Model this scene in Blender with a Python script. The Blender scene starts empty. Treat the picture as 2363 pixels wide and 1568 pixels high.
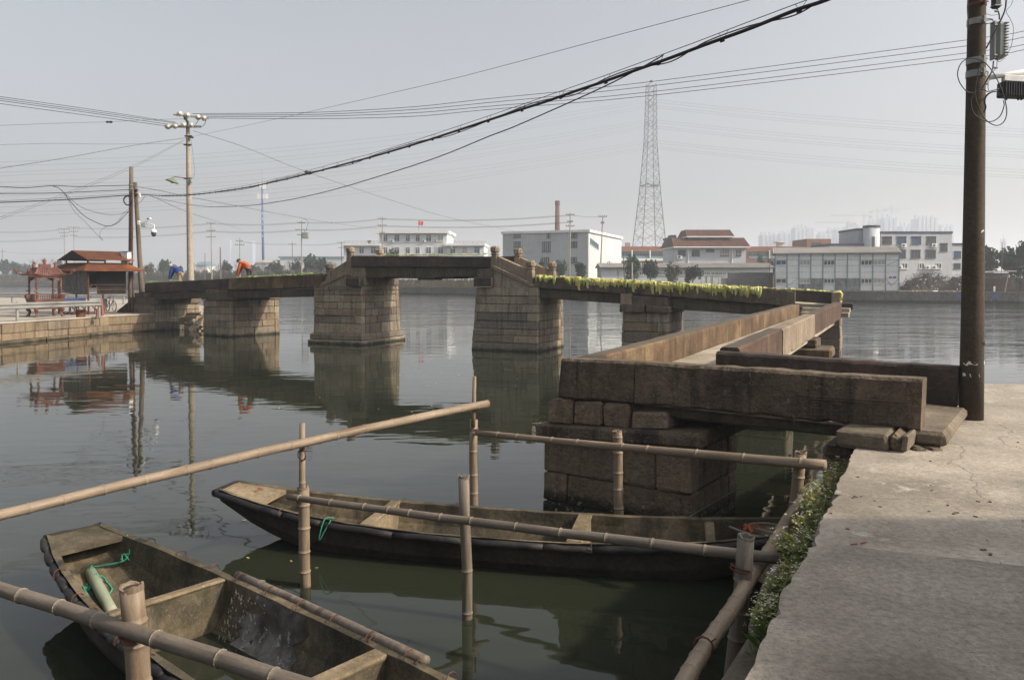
import bpy, bmesh, math, random
from mathutils import Vector, Matrix, noise as mnoise
random.seed(7)
scene = bpy.context.scene
COL = scene.collection
R = math.radians

# ------------------------------------------------------------------ camera, world, sun, exposure
FPX, CAMH, HORV, PITCH = 1810.0, 3.1, 645.0, R(1.6)      # photo frame of 2363 x 1568
V0 = HORV + FPX * math.tan(PITCH)
cam_d = bpy.data.cameras.new('camera')
cam_d.sensor_width = 23.5
cam_d.lens = 23.5 * FPX / 2363.0
cam_d.shift_y = (V0 - 784.0) / 2363.0
cam_d.clip_start, cam_d.clip_end = 0.1, 8000
cam = bpy.data.objects.new('camera', cam_d)
COL.objects.link(cam)
cam.location = (0, 0, CAMH)
cam.rotation_euler = (R(90) - PITCH, 0, 0)
scene.camera = cam

SUN_DIR = Vector((0.780, -0.240, 0.570)).normalized()     # towards the sun
sun_el = math.asin(SUN_DIR.z)
world = bpy.data.worlds.new('World'); scene.world = world
world.use_nodes = True
wn = world.node_tree; wn.nodes.clear()
sky = wn.nodes.new('ShaderNodeTexSky'); sky.sky_type = 'NISHITA'; sky.sun_disc = False
sky.sun_elevation = sun_el
sky.sun_rotation = math.atan2(SUN_DIR.x, SUN_DIR.y)
sky.air_density, sky.dust_density, sky.ozone_density = 1.0, 6.0, 1.0
hs = wn.nodes.new('ShaderNodeHueSaturation'); hs.inputs['Saturation'].default_value = 0.34
bg = wn.nodes.new('ShaderNodeBackground'); bg.inputs['Strength'].default_value = 0.115
wo = wn.nodes.new('ShaderNodeOutputWorld')
wn.links.new(sky.outputs[0], hs.inputs['Color']); wn.links.new(hs.outputs[0], bg.inputs['Color'])
wn.links.new(bg.outputs[0], wo.inputs['Surface'])
sun_d = bpy.data.lights.new('sun', 'SUN'); sun_d.energy = 3.5; sun_d.angle = R(1.5); sun_d.color = (1.0, 0.86, 0.68)
sun = bpy.data.objects.new('sun', sun_d); COL.objects.link(sun)
sun.rotation_euler = SUN_DIR.to_track_quat('Z', 'Y').to_euler(); sun.location = (60, -20, 60)
vs = scene.view_settings
vs.view_transform = 'Standard'; vs.look = 'None'; vs.exposure = 0.72; vs.gamma = 1.0; vs.use_curve_mapping = False
scene.render.engine = 'CYCLES'
cy = scene.cycles
cy.max_bounces = 6; cy.diffuse_bounces = 3; cy.glossy_bounces = 3; cy.transmission_bounces = 4
cy.volume_bounces = 1; cy.transparent_max_bounces = 6; cy.caustics_reflective = False; cy.caustics_refractive = False
cy.use_denoising = True
HAZE_DENSITY = 0.00082

# ------------------------------------------------------------------ placing helpers
def ray(u, v):
    x = (u - 1181.5) / FPX; y = (V0 - v) / FPX
    return Vector((x, math.cos(PITCH) + y * math.sin(PITCH), y * math.cos(PITCH) - math.sin(PITCH)))
EYE = Vector((0, 0, CAMH))
def on(u, v, z):
    d = ray(u, v); return EYE + d * ((z - CAMH) / d.z)
def at(u, v, Y):
    d = ray(u, v); return EYE + d * (Y / d.y)
def V(*a): return Vector(a)
UP = Vector((0, 0, 1))
class Fac:
    """A vertical plane through P running along angle a (degrees, 0 = along +x); n points to the camera side."""
    def __init__(s, P, a=None, d=None):
        s.P = Vector((P[0], P[1], 0))
        s.d = Vector((math.cos(R(a)), math.sin(R(a)), 0)) if d is None else Vector((d[0], d[1], 0)).normalized()
        s.n = Vector((s.d.y, -s.d.x, 0))
    def pt(s, u, v, off=0.0):
        d = ray(u, v); P = s.P + s.n * off
        t = (P - EYE).dot(s.n) / d.dot(s.n)
        return EYE + d * t
    def sz(s, u, v, off=0.0):
        p = s.pt(u, v, off); return (p - s.P).dot(s.d), p.z
    def w(s, a, z, off=0.0):
        p = s.P + s.d * a + s.n * off; return Vector((p.x, p.y, z))

# ------------------------------------------------------------------ mesh builder
class MB:
    def __init__(s): s.v = []; s.f = []
    def add(s, vs, fs):
        k = len(s.v); s.v += [tuple(p) for p in vs]; s.f += [tuple(i + k for i in f) for f in fs]
    def hexa(s, p, ch=0.0):
        p = [Vector(q) for q in p]
        if ch <= 0:
            s.add(p, [(0, 3, 2, 1), (4, 5, 6, 7), (0, 1, 5, 4), (1, 2, 6, 5), (2, 3, 7, 6), (3, 0, 4, 7)]); return
        lx = max((p[1] - p[0]).length, 1e-4); ly = max((p[3] - p[0]).length, 1e-4); lz = max((p[4] - p[0]).length, 1e-4)
        cx, cyy, cz = [min(0.45, ch / l) for l in (lx, ly, lz)]
        def tri(a, b, c):
            return ((p[0] * (1 - a) + p[1] * a) * (1 - b) + (p[3] * (1 - a) + p[2] * a) * b) * (1 - c) + \
                   ((p[4] * (1 - a) + p[5] * a) * (1 - b) + (p[7] * (1 - a) + p[6] * a) * b) * c
        vs = []; idx = {}
        for a in (0, 1):
            for b in (0, 1):
                for c in (0, 1):
                    A = (a, cx if a == 0 else 1 - cx); B = (b, cyy if b == 0 else 1 - cyy); Cc = (c, cz if c == 0 else 1 - cz)
                    for k, (x, y, z) in enumerate(((A[0], B[1], Cc[1]), (A[1], B[0], Cc[1]), (A[1], B[1], Cc[0]))):
                        idx[(a, b, c, k)] = len(vs); vs.append(tri(x, y, z))
        F = []
        I = idx
        for a in (0, 1): F.append((I[a,0,0,0], I[a,1,0,0], I[a,1,1,0], I[a,0,1,0]))
        for b in (0, 1): F.append((I[0,b,0,1], I[1,b,0,1], I[1,b,1,1], I[0,b,1,1]))
        for c in (0, 1): F.append((I[0,0,c,2], I[1,0,c,2], I[1,1,c,2], I[0,1,c,2]))
        for a in (0, 1):
            for b in (0, 1): F.append((I[a,b,0,0], I[a,b,1,0], I[a,b,1,1], I[a,b,0,1]))
        for a in (0, 1):
            for c in (0, 1): F.append((I[a,0,c,0], I[a,1,c,0], I[a,1,c,2], I[a,0,c,2]))
        for b in (0, 1):
            for c in (0, 1): F.append((I[0,b,c,1], I[1,b,c,1], I[1,b,c,2], I[0,b,c,2]))
        for a in (0, 1):
            for b in (0, 1):
                for c in (0, 1): F.append((I[a,b,c,0], I[a,b,c,1], I[a,b,c,2]))
        s.add(vs, F)
    def box(s, c, size, ax=None, ch=0.0, ay=None):
        c = Vector(c); ax = Vector(ax).normalized() if ax is not None else Vector((1, 0, 0))
        if ay is None:
            ay = UP.cross(ax)
            ay = ay.normalized() if ay.length > 1e-5 else Vector((0, 1, 0))
        else: ay = Vector(ay).normalized()
        az = ax.cross(ay)
        X, Y, Z = ax * size[0] / 2, ay * size[1] / 2, az * size[2] / 2
        s.hexa([c-X-Y-Z, c+X-Y-Z, c+X+Y-Z, c-X+Y-Z, c-X-Y+Z, c+X-Y+Z, c+X+Y+Z, c-X+Y+Z], ch)
    def bar(s, a, b, w, h=None, ch=0.0):
        a, b = Vector(a), Vector(b); h = h or w
        s.box((a + b) / 2, ((b - a).length, w, h), b - a, ch)
    def tube(s, pts, r, n=6, cap=True):
        pts = [Vector(p) for p in pts]; m = len(pts)
        rs = r if isinstance(r, (list, tuple)) else [r] * m
        k = len(s.v); prev = None
        for i, p in enumerate(pts):
            t = (pts[min(i + 1, m - 1)] - pts[max(i - 1, 0)])
            t = t.normalized() if t.length > 1e-9 else Vector((0, 0, 1))
            if prev is None:
                a = Vector((0, 0, 1)) if abs(t.z) < 0.9 else Vector((1, 0, 0))
                x = t.cross(a).normalized()
            else:
                x = prev - t * prev.dot(t)
                x = x.normalized() if x.length > 1e-6 else t.orthogonal().normalized()
            prev = x; y = t.cross(x)
            for j in range(n):
                an = 2 * math.pi * j / n
                s.v.append(tuple(p + (x * math.cos(an) + y * math.sin(an)) * rs[i]))
        for i in range(m - 1):
            for j in range(n):
                a = k + i * n + j; b = k + i * n + (j + 1) % n
                s.f.append((a, b, b + n, a + n))
        if cap:
            s.f.append(tuple(k + j for j in reversed(range(n)))); s.f.append(tuple(k + (m - 1) * n + j for j in range(n)))
    def lathe(s, c, prof, n=12, axis=(0, 0, 1), cap=True):
        c = Vector(c); az = Vector(axis).normalized(); ax = az.orthogonal().normalized(); ay = az.cross(ax)
        k = len(s.v)
        for r, z in prof:
            for j in range(n):
                an = 2 * math.pi * j / n
                s.v.append(tuple(c + az * z + (ax * math.cos(an) + ay * math.sin(an)) * r))
        for i in range(len(prof) - 1):
            for j in range(n):
                a = k + i * n + j; b = k + i * n + (j + 1) % n
                s.f.append((a, b, b + n, a + n))
        if cap:
            s.f.append(tuple(k + j for j in reversed(range(n)))); s.f.append(tuple(k + (len(prof) - 1) * n + j for j in range(n)))
    def prism(s, pts, vec):
        pts = [Vector(p) for p in pts]; vec = Vector(vec); n = len(pts)
        s.add(pts + [p + vec for p in pts], [tuple(reversed(range(n))), tuple(range(n, 2 * n))] +
              [(i, (i + 1) % n, n + (i + 1) % n, n + i) for i in range(n)])
    def torus(s, c, r, rr, axis, n=16, m=5, a0=0, a1=2 * math.pi):
        c = Vector(c); az = Vector(axis).normalized(); ax = az.orthogonal().normalized(); ay = az.cross(ax)
        full = abs(a1 - a0 - 2 * math.pi) < 1e-6
        pts = [c + (ax * math.cos(a0 + (a1 - a0) * i / n) + ay * math.sin(a0 + (a1 - a0) * i / n)) * r for i in range(n + 1)]
        s.tube(pts, rr, m, cap=not full)
    def fbox(s, F, u0, v0, u1, v1, d0, d1, ch=0.0):
        """box on facade F between pixel corners, from depth offset d0 to d1 (outwards positive)"""
        um, vm = (u0 + u1) / 2, (v0 + v1) / 2
        a0 = F.sz(u0, vm)[0]; a1 = F.sz(u1, vm)[0]; z0 = F.sz(um, v1)[1]; z1 = F.sz(um, v0)[1]
        s.abox(F, a0, a1, z0, z1, d0, d1, ch)
    def abox(s, F, a0, a1, z0, z1, d0, d1, ch=0.0):
        s.hexa([F.w(a0, z0, d0), F.w(a1, z0, d0), F.w(a1, z0, d1), F.w(a0, z0, d1),
                F.w(a0, z1, d0), F.w(a1, z1, d0), F.w(a1, z1, d1), F.w(a0, z1, d1)], ch)
    def jitter(s, amt, seed=0):
        rnd = random.Random(seed)
        s.v = [tuple(c + rnd.uniform(-amt, amt) for c in p) for p in s.v]
    def build(s, name, mat, parent=None, smooth=False, kind=None, loc=None, fixn=True):
        org = Vector(parent['_org']) if parent is not None and '_org' in parent else (Vector(loc) if loc is not None else Vector((0, 0, 0)))
        me = bpy.data.meshes.new(name)
        me.from_pydata([(p[0] - org.x, p[1] - org.y, p[2] - org.z) for p in s.v], [], s.f)
        if fixn:
            b = bmesh.new(); b.from_mesh(me); bmesh.ops.recalc_face_normals(b, faces=b.faces); b.to_mesh(me); b.free()
        if smooth: me.polygons.foreach_set('use_smooth', [True] * len(me.polygons))
        me.materials.append(mat)
        o = bpy.data.objects.new(name, me); COL.objects.link(o)
        if parent is not None:
            o.parent = parent; o['_org'] = tuple(org)
        else:
            o.location = org; o['_org'] = tuple(org)
        if kind: o['kind'] = kind
        return o

def tag(o, label, cat, group=None):
    o['label'] = label; o['category'] = cat
    if group: o['group'] = group
    return o
def thing(name, label, cat, loc=(0, 0, 0), group=None):
    o = bpy.data.objects.new(name, None); COL.objects.link(o)
    o.location = loc; o['_org'] = tuple(loc); o.empty_display_size = 0.2
    return tag(o, label, cat, group)
def solo(mb, name, mat, label, cat, group=None, loc=None, smooth=False):
    if loc is None:
        xs = [p[0] for p in mb.v]; ys = [p[1] for p in mb.v]; zs = [p[2] for p in mb.v]
        loc = ((min(xs) + max(xs)) / 2, (min(ys) + max(ys)) / 2, min(zs))
    return tag(mb.build(name, mat, None, smooth, None, loc), label, cat, group)
def copy_tree(o, parent=None):
    c = o.copy(); COL.objects.link(c)
    if parent is not None: c.parent = parent
    for ch in list(o.children): copy_tree(ch, c)
    return c
def spline(pts, n=8):
    pts = [Vector(p) for p in pts]; P = [pts[0] * 2 - pts[1]] + pts + [pts[-1] * 2 - pts[-2]]
    out = []
    for i in range(1, len(P) - 2):
        a, b, c, d = P[i - 1], P[i], P[i + 1], P[i + 2]
        for k in range(n):
            t = k / n
            out.append(0.5 * ((2 * b) + (c - a) * t + (2 * a - 5 * b + 4 * c - d) * t * t + (3 * b - a - 3 * c + d) * t ** 3))
    out.append(pts[-1]); return out

# ------------------------------------------------------------------ materials
def pmat(name, c1, c2, scale=3.0, rough=0.85, bump=0.3, bscale=25.0, spec=0.3, rand=None, streak=0.0, algae=None,
         speck=None, metal=0.0, third=None, pits=0.0, moss=None, bdist=0.02, stretch=None, trans=0.0, cracks=0.0, lichen=None, grain=None, topdark=None):
    if grain is None: grain = 0.7 if bump > 0.12 else 0.2
    m = bpy.data.materials.new(name); m.use_nodes = True
    t = m.node_tree; N = t.nodes; L = t.links
    bs = N['Principled BSDF']
    bs.inputs['Roughness'].default_value = rough
    bs.inputs['Metallic'].default_value = metal
    bs.inputs['Specular IOR Level'].default_value = spec
    tc = N.new('ShaderNodeTexCoord'); co = tc.outputs['Object']
    oi = N.new('ShaderNodeObjectInfo')
    ad = N.new('ShaderNodeVectorMath'); ad.operation = 'ADD'
    sc = N.new('ShaderNodeMath'); sc.operation = 'MULTIPLY'; sc.inputs[1].default_value = 37.0
    L.new(oi.outputs['Random'], sc.inputs[0]); L.new(co, ad.inputs[0]); L.new(sc.outputs[0], ad.inputs[1])
    co2 = ad.outputs[0] if rand else co
    if stretch:
        mp0 = N.new('ShaderNodeMapping'); mp0.inputs['Scale'].default_value = stretch
        L.new(co2, mp0.inputs['Vector']); co2 = mp0.outputs[0]
    def noise(s, d=4.0, r=0.6, vec=None):
        n = N.new('ShaderNodeTexNoise'); n.inputs['Scale'].default_value = s; n.inputs['Detail'].default_value = d
        n.inputs['Roughness'].default_value = r; L.new(vec or co2, n.inputs['Vector']); return n.outputs['Fac']
    def ramp(fac, a, b):
        r = N.new('ShaderNodeMapRange'); r.inputs['From Min'].default_value = a; r.inputs['From Max'].default_value = b
        L.new(fac, r.inputs['Value']); return r.outputs[0]
    def mix(fac, a, b, mode='MIX'):
        x = N.new('ShaderNodeMix'); x.data_type = 'RGBA'; x.blend_type = mode
        if isinstance(fac, float): x.inputs[0].default_value = fac
        else: L.new(fac, x.inputs[0])
        for i, q in ((6, a), (7, b)):
            if isinstance(q, (tuple, list)): x.inputs[i].default_value = (*q[:3], 1)
            else: L.new(q, x.inputs[i])
        return x.outputs[2]
    col = mix(ramp(noise(scale), 0.32, 0.68), c1, c2)
    if third: col = mix(ramp(noise(scale * 0.37, 3.0), 0.52, 0.66), col, third)
    if rand:                                     # every piece of its own tone
        cr = N.new('ShaderNodeValToRGB'); e = cr.color_ramp.elements
        cr.color_ramp.interpolation = 'LINEAR'
        e[0].color = (*rand[0], 1); e[1].color = (*rand[-1], 1)
        for i, q in enumerate(rand[1:-1]):
            k = e.new((i + 1) / (len(rand) - 1)); k.color = (*q, 1)
        L.new(oi.outputs['Random'], cr.inputs[0])
        col = mix(0.75, col, cr.outputs[0])
    if speck: col = mix(ramp(noise(bscale * 3.5, 2.0), 0.60, 0.72), col, speck)
    fine = ramp(noise(bscale, 5.0, 0.7), 0.25, 0.75)
    col = mix(grain, col, mix(fine, (0.38, 0.36, 0.34), (1.5, 1.48, 1.45)), 'MULTIPLY')
    big = ramp(noise(max(0.15, scale * 0.3), 3.0, 0.55), 0.3, 0.7)
    col = mix(0.5 if grain > 0.5 else 0.15, col, mix(big, (0.62, 0.6, 0.58), (1.3, 1.28, 1.25)), 'MULTIPLY')
    if streak > 0:
        mp = N.new('ShaderNodeMapping'); mp.inputs['Scale'].default_value = (5.0, 5.0, 0.45)
        L.new(co, mp.inputs['Vector'])
        sf = ramp(noise(1.0, 5.0, 0.65, mp.outputs[0]), 0.5, 0.68)
        ml = N.new('ShaderNodeMath'); ml.operation = 'MULTIPLY'; ml.inputs[1].default_value = streak; L.new(sf, ml.inputs[0])
        col = mix(ml.outputs[0], col, (0.018, 0.016, 0.014))
    geo = N.new('ShaderNodeNewGeometry'); sp = N.new('ShaderNodeSeparateXYZ'); L.new(geo.outputs['Position'], sp.inputs[0])
    if moss:
        nz = N.new('ShaderNodeSeparateXYZ'); L.new(geo.outputs['Normal'], nz.inputs[0])
        mm = N.new('ShaderNodeMath'); mm.operation = 'MULTIPLY'
        L.new(ramp(noise(scale * 1.7, 5.0), 0.5, 0.7), mm.inputs[0]); mm.inputs[1].default_value = 0.75
        col = mix(mm.outputs[0], col, moss)
    if algae is not None:
        nn = N.new('ShaderNodeMath'); nn.operation = 'MULTIPLY_ADD'
        L.new(noise(2.2, 5.0, 0.7, geo.outputs['Position']), nn.inputs[0]); nn.inputs[1].default_value = 0.35
        L.new(sp.outputs['Z'], nn.inputs[2])
        col = mix(ramp(nn.outputs[0], algae + 0.24, algae + 0.10), col, (0.020, 0.019, 0.012))
    if topdark:           # weathered grey crust on the walked and sat-on upper faces
        nzt = N.new('ShaderNodeSeparateXYZ'); L.new(geo.outputs['True Normal'], nzt.inputs[0])
        tm = N.new('ShaderNodeMath'); tm.operation = 'MULTIPLY'; L.new(ramp(nzt.outputs['Z'], 0.75, 0.95), tm.inputs[0]); L.new(ramp(noise(scale * 2, 4.0), 0.25, 0.6), tm.inputs[1])
        col = mix(tm.outputs[0], col, topdark)
    if lichen:
        col = mix(ramp(noise(bscale * 0.8, 5.0, 0.75), 0.58, 0.67), col, lichen)
    if cracks > 0:
        ns = N.new('ShaderNodeTexNoise'); ns.inputs['Scale'].default_value = 1.6; ns.inputs['Detail'].default_value = 5.0; L.new(co, ns.inputs['Vector'])
        av = N.new('ShaderNodeVectorMath'); av.operation = 'MULTIPLY_ADD'; av.inputs[1].default_value = (0.55, 0.55, 0.55); L.new(ns.outputs['Color'], av.inputs[0]); L.new(co, av.inputs[2])
        vc = N.new('ShaderNodeTexVoronoi'); vc.feature = 'DISTANCE_TO_EDGE'; vc.inputs['Scale'].default_value = 0.42; L.new(av.outputs[0], vc.inputs['Vector'])
        ck = N.new('ShaderNodeMath'); ck.operation = 'MULTIPLY'; ck.inputs[1].default_value = cracks
        L.new(ramp(vc.outputs['Distance'], 0.0055, 0.001), ck.inputs[0]); col = mix(ck.outputs[0], col, (0.05, 0.043, 0.035))
        col = mix(ramp(noise(0.55, 6.0, 0.7), 0.52, 0.74), col, (0.17, 0.152, 0.128))
        col = mix(ramp(noise(2.6, 6.0, 0.75), 0.60, 0.70), col, (0.40, 0.37, 0.32))
    L.new(col, bs.inputs['Base Color'])
    if trans > 0:
        tr = N.new('ShaderNodeBsdfTranslucent'); L.new(col, tr.inputs['Color'])
        ms = N.new('ShaderNodeMixShader'); ms.inputs[0].default_value = trans
        out = N['Material Output']
        L.new(bs.outputs[0], ms.inputs[1]); L.new(tr.outputs[0], ms.inputs[2]); L.new(ms.outputs[0], out.inputs['Surface'])
    if bump > 0:
        bp = N.new('ShaderNodeBump'); bp.inputs['Strength'].default_value = bump; bp.inputs['Distance'].default_value = bdist
        h = noise(bscale, 6.0, 0.65)
        if pits > 0:
            vo = N.new('ShaderNodeTexVoronoi'); vo.inputs['Scale'].default_value = bscale * 1.1; L.new(co2, vo.inputs['Vector'])
            pr = ramp(vo.outputs['Distance'], 0.0, 0.35)
            a2 = N.new('ShaderNodeMath'); a2.operation = 'MULTIPLY_ADD'; a2.inputs[1].default_value = pits
            L.new(pr, a2.inputs[0]); L.new(h, a2.inputs[2]); h = a2.outputs[0]
        L.new(h, bp.inputs['Height']); L.new(bp.outputs[0], bs.inputs['Normal'])
    return m

M = {}
TONES = [(0.125, 0.112, 0.092), (0.235, 0.2, 0.145), (0.18, 0.132, 0.088), (0.27, 0.235, 0.175), (0.12, 0.115, 0.108), (0.215, 0.165, 0.11), (0.31, 0.272, 0.205), (0.165, 0.145, 0.11)]
M['stone'] = pmat('weathered_stone', (0.13, 0.107, 0.08), (0.28, 0.225, 0.165), 2.6, 0.9, 0.9, 13, rand=TONES, streak=0.55, algae=0.10, pits=0.25, speck=(0.07, 0.06, 0.05), bdist=0.03)
M['core'] = pmat('mortar_core', (0.035, 0.03, 0.024), (0.06, 0.05, 0.04), 3, 0.95, 0.3, 20)
M['slab'] = pmat('parapet_stone', (0.082, 0.062, 0.045), (0.155, 0.12, 0.086), 2.4, 0.9, 1.0, 15, streak=0.8, pits=0.45, third=(0.045, 0.036, 0.029), lichen=(0.17, 0.15, 0.115), speck=(0.028, 0.024, 0.02), bdist=0.03)
M['slab_tan'] = pmat('tan_parapet_stone', (0.17, 0.135, 0.10), (0.27, 0.222, 0.165), 1.6, 0.9, 0.6, 18, streak=0.4, pits=0.2, speck=(0.1, 0.085, 0.07), bdist=0.02)
M['slab_brown'] = pmat('brown_parapet_stone', (0.072, 0.045, 0.027), (0.135, 0.09, 0.052), 2.2, 0.9, 0.7, 18, streak=0.75, pits=0.25, third=(0.19, 0.135, 0.075), bdist=0.02, topdark=(0.085, 0.075, 0.06))
M['slab_dark'] = pmat('dark_parapet_stone', (0.030, 0.024, 0.021), (0.06, 0.047, 0.04), 2.0, 0.9, 0.8, 15, streak=0.6, pits=0.25, third=(0.085, 0.058, 0.048), bdist=0.03)
M['deck'] = pmat('deck_stone', (0.30, 0.265, 0.215), (0.38, 0.34, 0.28), 2.0, 0.9, 0.4, 22, third=(0.24, 0.21, 0.16))
M['beam'] = pmat('beam_stone', (0.055, 0.045, 0.033), (0.10, 0.08, 0.056), 1.5, 0.92, 0.6, 12, streak=0.7, bdist=0.03)
M['concrete'] = pmat('dock_concrete', (0.275, 0.247, 0.208), (0.37, 0.338, 0.292), 1.3, 0.9, 0.6, 26, third=(0.175, 0.155, 0.128), speck=(0.14, 0.122, 0.1), bdist=0.014, cracks=0.45)
M['ledge'] = pmat('ledge_stone', (0.10, 0.085, 0.065), (0.19, 0.16, 0.12), 3, 0.92, 0.8, 18, pits=0.3, bdist=0.02)
M['quay'] = pmat('quay_paving', (0.30, 0.275, 0.24), (0.36, 0.33, 0.29), 0.8, 0.9, 0.2, 15)
M['quaystone'] = pmat('quay_stone', (0.15, 0.115, 0.078), (0.26, 0.2, 0.13), 1.5, 0.9, 0.5, 12, rand=[(0.17, 0.13, 0.09), (0.22, 0.165, 0.105), (0.17, 0.14, 0.11), (0.2, 0.155, 0.1), (0.15, 0.12, 0.09)], streak=0.6, algae=0.10, bdist=0.03)
M['bankwall'] = pmat('far_bank_stone', (0.10, 0.093, 0.084), (0.155, 0.143, 0.13), 0.6, 0.9, 0.3, 3, streak=0.3, algae=0.3)
M['ground'] = pmat('far_ground', (0.06, 0.05, 0.032), (0.095, 0.075, 0.048), 0.08, 0.95, 0.2, 0.6, third=(0.042, 0.05, 0.022))
M['bamboo'] = pmat('weathered_bamboo', (0.165, 0.124, 0.085), (0.275, 0.22, 0.163), 2.4, 0.6, 0.35, 40, third=(0.12, 0.078, 0.045), spec=0.4, algae=-0.02, stretch=(9, 9, 0.8), streak=0.35, bdist=0.006)
M['bamboo_g'] = pmat('grey_bamboo', (0.115, 0.095, 0.077), (0.2, 0.172, 0.143), 2.4, 0.65, 0.35, 40, third=(0.085, 0.064, 0.046), spec=0.35, stretch=(9, 9, 0.8), streak=0.45, bdist=0.006)
M['node'] = pmat('bamboo_node', (0.15, 0.115, 0.08), (0.32, 0.27, 0.2), 8, 0.7, 0.1, 40)
M['boat'] = pmat('cement_hull', (0.040, 0.035, 0.024), (0.11, 0.092, 0.062), 2.2, 0.9, 0.7, 20, streak=0.7, pits=0.15, third=(0.17, 0.135, 0.088), speck=(0.19, 0.175, 0.145), moss=(0.03, 0.03, 0.014), bdist=0.012)
M['boat_tan'] = pmat('tan_cement', (0.14, 0.108, 0.068), (0.25, 0.2, 0.13), 3.0, 0.9, 0.6, 20, third=(0.085, 0.07, 0.043), speck=(0.3, 0.27, 0.22), bdist=0.012)
M['hull_out'] = pmat('tarred_hull', (0.022, 0.018, 0.014), (0.055, 0.046, 0.035), 2, 0.85, 0.4, 20, streak=0.3)
M['patch'] = pmat('cement_patch', (0.075, 0.075, 0.073), (0.2, 0.197, 0.188), 4.0, 0.95, 0.9, 14, streak=0.6, third=(0.045, 0.042, 0.036), lichen=(0.3, 0.3, 0.29), bdist=0.015)
M['lime'] = pmat('lime_splash', (0.5, 0.5, 0.48), (0.62, 0.62, 0.6), 5, 0.9, 0.2, 20)
M['rubber'] = pmat('tyre_rubber', (0.008, 0.008, 0.009), (0.018, 0.017, 0.017), 5, 0.6, 0.8, 16, spec=0.35, third=(0.035, 0.032, 0.029), bdist=0.012)
M['leaf_y'] = pmat('wilted_leaf', (0.50, 0.52, 0.13), (0.72, 0.70, 0.28), 9, 0.6, 0.0, 25, rand=[(0.20, 0.30, 0.05), (0.70, 0.66, 0.24), (0.80, 0.74, 0.36), (0.36, 0.44, 0.10), (0.78, 0.60, 0.2), (0.52, 0.55, 0.15), (0.84, 0.80, 0.45)], trans=0.22, grain=0.1)
M['leaf_g'] = pmat('fresh_leaf', (0.09, 0.16, 0.04), (0.24, 0.36, 0.1), 9, 0.55, 0.0, 25, rand=[(0.03, 0.07, 0.02), (0.34, 0.44, 0.14), (0.08, 0.16, 0.04), (0.52, 0.6, 0.3), (0.14, 0.24, 0.06)], trans=0.2, grain=0.1)
M['weed'] = pmat('weed_leaf', (0.11, 0.145, 0.025), (0.25, 0.26, 0.06), 9, 0.6, 0.0, 20, third=(0.21, 0.19, 0.05), trans=0.35)
M['grass'] = pmat('grass_blade', (0.05, 0.10, 0.015), (0.10, 0.17, 0.03), 4, 0.6, 0.0, 20, trans=0.3)
M['petal'] = pmat('white_petal', (0.6, 0.6, 0.48), (0.7, 0.7, 0.58), 4, 0.7, 0.0, 20)
M['rust'] = pmat('rusted_sheet', (0.072, 0.024, 0.011), (0.125, 0.042, 0.017), 1.3, 0.8, 0.3, 10, third=(0.19, 0.068, 0.02), streak=0.25)
M['rustdark'] = pmat('rusted_iron', (0.07, 0.032, 0.02), (0.12, 0.05, 0.03), 3, 0.8, 0.2, 12)
M['burner'] = pmat('red_painted_iron', (0.085, 0.03, 0.021), (0.135, 0.05, 0.034), 4, 0.6, 0.3, 14, spec=0.45, third=(0.175, 0.075, 0.05), streak=0.2)
M['tarp'] = pmat('grey_canvas', (0.12, 0.12, 0.115), (0.19, 0.188, 0.18), 1.0, 0.9, 0.3, 6, streak=0.6)
M['blackboard'] = pmat('black_canvas', (0.012, 0.012, 0.012), (0.022, 0.02, 0.02), 2, 0.9, 0.2, 8)
M['galv'] = pmat('galvanised_steel', (0.17, 0.18, 0.175), (0.25, 0.26, 0.255), 2, 0.5, 0.1, 14, spec=0.5, metal=0.3, third=(0.28, 0.27, 0.25))
M['pole'] = pmat('pole_concrete', (0.04, 0.031, 0.023), (0.068, 0.052, 0.037), 1.5, 0.9, 0.3, 24, streak=0.45, third=(0.105, 0.08, 0.055))
M['polegrey'] = pmat('pale_pole_concrete', (0.26, 0.23, 0.19), (0.34, 0.305, 0.255), 0.8, 0.9, 0.2, 12, streak=0.2)
M['polewood'] = pmat('old_pole', (0.10, 0.082, 0.066), (0.15, 0.125, 0.1), 1.2, 0.9, 0.3, 14, streak=0.5)
M['black'] = pmat('black_cable', (0.012, 0.012, 0.014), (0.02, 0.02, 0.022), 3, 0.55, 0.0)
M['wire'] = pmat('grey_wire', (0.06, 0.06, 0.068), (0.09, 0.09, 0.1), 3, 0.6, 0.0)
M['porcelain'] = pmat('porcelain', (0.42, 0.40, 0.35), (0.52, 0.5, 0.45), 3, 0.3, 0.0, spec=0.6)
M['white'] = pmat('white_paint', (0.66, 0.66, 0.64), (0.74, 0.74, 0.72), 0.6, 0.7, 0.05, 6, streak=0.12)
M['whitewall'] = pmat('white_wall', (0.55, 0.57, 0.59), (0.62, 0.64, 0.65), 0.12, 0.85, 0.05, 2, streak=0.10)
M['metalwall'] = pmat('white_metal_cladding', (0.42, 0.45, 0.46), (0.50, 0.53, 0.54), 0.15, 0.7, 0.05, 2, streak=0.14)
M['prefab'] = pmat('prefab_panel', (0.66, 0.68, 0.69), (0.74, 0.76, 0.76), 0.4, 0.65, 0.05, 3, streak=0.1, rand=[(0.66, 0.69, 0.7), (0.74, 0.76, 0.77), (0.62, 0.65, 0.66), (0.75, 0.77, 0.77)])
M['soot'] = pmat('sooty_panel', (0.12, 0.12, 0.12), (0.3, 0.31, 0.32), 0.9, 0.8, 0.05, 3, streak=0.6)
M['teal'] = pmat('blue_grey_trim', (0.12, 0.2, 0.24), (0.17, 0.26, 0.3), 1, 0.6, 0.0)
M['tilewall'] = pmat('pale_tile_wall', (0.41, 0.43, 0.46), (0.49, 0.51, 0.54), 0.2, 0.8, 0.1, 3, streak=0.15)
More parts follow.
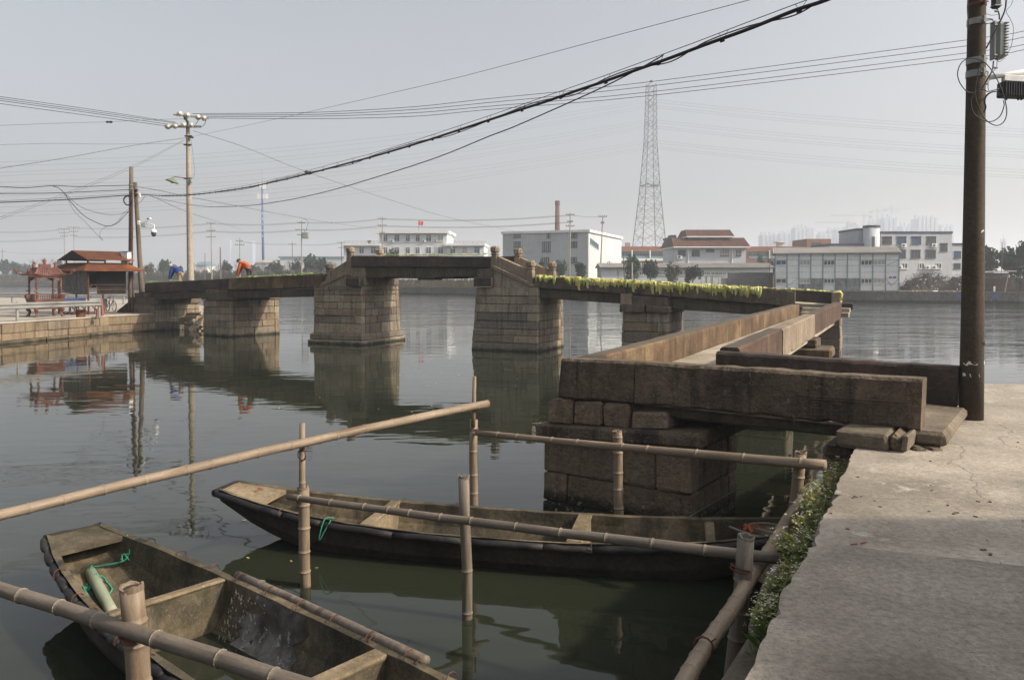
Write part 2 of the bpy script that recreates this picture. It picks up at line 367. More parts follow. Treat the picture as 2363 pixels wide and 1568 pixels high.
M['navy'] = pmat('navy_trim', (0.025, 0.03, 0.06), (0.04, 0.045, 0.085), 1, 0.6, 0.0)
M['orange'] = pmat('orange_brick_wall', (0.19, 0.085, 0.05), (0.24, 0.11, 0.068), 0.2, 0.85, 0.1, 4)
M['rooftile'] = pmat('brown_roof_tile', (0.085, 0.04, 0.027), (0.125, 0.06, 0.04), 0.8, 0.85, 0.3, 6)
M['chimney'] = pmat('chimney_brick', (0.085, 0.042, 0.034), (0.115, 0.058, 0.046), 0.4, 0.9, 0.2, 4)
M['shedroof'] = pmat('grey_sheet_roof', (0.27, 0.255, 0.235), (0.34, 0.32, 0.30), 0.3, 0.8, 0.1, 3, streak=0.2)
M['brickgrey'] = pmat('grey_brick', (0.14, 0.135, 0.125), (0.2, 0.19, 0.175), 0.3, 0.9, 0.3, 4)
M['glass'] = pmat('window_glass', (0.03, 0.042, 0.055), (0.06, 0.075, 0.09), 0.3, 0.12, 0.0, spec=0.6)
M['glass_b'] = pmat('blue_window_glass', (0.02, 0.07, 0.19), (0.03, 0.1, 0.26), 0.5, 0.15, 0.0, spec=0.6)
M['curtain'] = pmat('curtained_glass', (0.3, 0.3, 0.25), (0.4, 0.4, 0.33), 0.6, 0.3, 0.0, spec=0.5)
M['frame'] = pmat('window_frame', (0.6, 0.61, 0.6), (0.68, 0.69, 0.68), 1, 0.6, 0.0)
M['darkframe'] = pmat('dark_window_frame', (0.05, 0.055, 0.05), (0.08, 0.085, 0.08), 1, 0.6, 0.0)
M['steel'] = pmat('pylon_steel', (0.16, 0.17, 0.19), (0.22, 0.23, 0.25), 1, 0.6, 0.0, metal=0.2)
M['bluepole'] = pmat('blue_paint', (0.05, 0.085, 0.21), (0.065, 0.105, 0.25), 0.5, 0.5, 0.0)
M['red'] = pmat('red_cloth', (0.55, 0.03, 0.03), (0.62, 0.05, 0.04), 1, 0.8, 0.0)
M['yellow'] = pmat('yellow_print', (0.8, 0.6, 0.05), (0.85, 0.65, 0.08), 1, 0.8, 0.0)
M['tower'] = pmat('haze_tinted_tower', (0.36, 0.41, 0.48), (0.41, 0.46, 0.53), 0.05, 0.9, 0.0)  # pale blue-grey close to the haze: part of the fade is painted in
M['towerwin'] = pmat('haze_tinted_window', (0.27, 0.31, 0.37), (0.3, 0.34, 0.4), 0.05, 0.9, 0.0)  # window tone paled likewise, haze fade put into the colour
M['nearstone'] = pmat('near_pier_stone', (0.125, 0.095, 0.066), (0.215, 0.168, 0.118), 2.0, 0.9, 1.0, 15, rand=[(0.15, 0.115, 0.08), (0.2, 0.155, 0.108), (0.17, 0.135, 0.1)], streak=0.5, algae=0.22, pits=0.5, speck=(0.04, 0.033, 0.026), lichen=(0.23, 0.2, 0.15), bdist=0.03)
M['leafdark'] = pmat('evergreen_leaf', (0.009, 0.026, 0.008), (0.024, 0.052, 0.015), 0.5, 0.7, 0.0, 8, third=(0.034, 0.068, 0.022), trans=0.2)
M['leafolive'] = pmat('olive_leaf', (0.022, 0.028, 0.011), (0.045, 0.05, 0.02), 0.5, 0.75, 0.0, 8, trans=0.2)
M['bark'] = pmat('bark', (0.075, 0.06, 0.048), (0.12, 0.1, 0.08), 2, 0.9, 0.2, 10)
M['twig'] = pmat('bare_twig', (0.10, 0.082, 0.066), (0.15, 0.125, 0.1), 1, 0.9, 0.0)
M['drygrass'] = pmat('dry_reed', (0.07, 0.053, 0.029), (0.12, 0.09, 0.05), 0.3, 0.9, 0.0, 8, third=(0.09, 0.12, 0.045))
M['brush'] = pmat('cut_brush', (0.035, 0.028, 0.022), (0.07, 0.055, 0.042), 0.8, 0.9, 0.0, 8)
M['blue_cloth'] = pmat('blue_jacket_cloth', (0.012, 0.035, 0.14), (0.018, 0.05, 0.19), 5, 0.9, 0.1, 20)
M['orange_cloth'] = pmat('orange_jacket_cloth', (0.30, 0.065, 0.016), (0.40, 0.09, 0.024), 5, 0.9, 0.2, 14)
M['dark_cloth'] = pmat('dark_trouser_cloth', (0.025, 0.025, 0.03), (0.045, 0.045, 0.05), 4, 0.9, 0.1, 20)
M['khaki'] = pmat('khaki_trouser_cloth', (0.19, 0.155, 0.1), (0.25, 0.2, 0.13), 4, 0.9, 0.1, 20)
M['skin'] = pmat('skin', (0.33, 0.18, 0.115), (0.38, 0.21, 0.135), 5, 0.6, 0.0)
M['hairgrey'] = pmat('grey_hair', (0.25, 0.24, 0.22), (0.36, 0.35, 0.33), 9, 0.7, 0.1, 40)
M['hairblack'] = pmat('black_hair', (0.02, 0.017, 0.015), (0.04, 0.033, 0.03), 9, 0.6, 0.1, 40)
M['rope'] = pmat('green_rope', (0.03, 0.20, 0.13), (0.06, 0.30, 0.2), 9, 0.8, 0.2, 60)
M['ropegrey'] = pmat('old_rope', (0.17, 0.16, 0.11), (0.25, 0.235, 0.17), 9, 0.9, 0.2, 60)
M['paleg'] = pmat('pale_green_bamboo', (0.19, 0.22, 0.155), (0.27, 0.295, 0.22), 3, 0.7, 0.1, 20, third=(0.36, 0.3, 0.24))
M['redrag'] = pmat('red_rag', (0.28, 0.07, 0.035), (0.36, 0.11, 0.05), 9, 0.9, 0.2, 30)
M['rubble'] = pmat('rubble_stone', (0.27, 0.23, 0.17), (0.38, 0.33, 0.25), 1.5, 0.9, 0.4, 12, rand=[(0.3, 0.26, 0.19), (0.38, 0.33, 0.26), (0.24, 0.2, 0.15)])
M['lampgreen'] = pmat('green_enamel', (0.10, 0.15, 0.08), (0.16, 0.21, 0.12), 3, 0.4, 0.0)
M['equip'] = pmat('cast_aluminium', (0.2, 0.225, 0.215), (0.27, 0.29, 0.28), 3, 0.55, 0.1, 14, metal=0.2)
M['equipdark'] = pmat('dark_box', (0.025, 0.028, 0.034), (0.04, 0.043, 0.05), 3, 0.6, 0.1, 14)
M['bluebin'] = pmat('blue_sheet', (0.025, 0.04, 0.11), (0.04, 0.06, 0.15), 2, 0.7, 0.0)
M['bluesign'] = pmat('blue_sign', (0.03, 0.07, 0.42), (0.04, 0.09, 0.5), 2, 0.5, 0.0)
M['redpaint'] = pmat('faded_red_paint', (0.24, 0.075, 0.048), (0.3, 0.1, 0.065), 2, 0.7, 0.1, 10)
M['paper'] = pmat('torn_paper', (0.55, 0.54, 0.5), (0.65, 0.64, 0.6), 4, 0.9, 0.0)
M['ink'] = pmat('dark_marker', (0.02, 0.018, 0.016), (0.03, 0.028, 0.025), 4, 0.8, 0.0)
M['redmark'] = pmat('faded_red_marker', (0.25, 0.06, 0.05), (0.3, 0.09, 0.07), 4, 0.8, 0.0)
# ------------------------------------------------------------------ the setting: water, ground, dock, quay
def water_mat():
    m = bpy.data.materials.new('river_water'); m.use_nodes = True
    t = m.node_tree; N = t.nodes; L = t.links; bs = N['Principled BSDF']
    bs.inputs['Base Color'].default_value = (0.019, 0.0225, 0.0145, 1); bs.inputs['Roughness'].default_value = 0.025
    bs.inputs['IOR'].default_value = 1.33
    geo = N.new('ShaderNodeNewGeometry')
    def noise(scale, d, stretch=(1, 1, 1), rot=0.0, dist=0.0):
        mp = N.new('ShaderNodeMapping'); mp.inputs['Scale'].default_value = stretch; mp.inputs['Rotation'].default_value = (0, 0, rot)
        L.new(geo.outputs['Position'], mp.inputs['Vector'])
        n = N.new('ShaderNodeTexNoise'); n.inputs['Scale'].default_value = scale; n.inputs['Detail'].default_value = d
        n.inputs['Distortion'].default_value = dist
        L.new(mp.outputs[0], n.inputs['Vector']); return n.outputs['Fac']
    def math_(op, a, b):
        x = N.new('ShaderNodeMath'); x.operation = op
        for i, q in enumerate((a, b)):
            if isinstance(q, float): x.inputs[i].default_value = q
            else: L.new(q, x.inputs[i])
        return x.outputs[0]
    def rng(f, a, b, lo=0.0, hi=1.0):
        r = N.new('ShaderNodeMapRange'); r.inputs['From Min'].default_value = a; r.inputs['From Max'].default_value = b
        r.inputs['To Min'].default_value = lo; r.inputs['To Max'].default_value = hi
        L.new(f, r.inputs['Value']); return r.outputs[0]
    sp = N.new('ShaderNodeSeparateXYZ'); L.new(geo.outputs['Position'], sp.inputs[0])
    open_w = rng(math_('ADD', sp.outputs['Y'], math_('MULTIPLY', sp.outputs['X'], 0.45)), 33.0, 85.0)   # the breeze reaches the open river, the moorings lie in the lee
    patch = rng(noise(0.11, 3, (1, 1.6, 1)), 0.38, 0.62, 0.35, 1.0)
    swell = noise(0.9, 2.0, (0.6, 1.5, 1), 0.2, 0.3)
    soft = noise(2.4, 1.5, (0.7, 1.4, 1), -0.25)
    chop = noise(0.8, 3.5, (0.45, 1.5, 1), 0.12)
    h1 = math_('ADD', math_('MULTIPLY', swell, 0.007), math_('MULTIPLY', soft, 0.0016))
    h2 = math_('MULTIPLY', math_('MULTIPLY', chop, 0.22), math_('MULTIPLY', open_w, patch))
    bp = N.new('ShaderNodeBump'); bp.inputs['Strength'].default_value = 1.0; bp.inputs['Distance'].default_value = 1.0
    L.new(math_('ADD', h1, h2), bp.inputs['Height']); L.new(bp.outputs[0], bs.inputs['Normal'])
    return m
M['water'] = water_mat()
mb = MB(); mb.add([(-900, -60, 0), (500, -60, 0), (500, 420, 0), (-900, 420, 0)], [(0, 1, 2, 3)])
mb.build('water', M['water'], kind='structure', fixn=False)

# far bank line (water edge) left to right
BANK = [(-700, 545), (-210, 345), (-95, 232), (-24.6, 170), (12, 137), (48.8, 107.9), (66, 102), (130, 92), (420, 60)]
GZ = 1.45
mb = MB()
pts = [(x, y, GZ - 0.05) for x, y in BANK] + [(1500, 60, GZ), (2400, 2700, GZ), (-2400, 2700, GZ), (-1500, 545, GZ)]
mb.add(pts, [tuple(range(len(pts)))])
g = mb.build('ground', M['ground'], kind='structure')
# bank wall: courses of long stones where they can be told apart
bw = thing('bank_wall', 'long grey stone embankment wall along the far water edge', 'wall', (48, 108, 0))
cap = MB(); body = MB()
for (a, b) in zip(BANK[:-1], BANK[1:]):
    a, b = V(a[0], a[1], 0), V(b[0], b[1], 0); dd = (b - a).normalized(); nn = V(dd.y, -dd.x, 0)
    body.hexa([a - nn*1.2 + UP*-1.0, b - nn*1.2 + UP*-1.0, b + UP*-1.0, a + UP*-1.0, a - nn*1.2 + UP*GZ*0.88, b - nn*1.2 + UP*GZ*0.88, b + UP*GZ*0.88, a + UP*GZ*0.88])
    L_ = (b - a).length; k = 0; x = 0.0
    while x < L_:
        w = min(L_ - x, 6.0); p = a + dd * x; q = a + dd * (x + w - 0.05)
        cap.hexa([p - nn*1.1 + UP*GZ*0.88, q - nn*1.1 + UP*GZ*0.88, q + nn*0.12 + UP*GZ*0.88, p + nn*0.12 + UP*GZ*0.88,
                  p - nn*1.1 + UP*(GZ+.06), q - nn*1.1 + UP*(GZ+.06), q + nn*0.12 + UP*(GZ+.06), p + nn*0.12 + UP*(GZ+.06)]); x += w
body.build('wall_body', M['bankwall'], bw); cap.build('coping', M['bankwall'], bw)
stm = 0
rnd = random.Random(3)
for (a, b) in list(zip(BANK[:-1], BANK[1:]))[2:7]:       # face stones, real joints, joined: each is under 10 pixels
    st = MB(); a, b = V(a[0], a[1], 0), V(b[0], b[1], 0); dd = (b - a).normalized(); nn = V(dd.y, -dd.x, 0); L_ = (b - a).length
    for c in range(3):
        x = rnd.uniform(-1.5, 0)
        while x < L_:
            w = rnd.uniform(1.4, 2.6); p = a + dd * max(x, 0); q = a + dd * min(L_, x + w - 0.06); o = nn * rnd.uniform(0.03, 0.08)
            z0, z1 = 0.02 + c*0.42, 0.02 + c*0.42 + 0.385
            if (q - p).length > 0.2: st.hexa([p + UP*z0, q + UP*z0, q + o + UP*z0, p + o + UP*z0, p + UP*z1, q + UP*z1, q + o + UP*z1, p + o + UP*z1])
            x += w
    st.build('face_stones', M['bankwall'], bw, kind='stuff')

# right-hand dock: concrete slab with a broken left edge
DZ = 1.4
rnd = random.Random(11)
edge = [(-8.6, -14.0), (-1.2, -0.72), (1.01, 3.31), (1.16, 3.6), (1.92, 4.98), (3.25, 7.48), (4.35, 9.45), (6.9, 12.85)]
ep = []
for (a, b) in zip(edge[:-1], edge[1:]):
    L_ = math.hypot(b[0]-a[0], b[1]-a[1]); n = max(1, int(L_ / 0.09)) if a[1] > 2 else max(1, int(L_/0.5))
    for i in range(n):
        t = i / n; j = rnd.uniform(-0.008, 0.010) if (a[1] > 2) else 0
        j += 0.012 * math.sin(5.1 * t * L_ + a[0]) + (rnd.uniform(.01, .03) if rnd.random() < .15 else 0) if a[1] > 2 else 0
        ep.append((a[0] + (b[0]-a[0])*t + j, a[1] + (b[1]-a[1])*t))
ep.append(edge[-1])
rim = ep + [(9.5, 12.7), (14, 12.35), (40, 11.6), (40, -14)]
mb = MB(); k = len(rim)
top = [(x, y, DZ) for x, y in rim]
mb.add(top + [(x - 0.05 if i < len(ep) else x, y, DZ - 0.16) for i, (x, y) in enumerate(rim)],
       [tuple(range(k))] + [(i, (i+1) % k, k + (i+1) % k, k + i) for i in range(k)] + [tuple(reversed(range(k, 2*k)))])
dock = mb.build('pavement', M['concrete'], kind='structure')
# worn joint grooves in the slab: thin raised lips of the later pour (a second sheet 8 mm up with its own edge)
def sheet(name, pts, z, mat, th=0.008):
    m_ = MB(); n = len(pts)
    m_.add([(x, y, z) for x, y in pts] + [(x, y, z - th) for x, y in pts], [tuple(range(n))] + [(i, (i+1) % n, n+(i+1) % n, n+i) for i in range(n)])
    return m_.build(name, mat, kind='structure')
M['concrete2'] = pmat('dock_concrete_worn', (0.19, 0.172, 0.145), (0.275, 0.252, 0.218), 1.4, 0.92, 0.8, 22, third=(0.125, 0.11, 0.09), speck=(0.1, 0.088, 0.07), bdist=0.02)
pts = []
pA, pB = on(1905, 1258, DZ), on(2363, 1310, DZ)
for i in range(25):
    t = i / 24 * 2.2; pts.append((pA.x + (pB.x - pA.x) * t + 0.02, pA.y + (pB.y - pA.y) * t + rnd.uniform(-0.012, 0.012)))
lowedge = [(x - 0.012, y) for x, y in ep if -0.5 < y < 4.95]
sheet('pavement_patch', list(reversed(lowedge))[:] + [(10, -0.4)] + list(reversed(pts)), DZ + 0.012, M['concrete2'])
# retaining wall under the dock with a lower stone ledge in front of its edge
qw = thing('quay_wall', 'rough stone quay wall below the broken edge of the concrete dock', 'wall', (1.5, 4.5, 0))
mb = MB()
ledge_px = [(1640, 1620), (1669, 1561), (1738, 1446), (1771, 1341), (1799, 1302), (1840, 1215), (1887, 1120), (1906, 1087)]
LZ = 1.13
lp = [on(u, v, LZ) for u, v in ledge_px]
lp = [V(lp[0].x - 3.2, lp[0].y - 5.8, LZ)] + lp + [V(lp[-1].x + 1.3, lp[-1].y + 2.3, LZ)]
for i, (a, b) in enumerate(zip(lp[:-1], lp[1:])):
    L_ = (b - a).length; n = max(1, int(L_ / 0.55)) if 0 < i < len(lp) - 2 else max(1, int(L_/1.2))
    for k in range(n):
        p = a + (b - a) * (k / n); q = a + (b - a) * ((k + 1) / n) - (b - a).normalized() * 0.012
        w = V(0.75, -0.2, 0); j = rnd.uniform(-0.03, 0.03); z1 = LZ + rnd.uniform(-0.02, 0.03)
        st = MB(); o = V(-j, 0, 0)
        st.hexa([p + o + UP*(0.82 - LZ), q + o + UP*(0.82 - LZ), q + w + UP*(0.82 - LZ), p + w + UP*(0.82 - LZ),
                 p + o + UP*(z1 - LZ), q + o + UP*(z1 - LZ), q + w + UP*(z1 - LZ), p + w + UP*(z1 - LZ)], 0.03)
        st.jitter(0.012, k + i * 20); st.build('stone', M['ledge'], qw)
a, b = lp[0], lp[-1]
for c in range(4):
    L_ = (b - a).length; x = 0; z0 = -0.3 + c * 0.28
    while x < L_:
        wv = rnd.uniform(0.6, 1.1); p = a + (b - a) * (x / L_); q = a + (b - a) * (min(L_, x + wv - 0.015) / L_)
        st = MB(); o = V(-0.04 + rnd.uniform(-.02, .02), 0.02, 0); w = V(0.9, -0.3, 0)
        P = lambda e, off, z: V(e.x + off.x, e.y + off.y, z)
        st.hexa([P(p, o, z0), P(q, o, z0), P(q, w, z0), P(p, w, z0), P(p, o, z0 + .27), P(q, o, z0 + .27), P(q, w, z0 + .27), P(p, w, z0 + .27)], 0.02)
        st.build('stone', M['stone'], qw); x += wv
mb = MB(); mb.prism([(x + 0.5, y - 0.15, -0.5) for x, y in edge] + [(40, 11.3, -0.5), (40, -14, -0.5)], (0, 0, DZ + 0.33)); mb.build('backing', M['core'], qw)

# left-hand quay
QZ = 1.05
qe = [(-28, 20), (-26.2, 29), (-24.43, 37.35), (-23.6, 41.5), (-23.05, 44.6), (-21.95, 47.1), (-21.3, 49.5), (-20.4, 51.5), (-20.8, 56), (-27, 66), (-34, 80), (-75, 96), (-90, 60), (-60, 20)]
mb = MB(); k = len(qe)
mb.add([(x, y, QZ) for x, y in qe] + [(x, y, -0.6) for x, y in qe], [tuple(range(k))] + [(i, (i+1) % k, k+(i+1) % k, k+i) for i in range(k)])
mb.build('quay_ground', M['quay'], kind='structure')
qs = thing('quay_wall', 'tan stone quay wall below the guardrail and the red incense burner', 'wall', (-24, 40, 0))
rnd = random.Random(5)
for (a, b) in zip(qe[:8], qe[1:8]):
    a, b = V(*a, 0), V(*b, 0); L_ = (b-a).length; dd = (b-a).normalized(); nn = V(dd.y, -dd.x, 0)
    zs = [-0.25, 0.16, 0.52, 0.98]
    for c in range(3):
        x = 0
        while x < L_ - 0.05:
            w = rnd.uniform(1.1, 2.8)
            if L_ - x - w < 0.5: w = L_ - x
            p = a + dd * x; q = a + dd * (x + w - 0.02); o = nn * (0.12 + rnd.uniform(-.03, .03)); z0, z1 = zs[c], zs[c+1] - 0.015
            st = MB(); st.hexa([p + UP*z0, q + UP*z0, q + o + UP*z0, p + o + UP*z0, p + UP*z1, q + UP*z1, q + o + UP*z1, p + o + UP*z1], 0.025)
            st.jitter(0.01, int(x*10) + c); st.build('stone', M['quaystone'], qs); x += w
    cp = MB(); o = nn * 0.16
    cp.hexa([a - nn*.3 + UP*.985, b - nn*.3 + UP*.985, b + o + UP*.985, a + o + UP*.985, a - nn*.3 + UP*1.062, b - nn*.3 + UP*1.062, b + o + UP*1.062, a + o + UP*1.062], 0.02)
    cp.build('coping', M['quay'], qs)

# off-frame house to the right of the dock that shades the near paving
hs_ = thing('house', 'plain rendered house standing out of view right of the concrete dock', 'house', (11, 0, DZ))
mb = MB(); mb.box((11.6, -1.0, DZ + 1.9), (9.4, 9.4, 3.8)); mb.build('wall', M['tilewall'], hs_)
mb = MB(); mb.prism([(6.6, -5.9, DZ + 3.8), (6.6, 3.95, DZ + 3.8), (6.6, -1.0, DZ + 4.4)], (10, 0, 0)); mb.build('roof', M['rooftile'], hs_)

# ------------------------------------------------------------------ the stone bridge
BR = thing('stone_bridge', 'old zigzag stone slab bridge on block piers crossing the river', 'bridge', (1.1, 33.5, 0))
MF = Fac((1.12, 33.56), d=(0.912, -0.411))        # front plane of the middle and right-hand spans
LF = Fac((-9.6, 38.3), d=(0.803, -0.597))         # front plane of the left-hand spans
NF = Fac((0.686, 10.47), d=(0.81, -0.587))        # front plane of the near spans at the dock
IF = Fac((1.04, 10.5), d=(0.4652, 0.8852))        # inner face of the left parapet of the long near span
OF = Fac((3.07, 10.9), d=(0.4539, 0.8911))          # outer face of its right parapet
def qbox(mb, F, px, d0, d1, ch=0.02):
    """block whose outer face (offset d1) has the four pixel corners BL, BR, TR, TL"""
    c = []
    for u, v in px:
        p = F.pt(u, v, d1); c.append(((p - F.P).dot(F.d), p.z))
    mb.hexa([F.w(*c[0], d0), F.w(*c[1], d0), F.w(*c[1], d1), F.w(*c[0], d1), F.w(*c[3], d0), F.w(*c[2], d0), F.w(*c[2], d1), F.w(*c[3], d1)], ch)
def slab(name, F, px, d0, d1, mat, ch=0.02, jit=0.008, parent=None):
    mb = MB(); qbox(mb, F, px, d0, d1, ch); mb.jitter(jit, int(px[0][0])); return mb.build(name, mat, parent or BR)
def ragged(name, F, px, d0, d1, mat, seed=0, n=14, amp=0.02, parent=None):
    """long slab with worn, uneven arrises: a strip of sections"""
    c = []
    for u, v in px:
        p = F.pt(u, v, d1); c.append(((p - F.P).dot(F.d), p.z))
    r = random.Random(seed); mb = MB(); ring = []
    for i in range(n + 1):
        t = i / n; a = c[0][0]*(1-t) + c[1][0]*t; at_ = c[3][0]*(1-t) + c[2][0]*t
        zb = c[0][1]*(1-t) + c[1][1]*t + r.uniform(-amp, amp*0.8); zt = c[3][1]*(1-t) + c[2][1]*t + r.uniform(-amp, amp)*0.45
        e = 0.025 + r.uniform(0, 0.012)
        ring.append([F.w(a, zb + e, d1 + r.uniform(-.006, .006)), F.w(at_, zt - e, d1 + r.uniform(-.006, .006)), F.w(at_, zt, d1 - e), F.w(at_, zt + r.uniform(-.004, .004), d0 + e),
                     F.w(at_, zt - e, d0), F.w(a, zb + e, d0), F.w(a, zb, d0 + e), F.w(a, zb, d1 - e)])
    mb.v = [tuple(p) for q in ring for p in q]
    for i in range(n):
        for j in range(8): mb.f.append((i*8+j, i*8+(j+1) % 8, (i+1)*8+(j+1) % 8, (i+1)*8+j))
    mb.f.append(tuple(range(8))); mb.f.append(tuple(n*8 + j for j in range(8)))
    return mb.build(name, mat, parent or BR)

def pier(F, a0, a1, zs, depth, off=0.0, tl=0.0, tr=0.0, tf=0.03, tb=0.05, seed=0, wmin=0.55, wmax=1.6, fronts=None, mat='stone'):
    """battered pier: dark core plus coursed stones; zs are the course heights; front and right faces stone by stone"""
    r = random.Random(seed); z_b = zs[0]
    def co(z):
        h = z - z_b
        return a0 + tl*h, a1 - tr*h, off - tf*h, off - depth + tb*h
    core = MB(); l0, r0, f0, b0 = co(zs[0]); l1, r1, f1, b1 = co(zs[-1]); e = 0.05
    core.hexa([F.w(l0+e, zs[0], b0+e), F.w(r0-e, zs[0], b0+e), F.w(r0-e, zs[0], f0-e), F.w(l0+e, zs[0], f0-e),
               F.w(l1+e, zs[-1]-.02, b1+e), F.w(r1-e, zs[-1]-.02, b1+e), F.w(r1-e, zs[-1]-.02, f1-e), F.w(l1+e, zs[-1]-.02, f1-e)])
    P = core.build('pier', M['core'], BR)
    def stone(A0, A1, z0, z1, D0, D1, s):     # A = functions of z giving bounds
        mb = MB(); g = 0.008
        mb.hexa([F.w(A0[0]+g, z0+g, D0[0]), F.w(A1[0]-g, z0+g, D0[0]), F.w(A1[0]-g, z0+g, D1[0]), F.w(A0[0]+g, z0+g, D1[0]),
                 F.w(A0[1]+g, z1-g, D0[1]), F.w(A1[1]-g, z1-g, D0[1]), F.w(A1[1]-g, z1-g, D1[1]), F.w(A0[1]+g, z1-g, D1[1])], 0.022)
        mb.jitter(0.012, s); mb.build('stone', M[mat], P)
    def split(L_, lst=None):
        if lst: return [0] + [q * L_ for q in lst] + [L_]
        c = [0.0]
        while c[-1] < L_:
            w = r.uniform(wmin, wmax)
            if L_ - c[-1] - w < wmin * 0.7: w = L_ - c[-1]
            c.append(c[-1] + w)
        return c
    for k in range(len(zs) - 1):
        z0, z1 = zs[k], zs[k+1]; A, B = co(z0), co(z1); th = 0.3
        fl = fronts[k] if fronts and k < len(fronts) else None
        cs = split(1.0, fl) if fl is not None else [q / (A[1]-A[0]) for q in split(A[1]-A[0])]
        for i in range(len(cs) - 1):         # front
            p = r.uniform(-0.012, 0.018)
            stone((A[0] + (A[1]-A[0])*cs[i], B[0] + (B[1]-B[0])*cs[i]), (A[0] + (A[1]-A[0])*cs[i+1], B[0] + (B[1]-B[0])*cs[i+1]), z0, z1,
                  (A[2]-th, B[2]-th), (A[2]+p, B[2]+p), seed*97 + k*13 + i)
        L_ = (A[2]-th) - (A[3]+th); cs = split(L_)
        for i in range(len(cs) - 1):         # right side
            p = r.uniform(-0.012, 0.018); d1, d0 = A[2]-th-cs[i], A[2]-th-cs[i+1]; q = B[2]-A[2]
            d0b = d0 + q * (1 - cs[i+1]/L_) + (B[3]-A[3]) * cs[i+1]/L_; d1b = d1 + q * (1 - cs[i]/L_) + (B[3]-A[3]) * cs[i]/L_
            stone((A[1]-th, B[1]-th), (A[1]+p, B[1]+p), z0, z1, (d0+.012, d0b+.012), (d1-.012, d1b-.012), seed*131 + k*7 + i)
        stone((A[0], B[0]), (A[0]+th, B[0]+th), z0, z1, (A[3]+th, B[3]+th), (A[2]-th-.01, B[2]-th-.01), seed + k)         # left and rear, out of sight
        stone((A[0], B[0]), (A[1], B[1]), z0, z1, (A[3], B[3]), (A[3]+th-.01, B[3]+th-.01), seed + k + 50)
    return P
def zat(F, u, v, off=0.0): return F.pt(u, v, off).z
def sat(F, u, v, off=0.0): return F.sz(u, v, off)[0]

# --- middle span piers
z5 = lambda y: 582.8 + y * 0.15628
P1a, P1b = sat(MF, 726, 700), sat(MF, 837, 700)
zs = [0.5] + [zat(MF, 837, z5(y)) for y in (1050, 940, 835, 735, 630, 560, 490)]
P1 = pier(MF, P1a, P1b, zs, 3.45, 0.12, -0.004, 0.0, 0.03, 0.07, 1, fronts=[[0.999], [0.58, 0.86], [0.24], [0.5, 0.62], [0.2, 0.65], [0.44, 0.55]])
mb = MB(); mb.abox(MF, P1a-.22, P1b+.16, -0.4, 0.2, -3.55, 0.3, 0.04); mb.jitter(.015, 1); mb.build('plinth', M['stone'], BR)
mb = MB(); mb.abox(MF, P1a-.16, P1b+.1, 0.2, 0.5, -3.48, 0.22, 0.05); mb.jitter(.02, 2); mb.build('plinth', M['stone'], BR)
zc0, zc1 = zat(MF, 837, z5(490)), zat(MF, 837, z5(365))
mb = MB(); mb.abox(MF, sat(MF, 799, 650, .3), P1b + .06, zc0 + .01, zc1, -3.1, -.02, 0.02); mb.build('cross_stone', M['stone'], BR)
slab('cross_stone', MF, [(799, 659), (829, 660.5), (829, 641), (799, 640)], -0.02, 0.35, M['slab_dark'])
slab('bearing_stone', MF, [(804, 638.5), (844, 637.5), (839, 616), (804, 616)], -2.7, -0.05, M['slab_tan'], jit=.03)
P2a, P2b = sat(MF, 1092, 760, .1), sat(MF, 1240, 760, .1)
z6 = lambda y: 563 + y * 0.16895
zs = [-0.35] + [zat(MF, 1101, z6(y), 0.1) for y in (1335, 1235, 1150, 1040, 930, 815, 705, 592)]
P2 = pier(MF, P2a - .1, P2b, zs, 3.35, 0.16, 0.075, -0.005, 0.03, 0.07, 2, fronts=[[], [.64], [.33, .48, .66], [], [.05, .84], [], [.1, .83], []])
slab('cross_stone', MF, [(1092.5, 660.5), (1134, 661.5), (1134, 640), (1092.5, 639.5)], -3.0, 0.3, M['slab_dark'])
slab('bearing_stone', MF, [(1102, 639), (1140, 640), (1140, 618.5), (1102.5, 619)], -2.7, 0.03, M['slab'], jit=.02)
# spandrel walls under the stairs
def spandrel(px, mat, d0=-2.6, d1=0.02):
    mb = MB(); p = []
    for u, v in px:
        a, z = MF.sz(u, v, d1); p.append((a, z))
    mb.prism([MF.w(a, z, d1) for a, z in p], -MF.n * (d1 - d0)); mb.build('spandrel', mat, BR)
spandrel([(1136, 662.5), (1236, 664), (1139, 618), (1136, 618)], M['stone'])
spandrel([(744, 661), (836, 664), (836, 661), (798, 661), (798, 629)], M['stone'])
# deck beams of the middle span
sA, sB = sat(MF, 806, 630), sat(MF, 1128, 630)
for i, (d0, d1) in enumerate(((-0.82, -0.14), (-1.62, -0.86), (-2.46, -1.66))):
    z0, z1 = 3.30 - .04*i, 3.68
    mb = MB()
    for k in range(8):
        t0, t1 = k/8, (k+1)/8; r = random.Random(k + i*9); e0 = r.uniform(-.05, .03)
        mb.abox(MF, sA + (sB-sA)*t0, sA + (sB-sA)*t1 - .0, z0 + e0 - .1*math.sin(math.pi*(t0+t1)/2), z1, d0, d1)
    mb.build('deck_beam', M['beam'], BR)
mb = MB(); mb.abox(MF, sA-.2, sB+.3, 3.685, 3.77, -2.5, -0.3); mb.build('deck', M['deck'], BR)
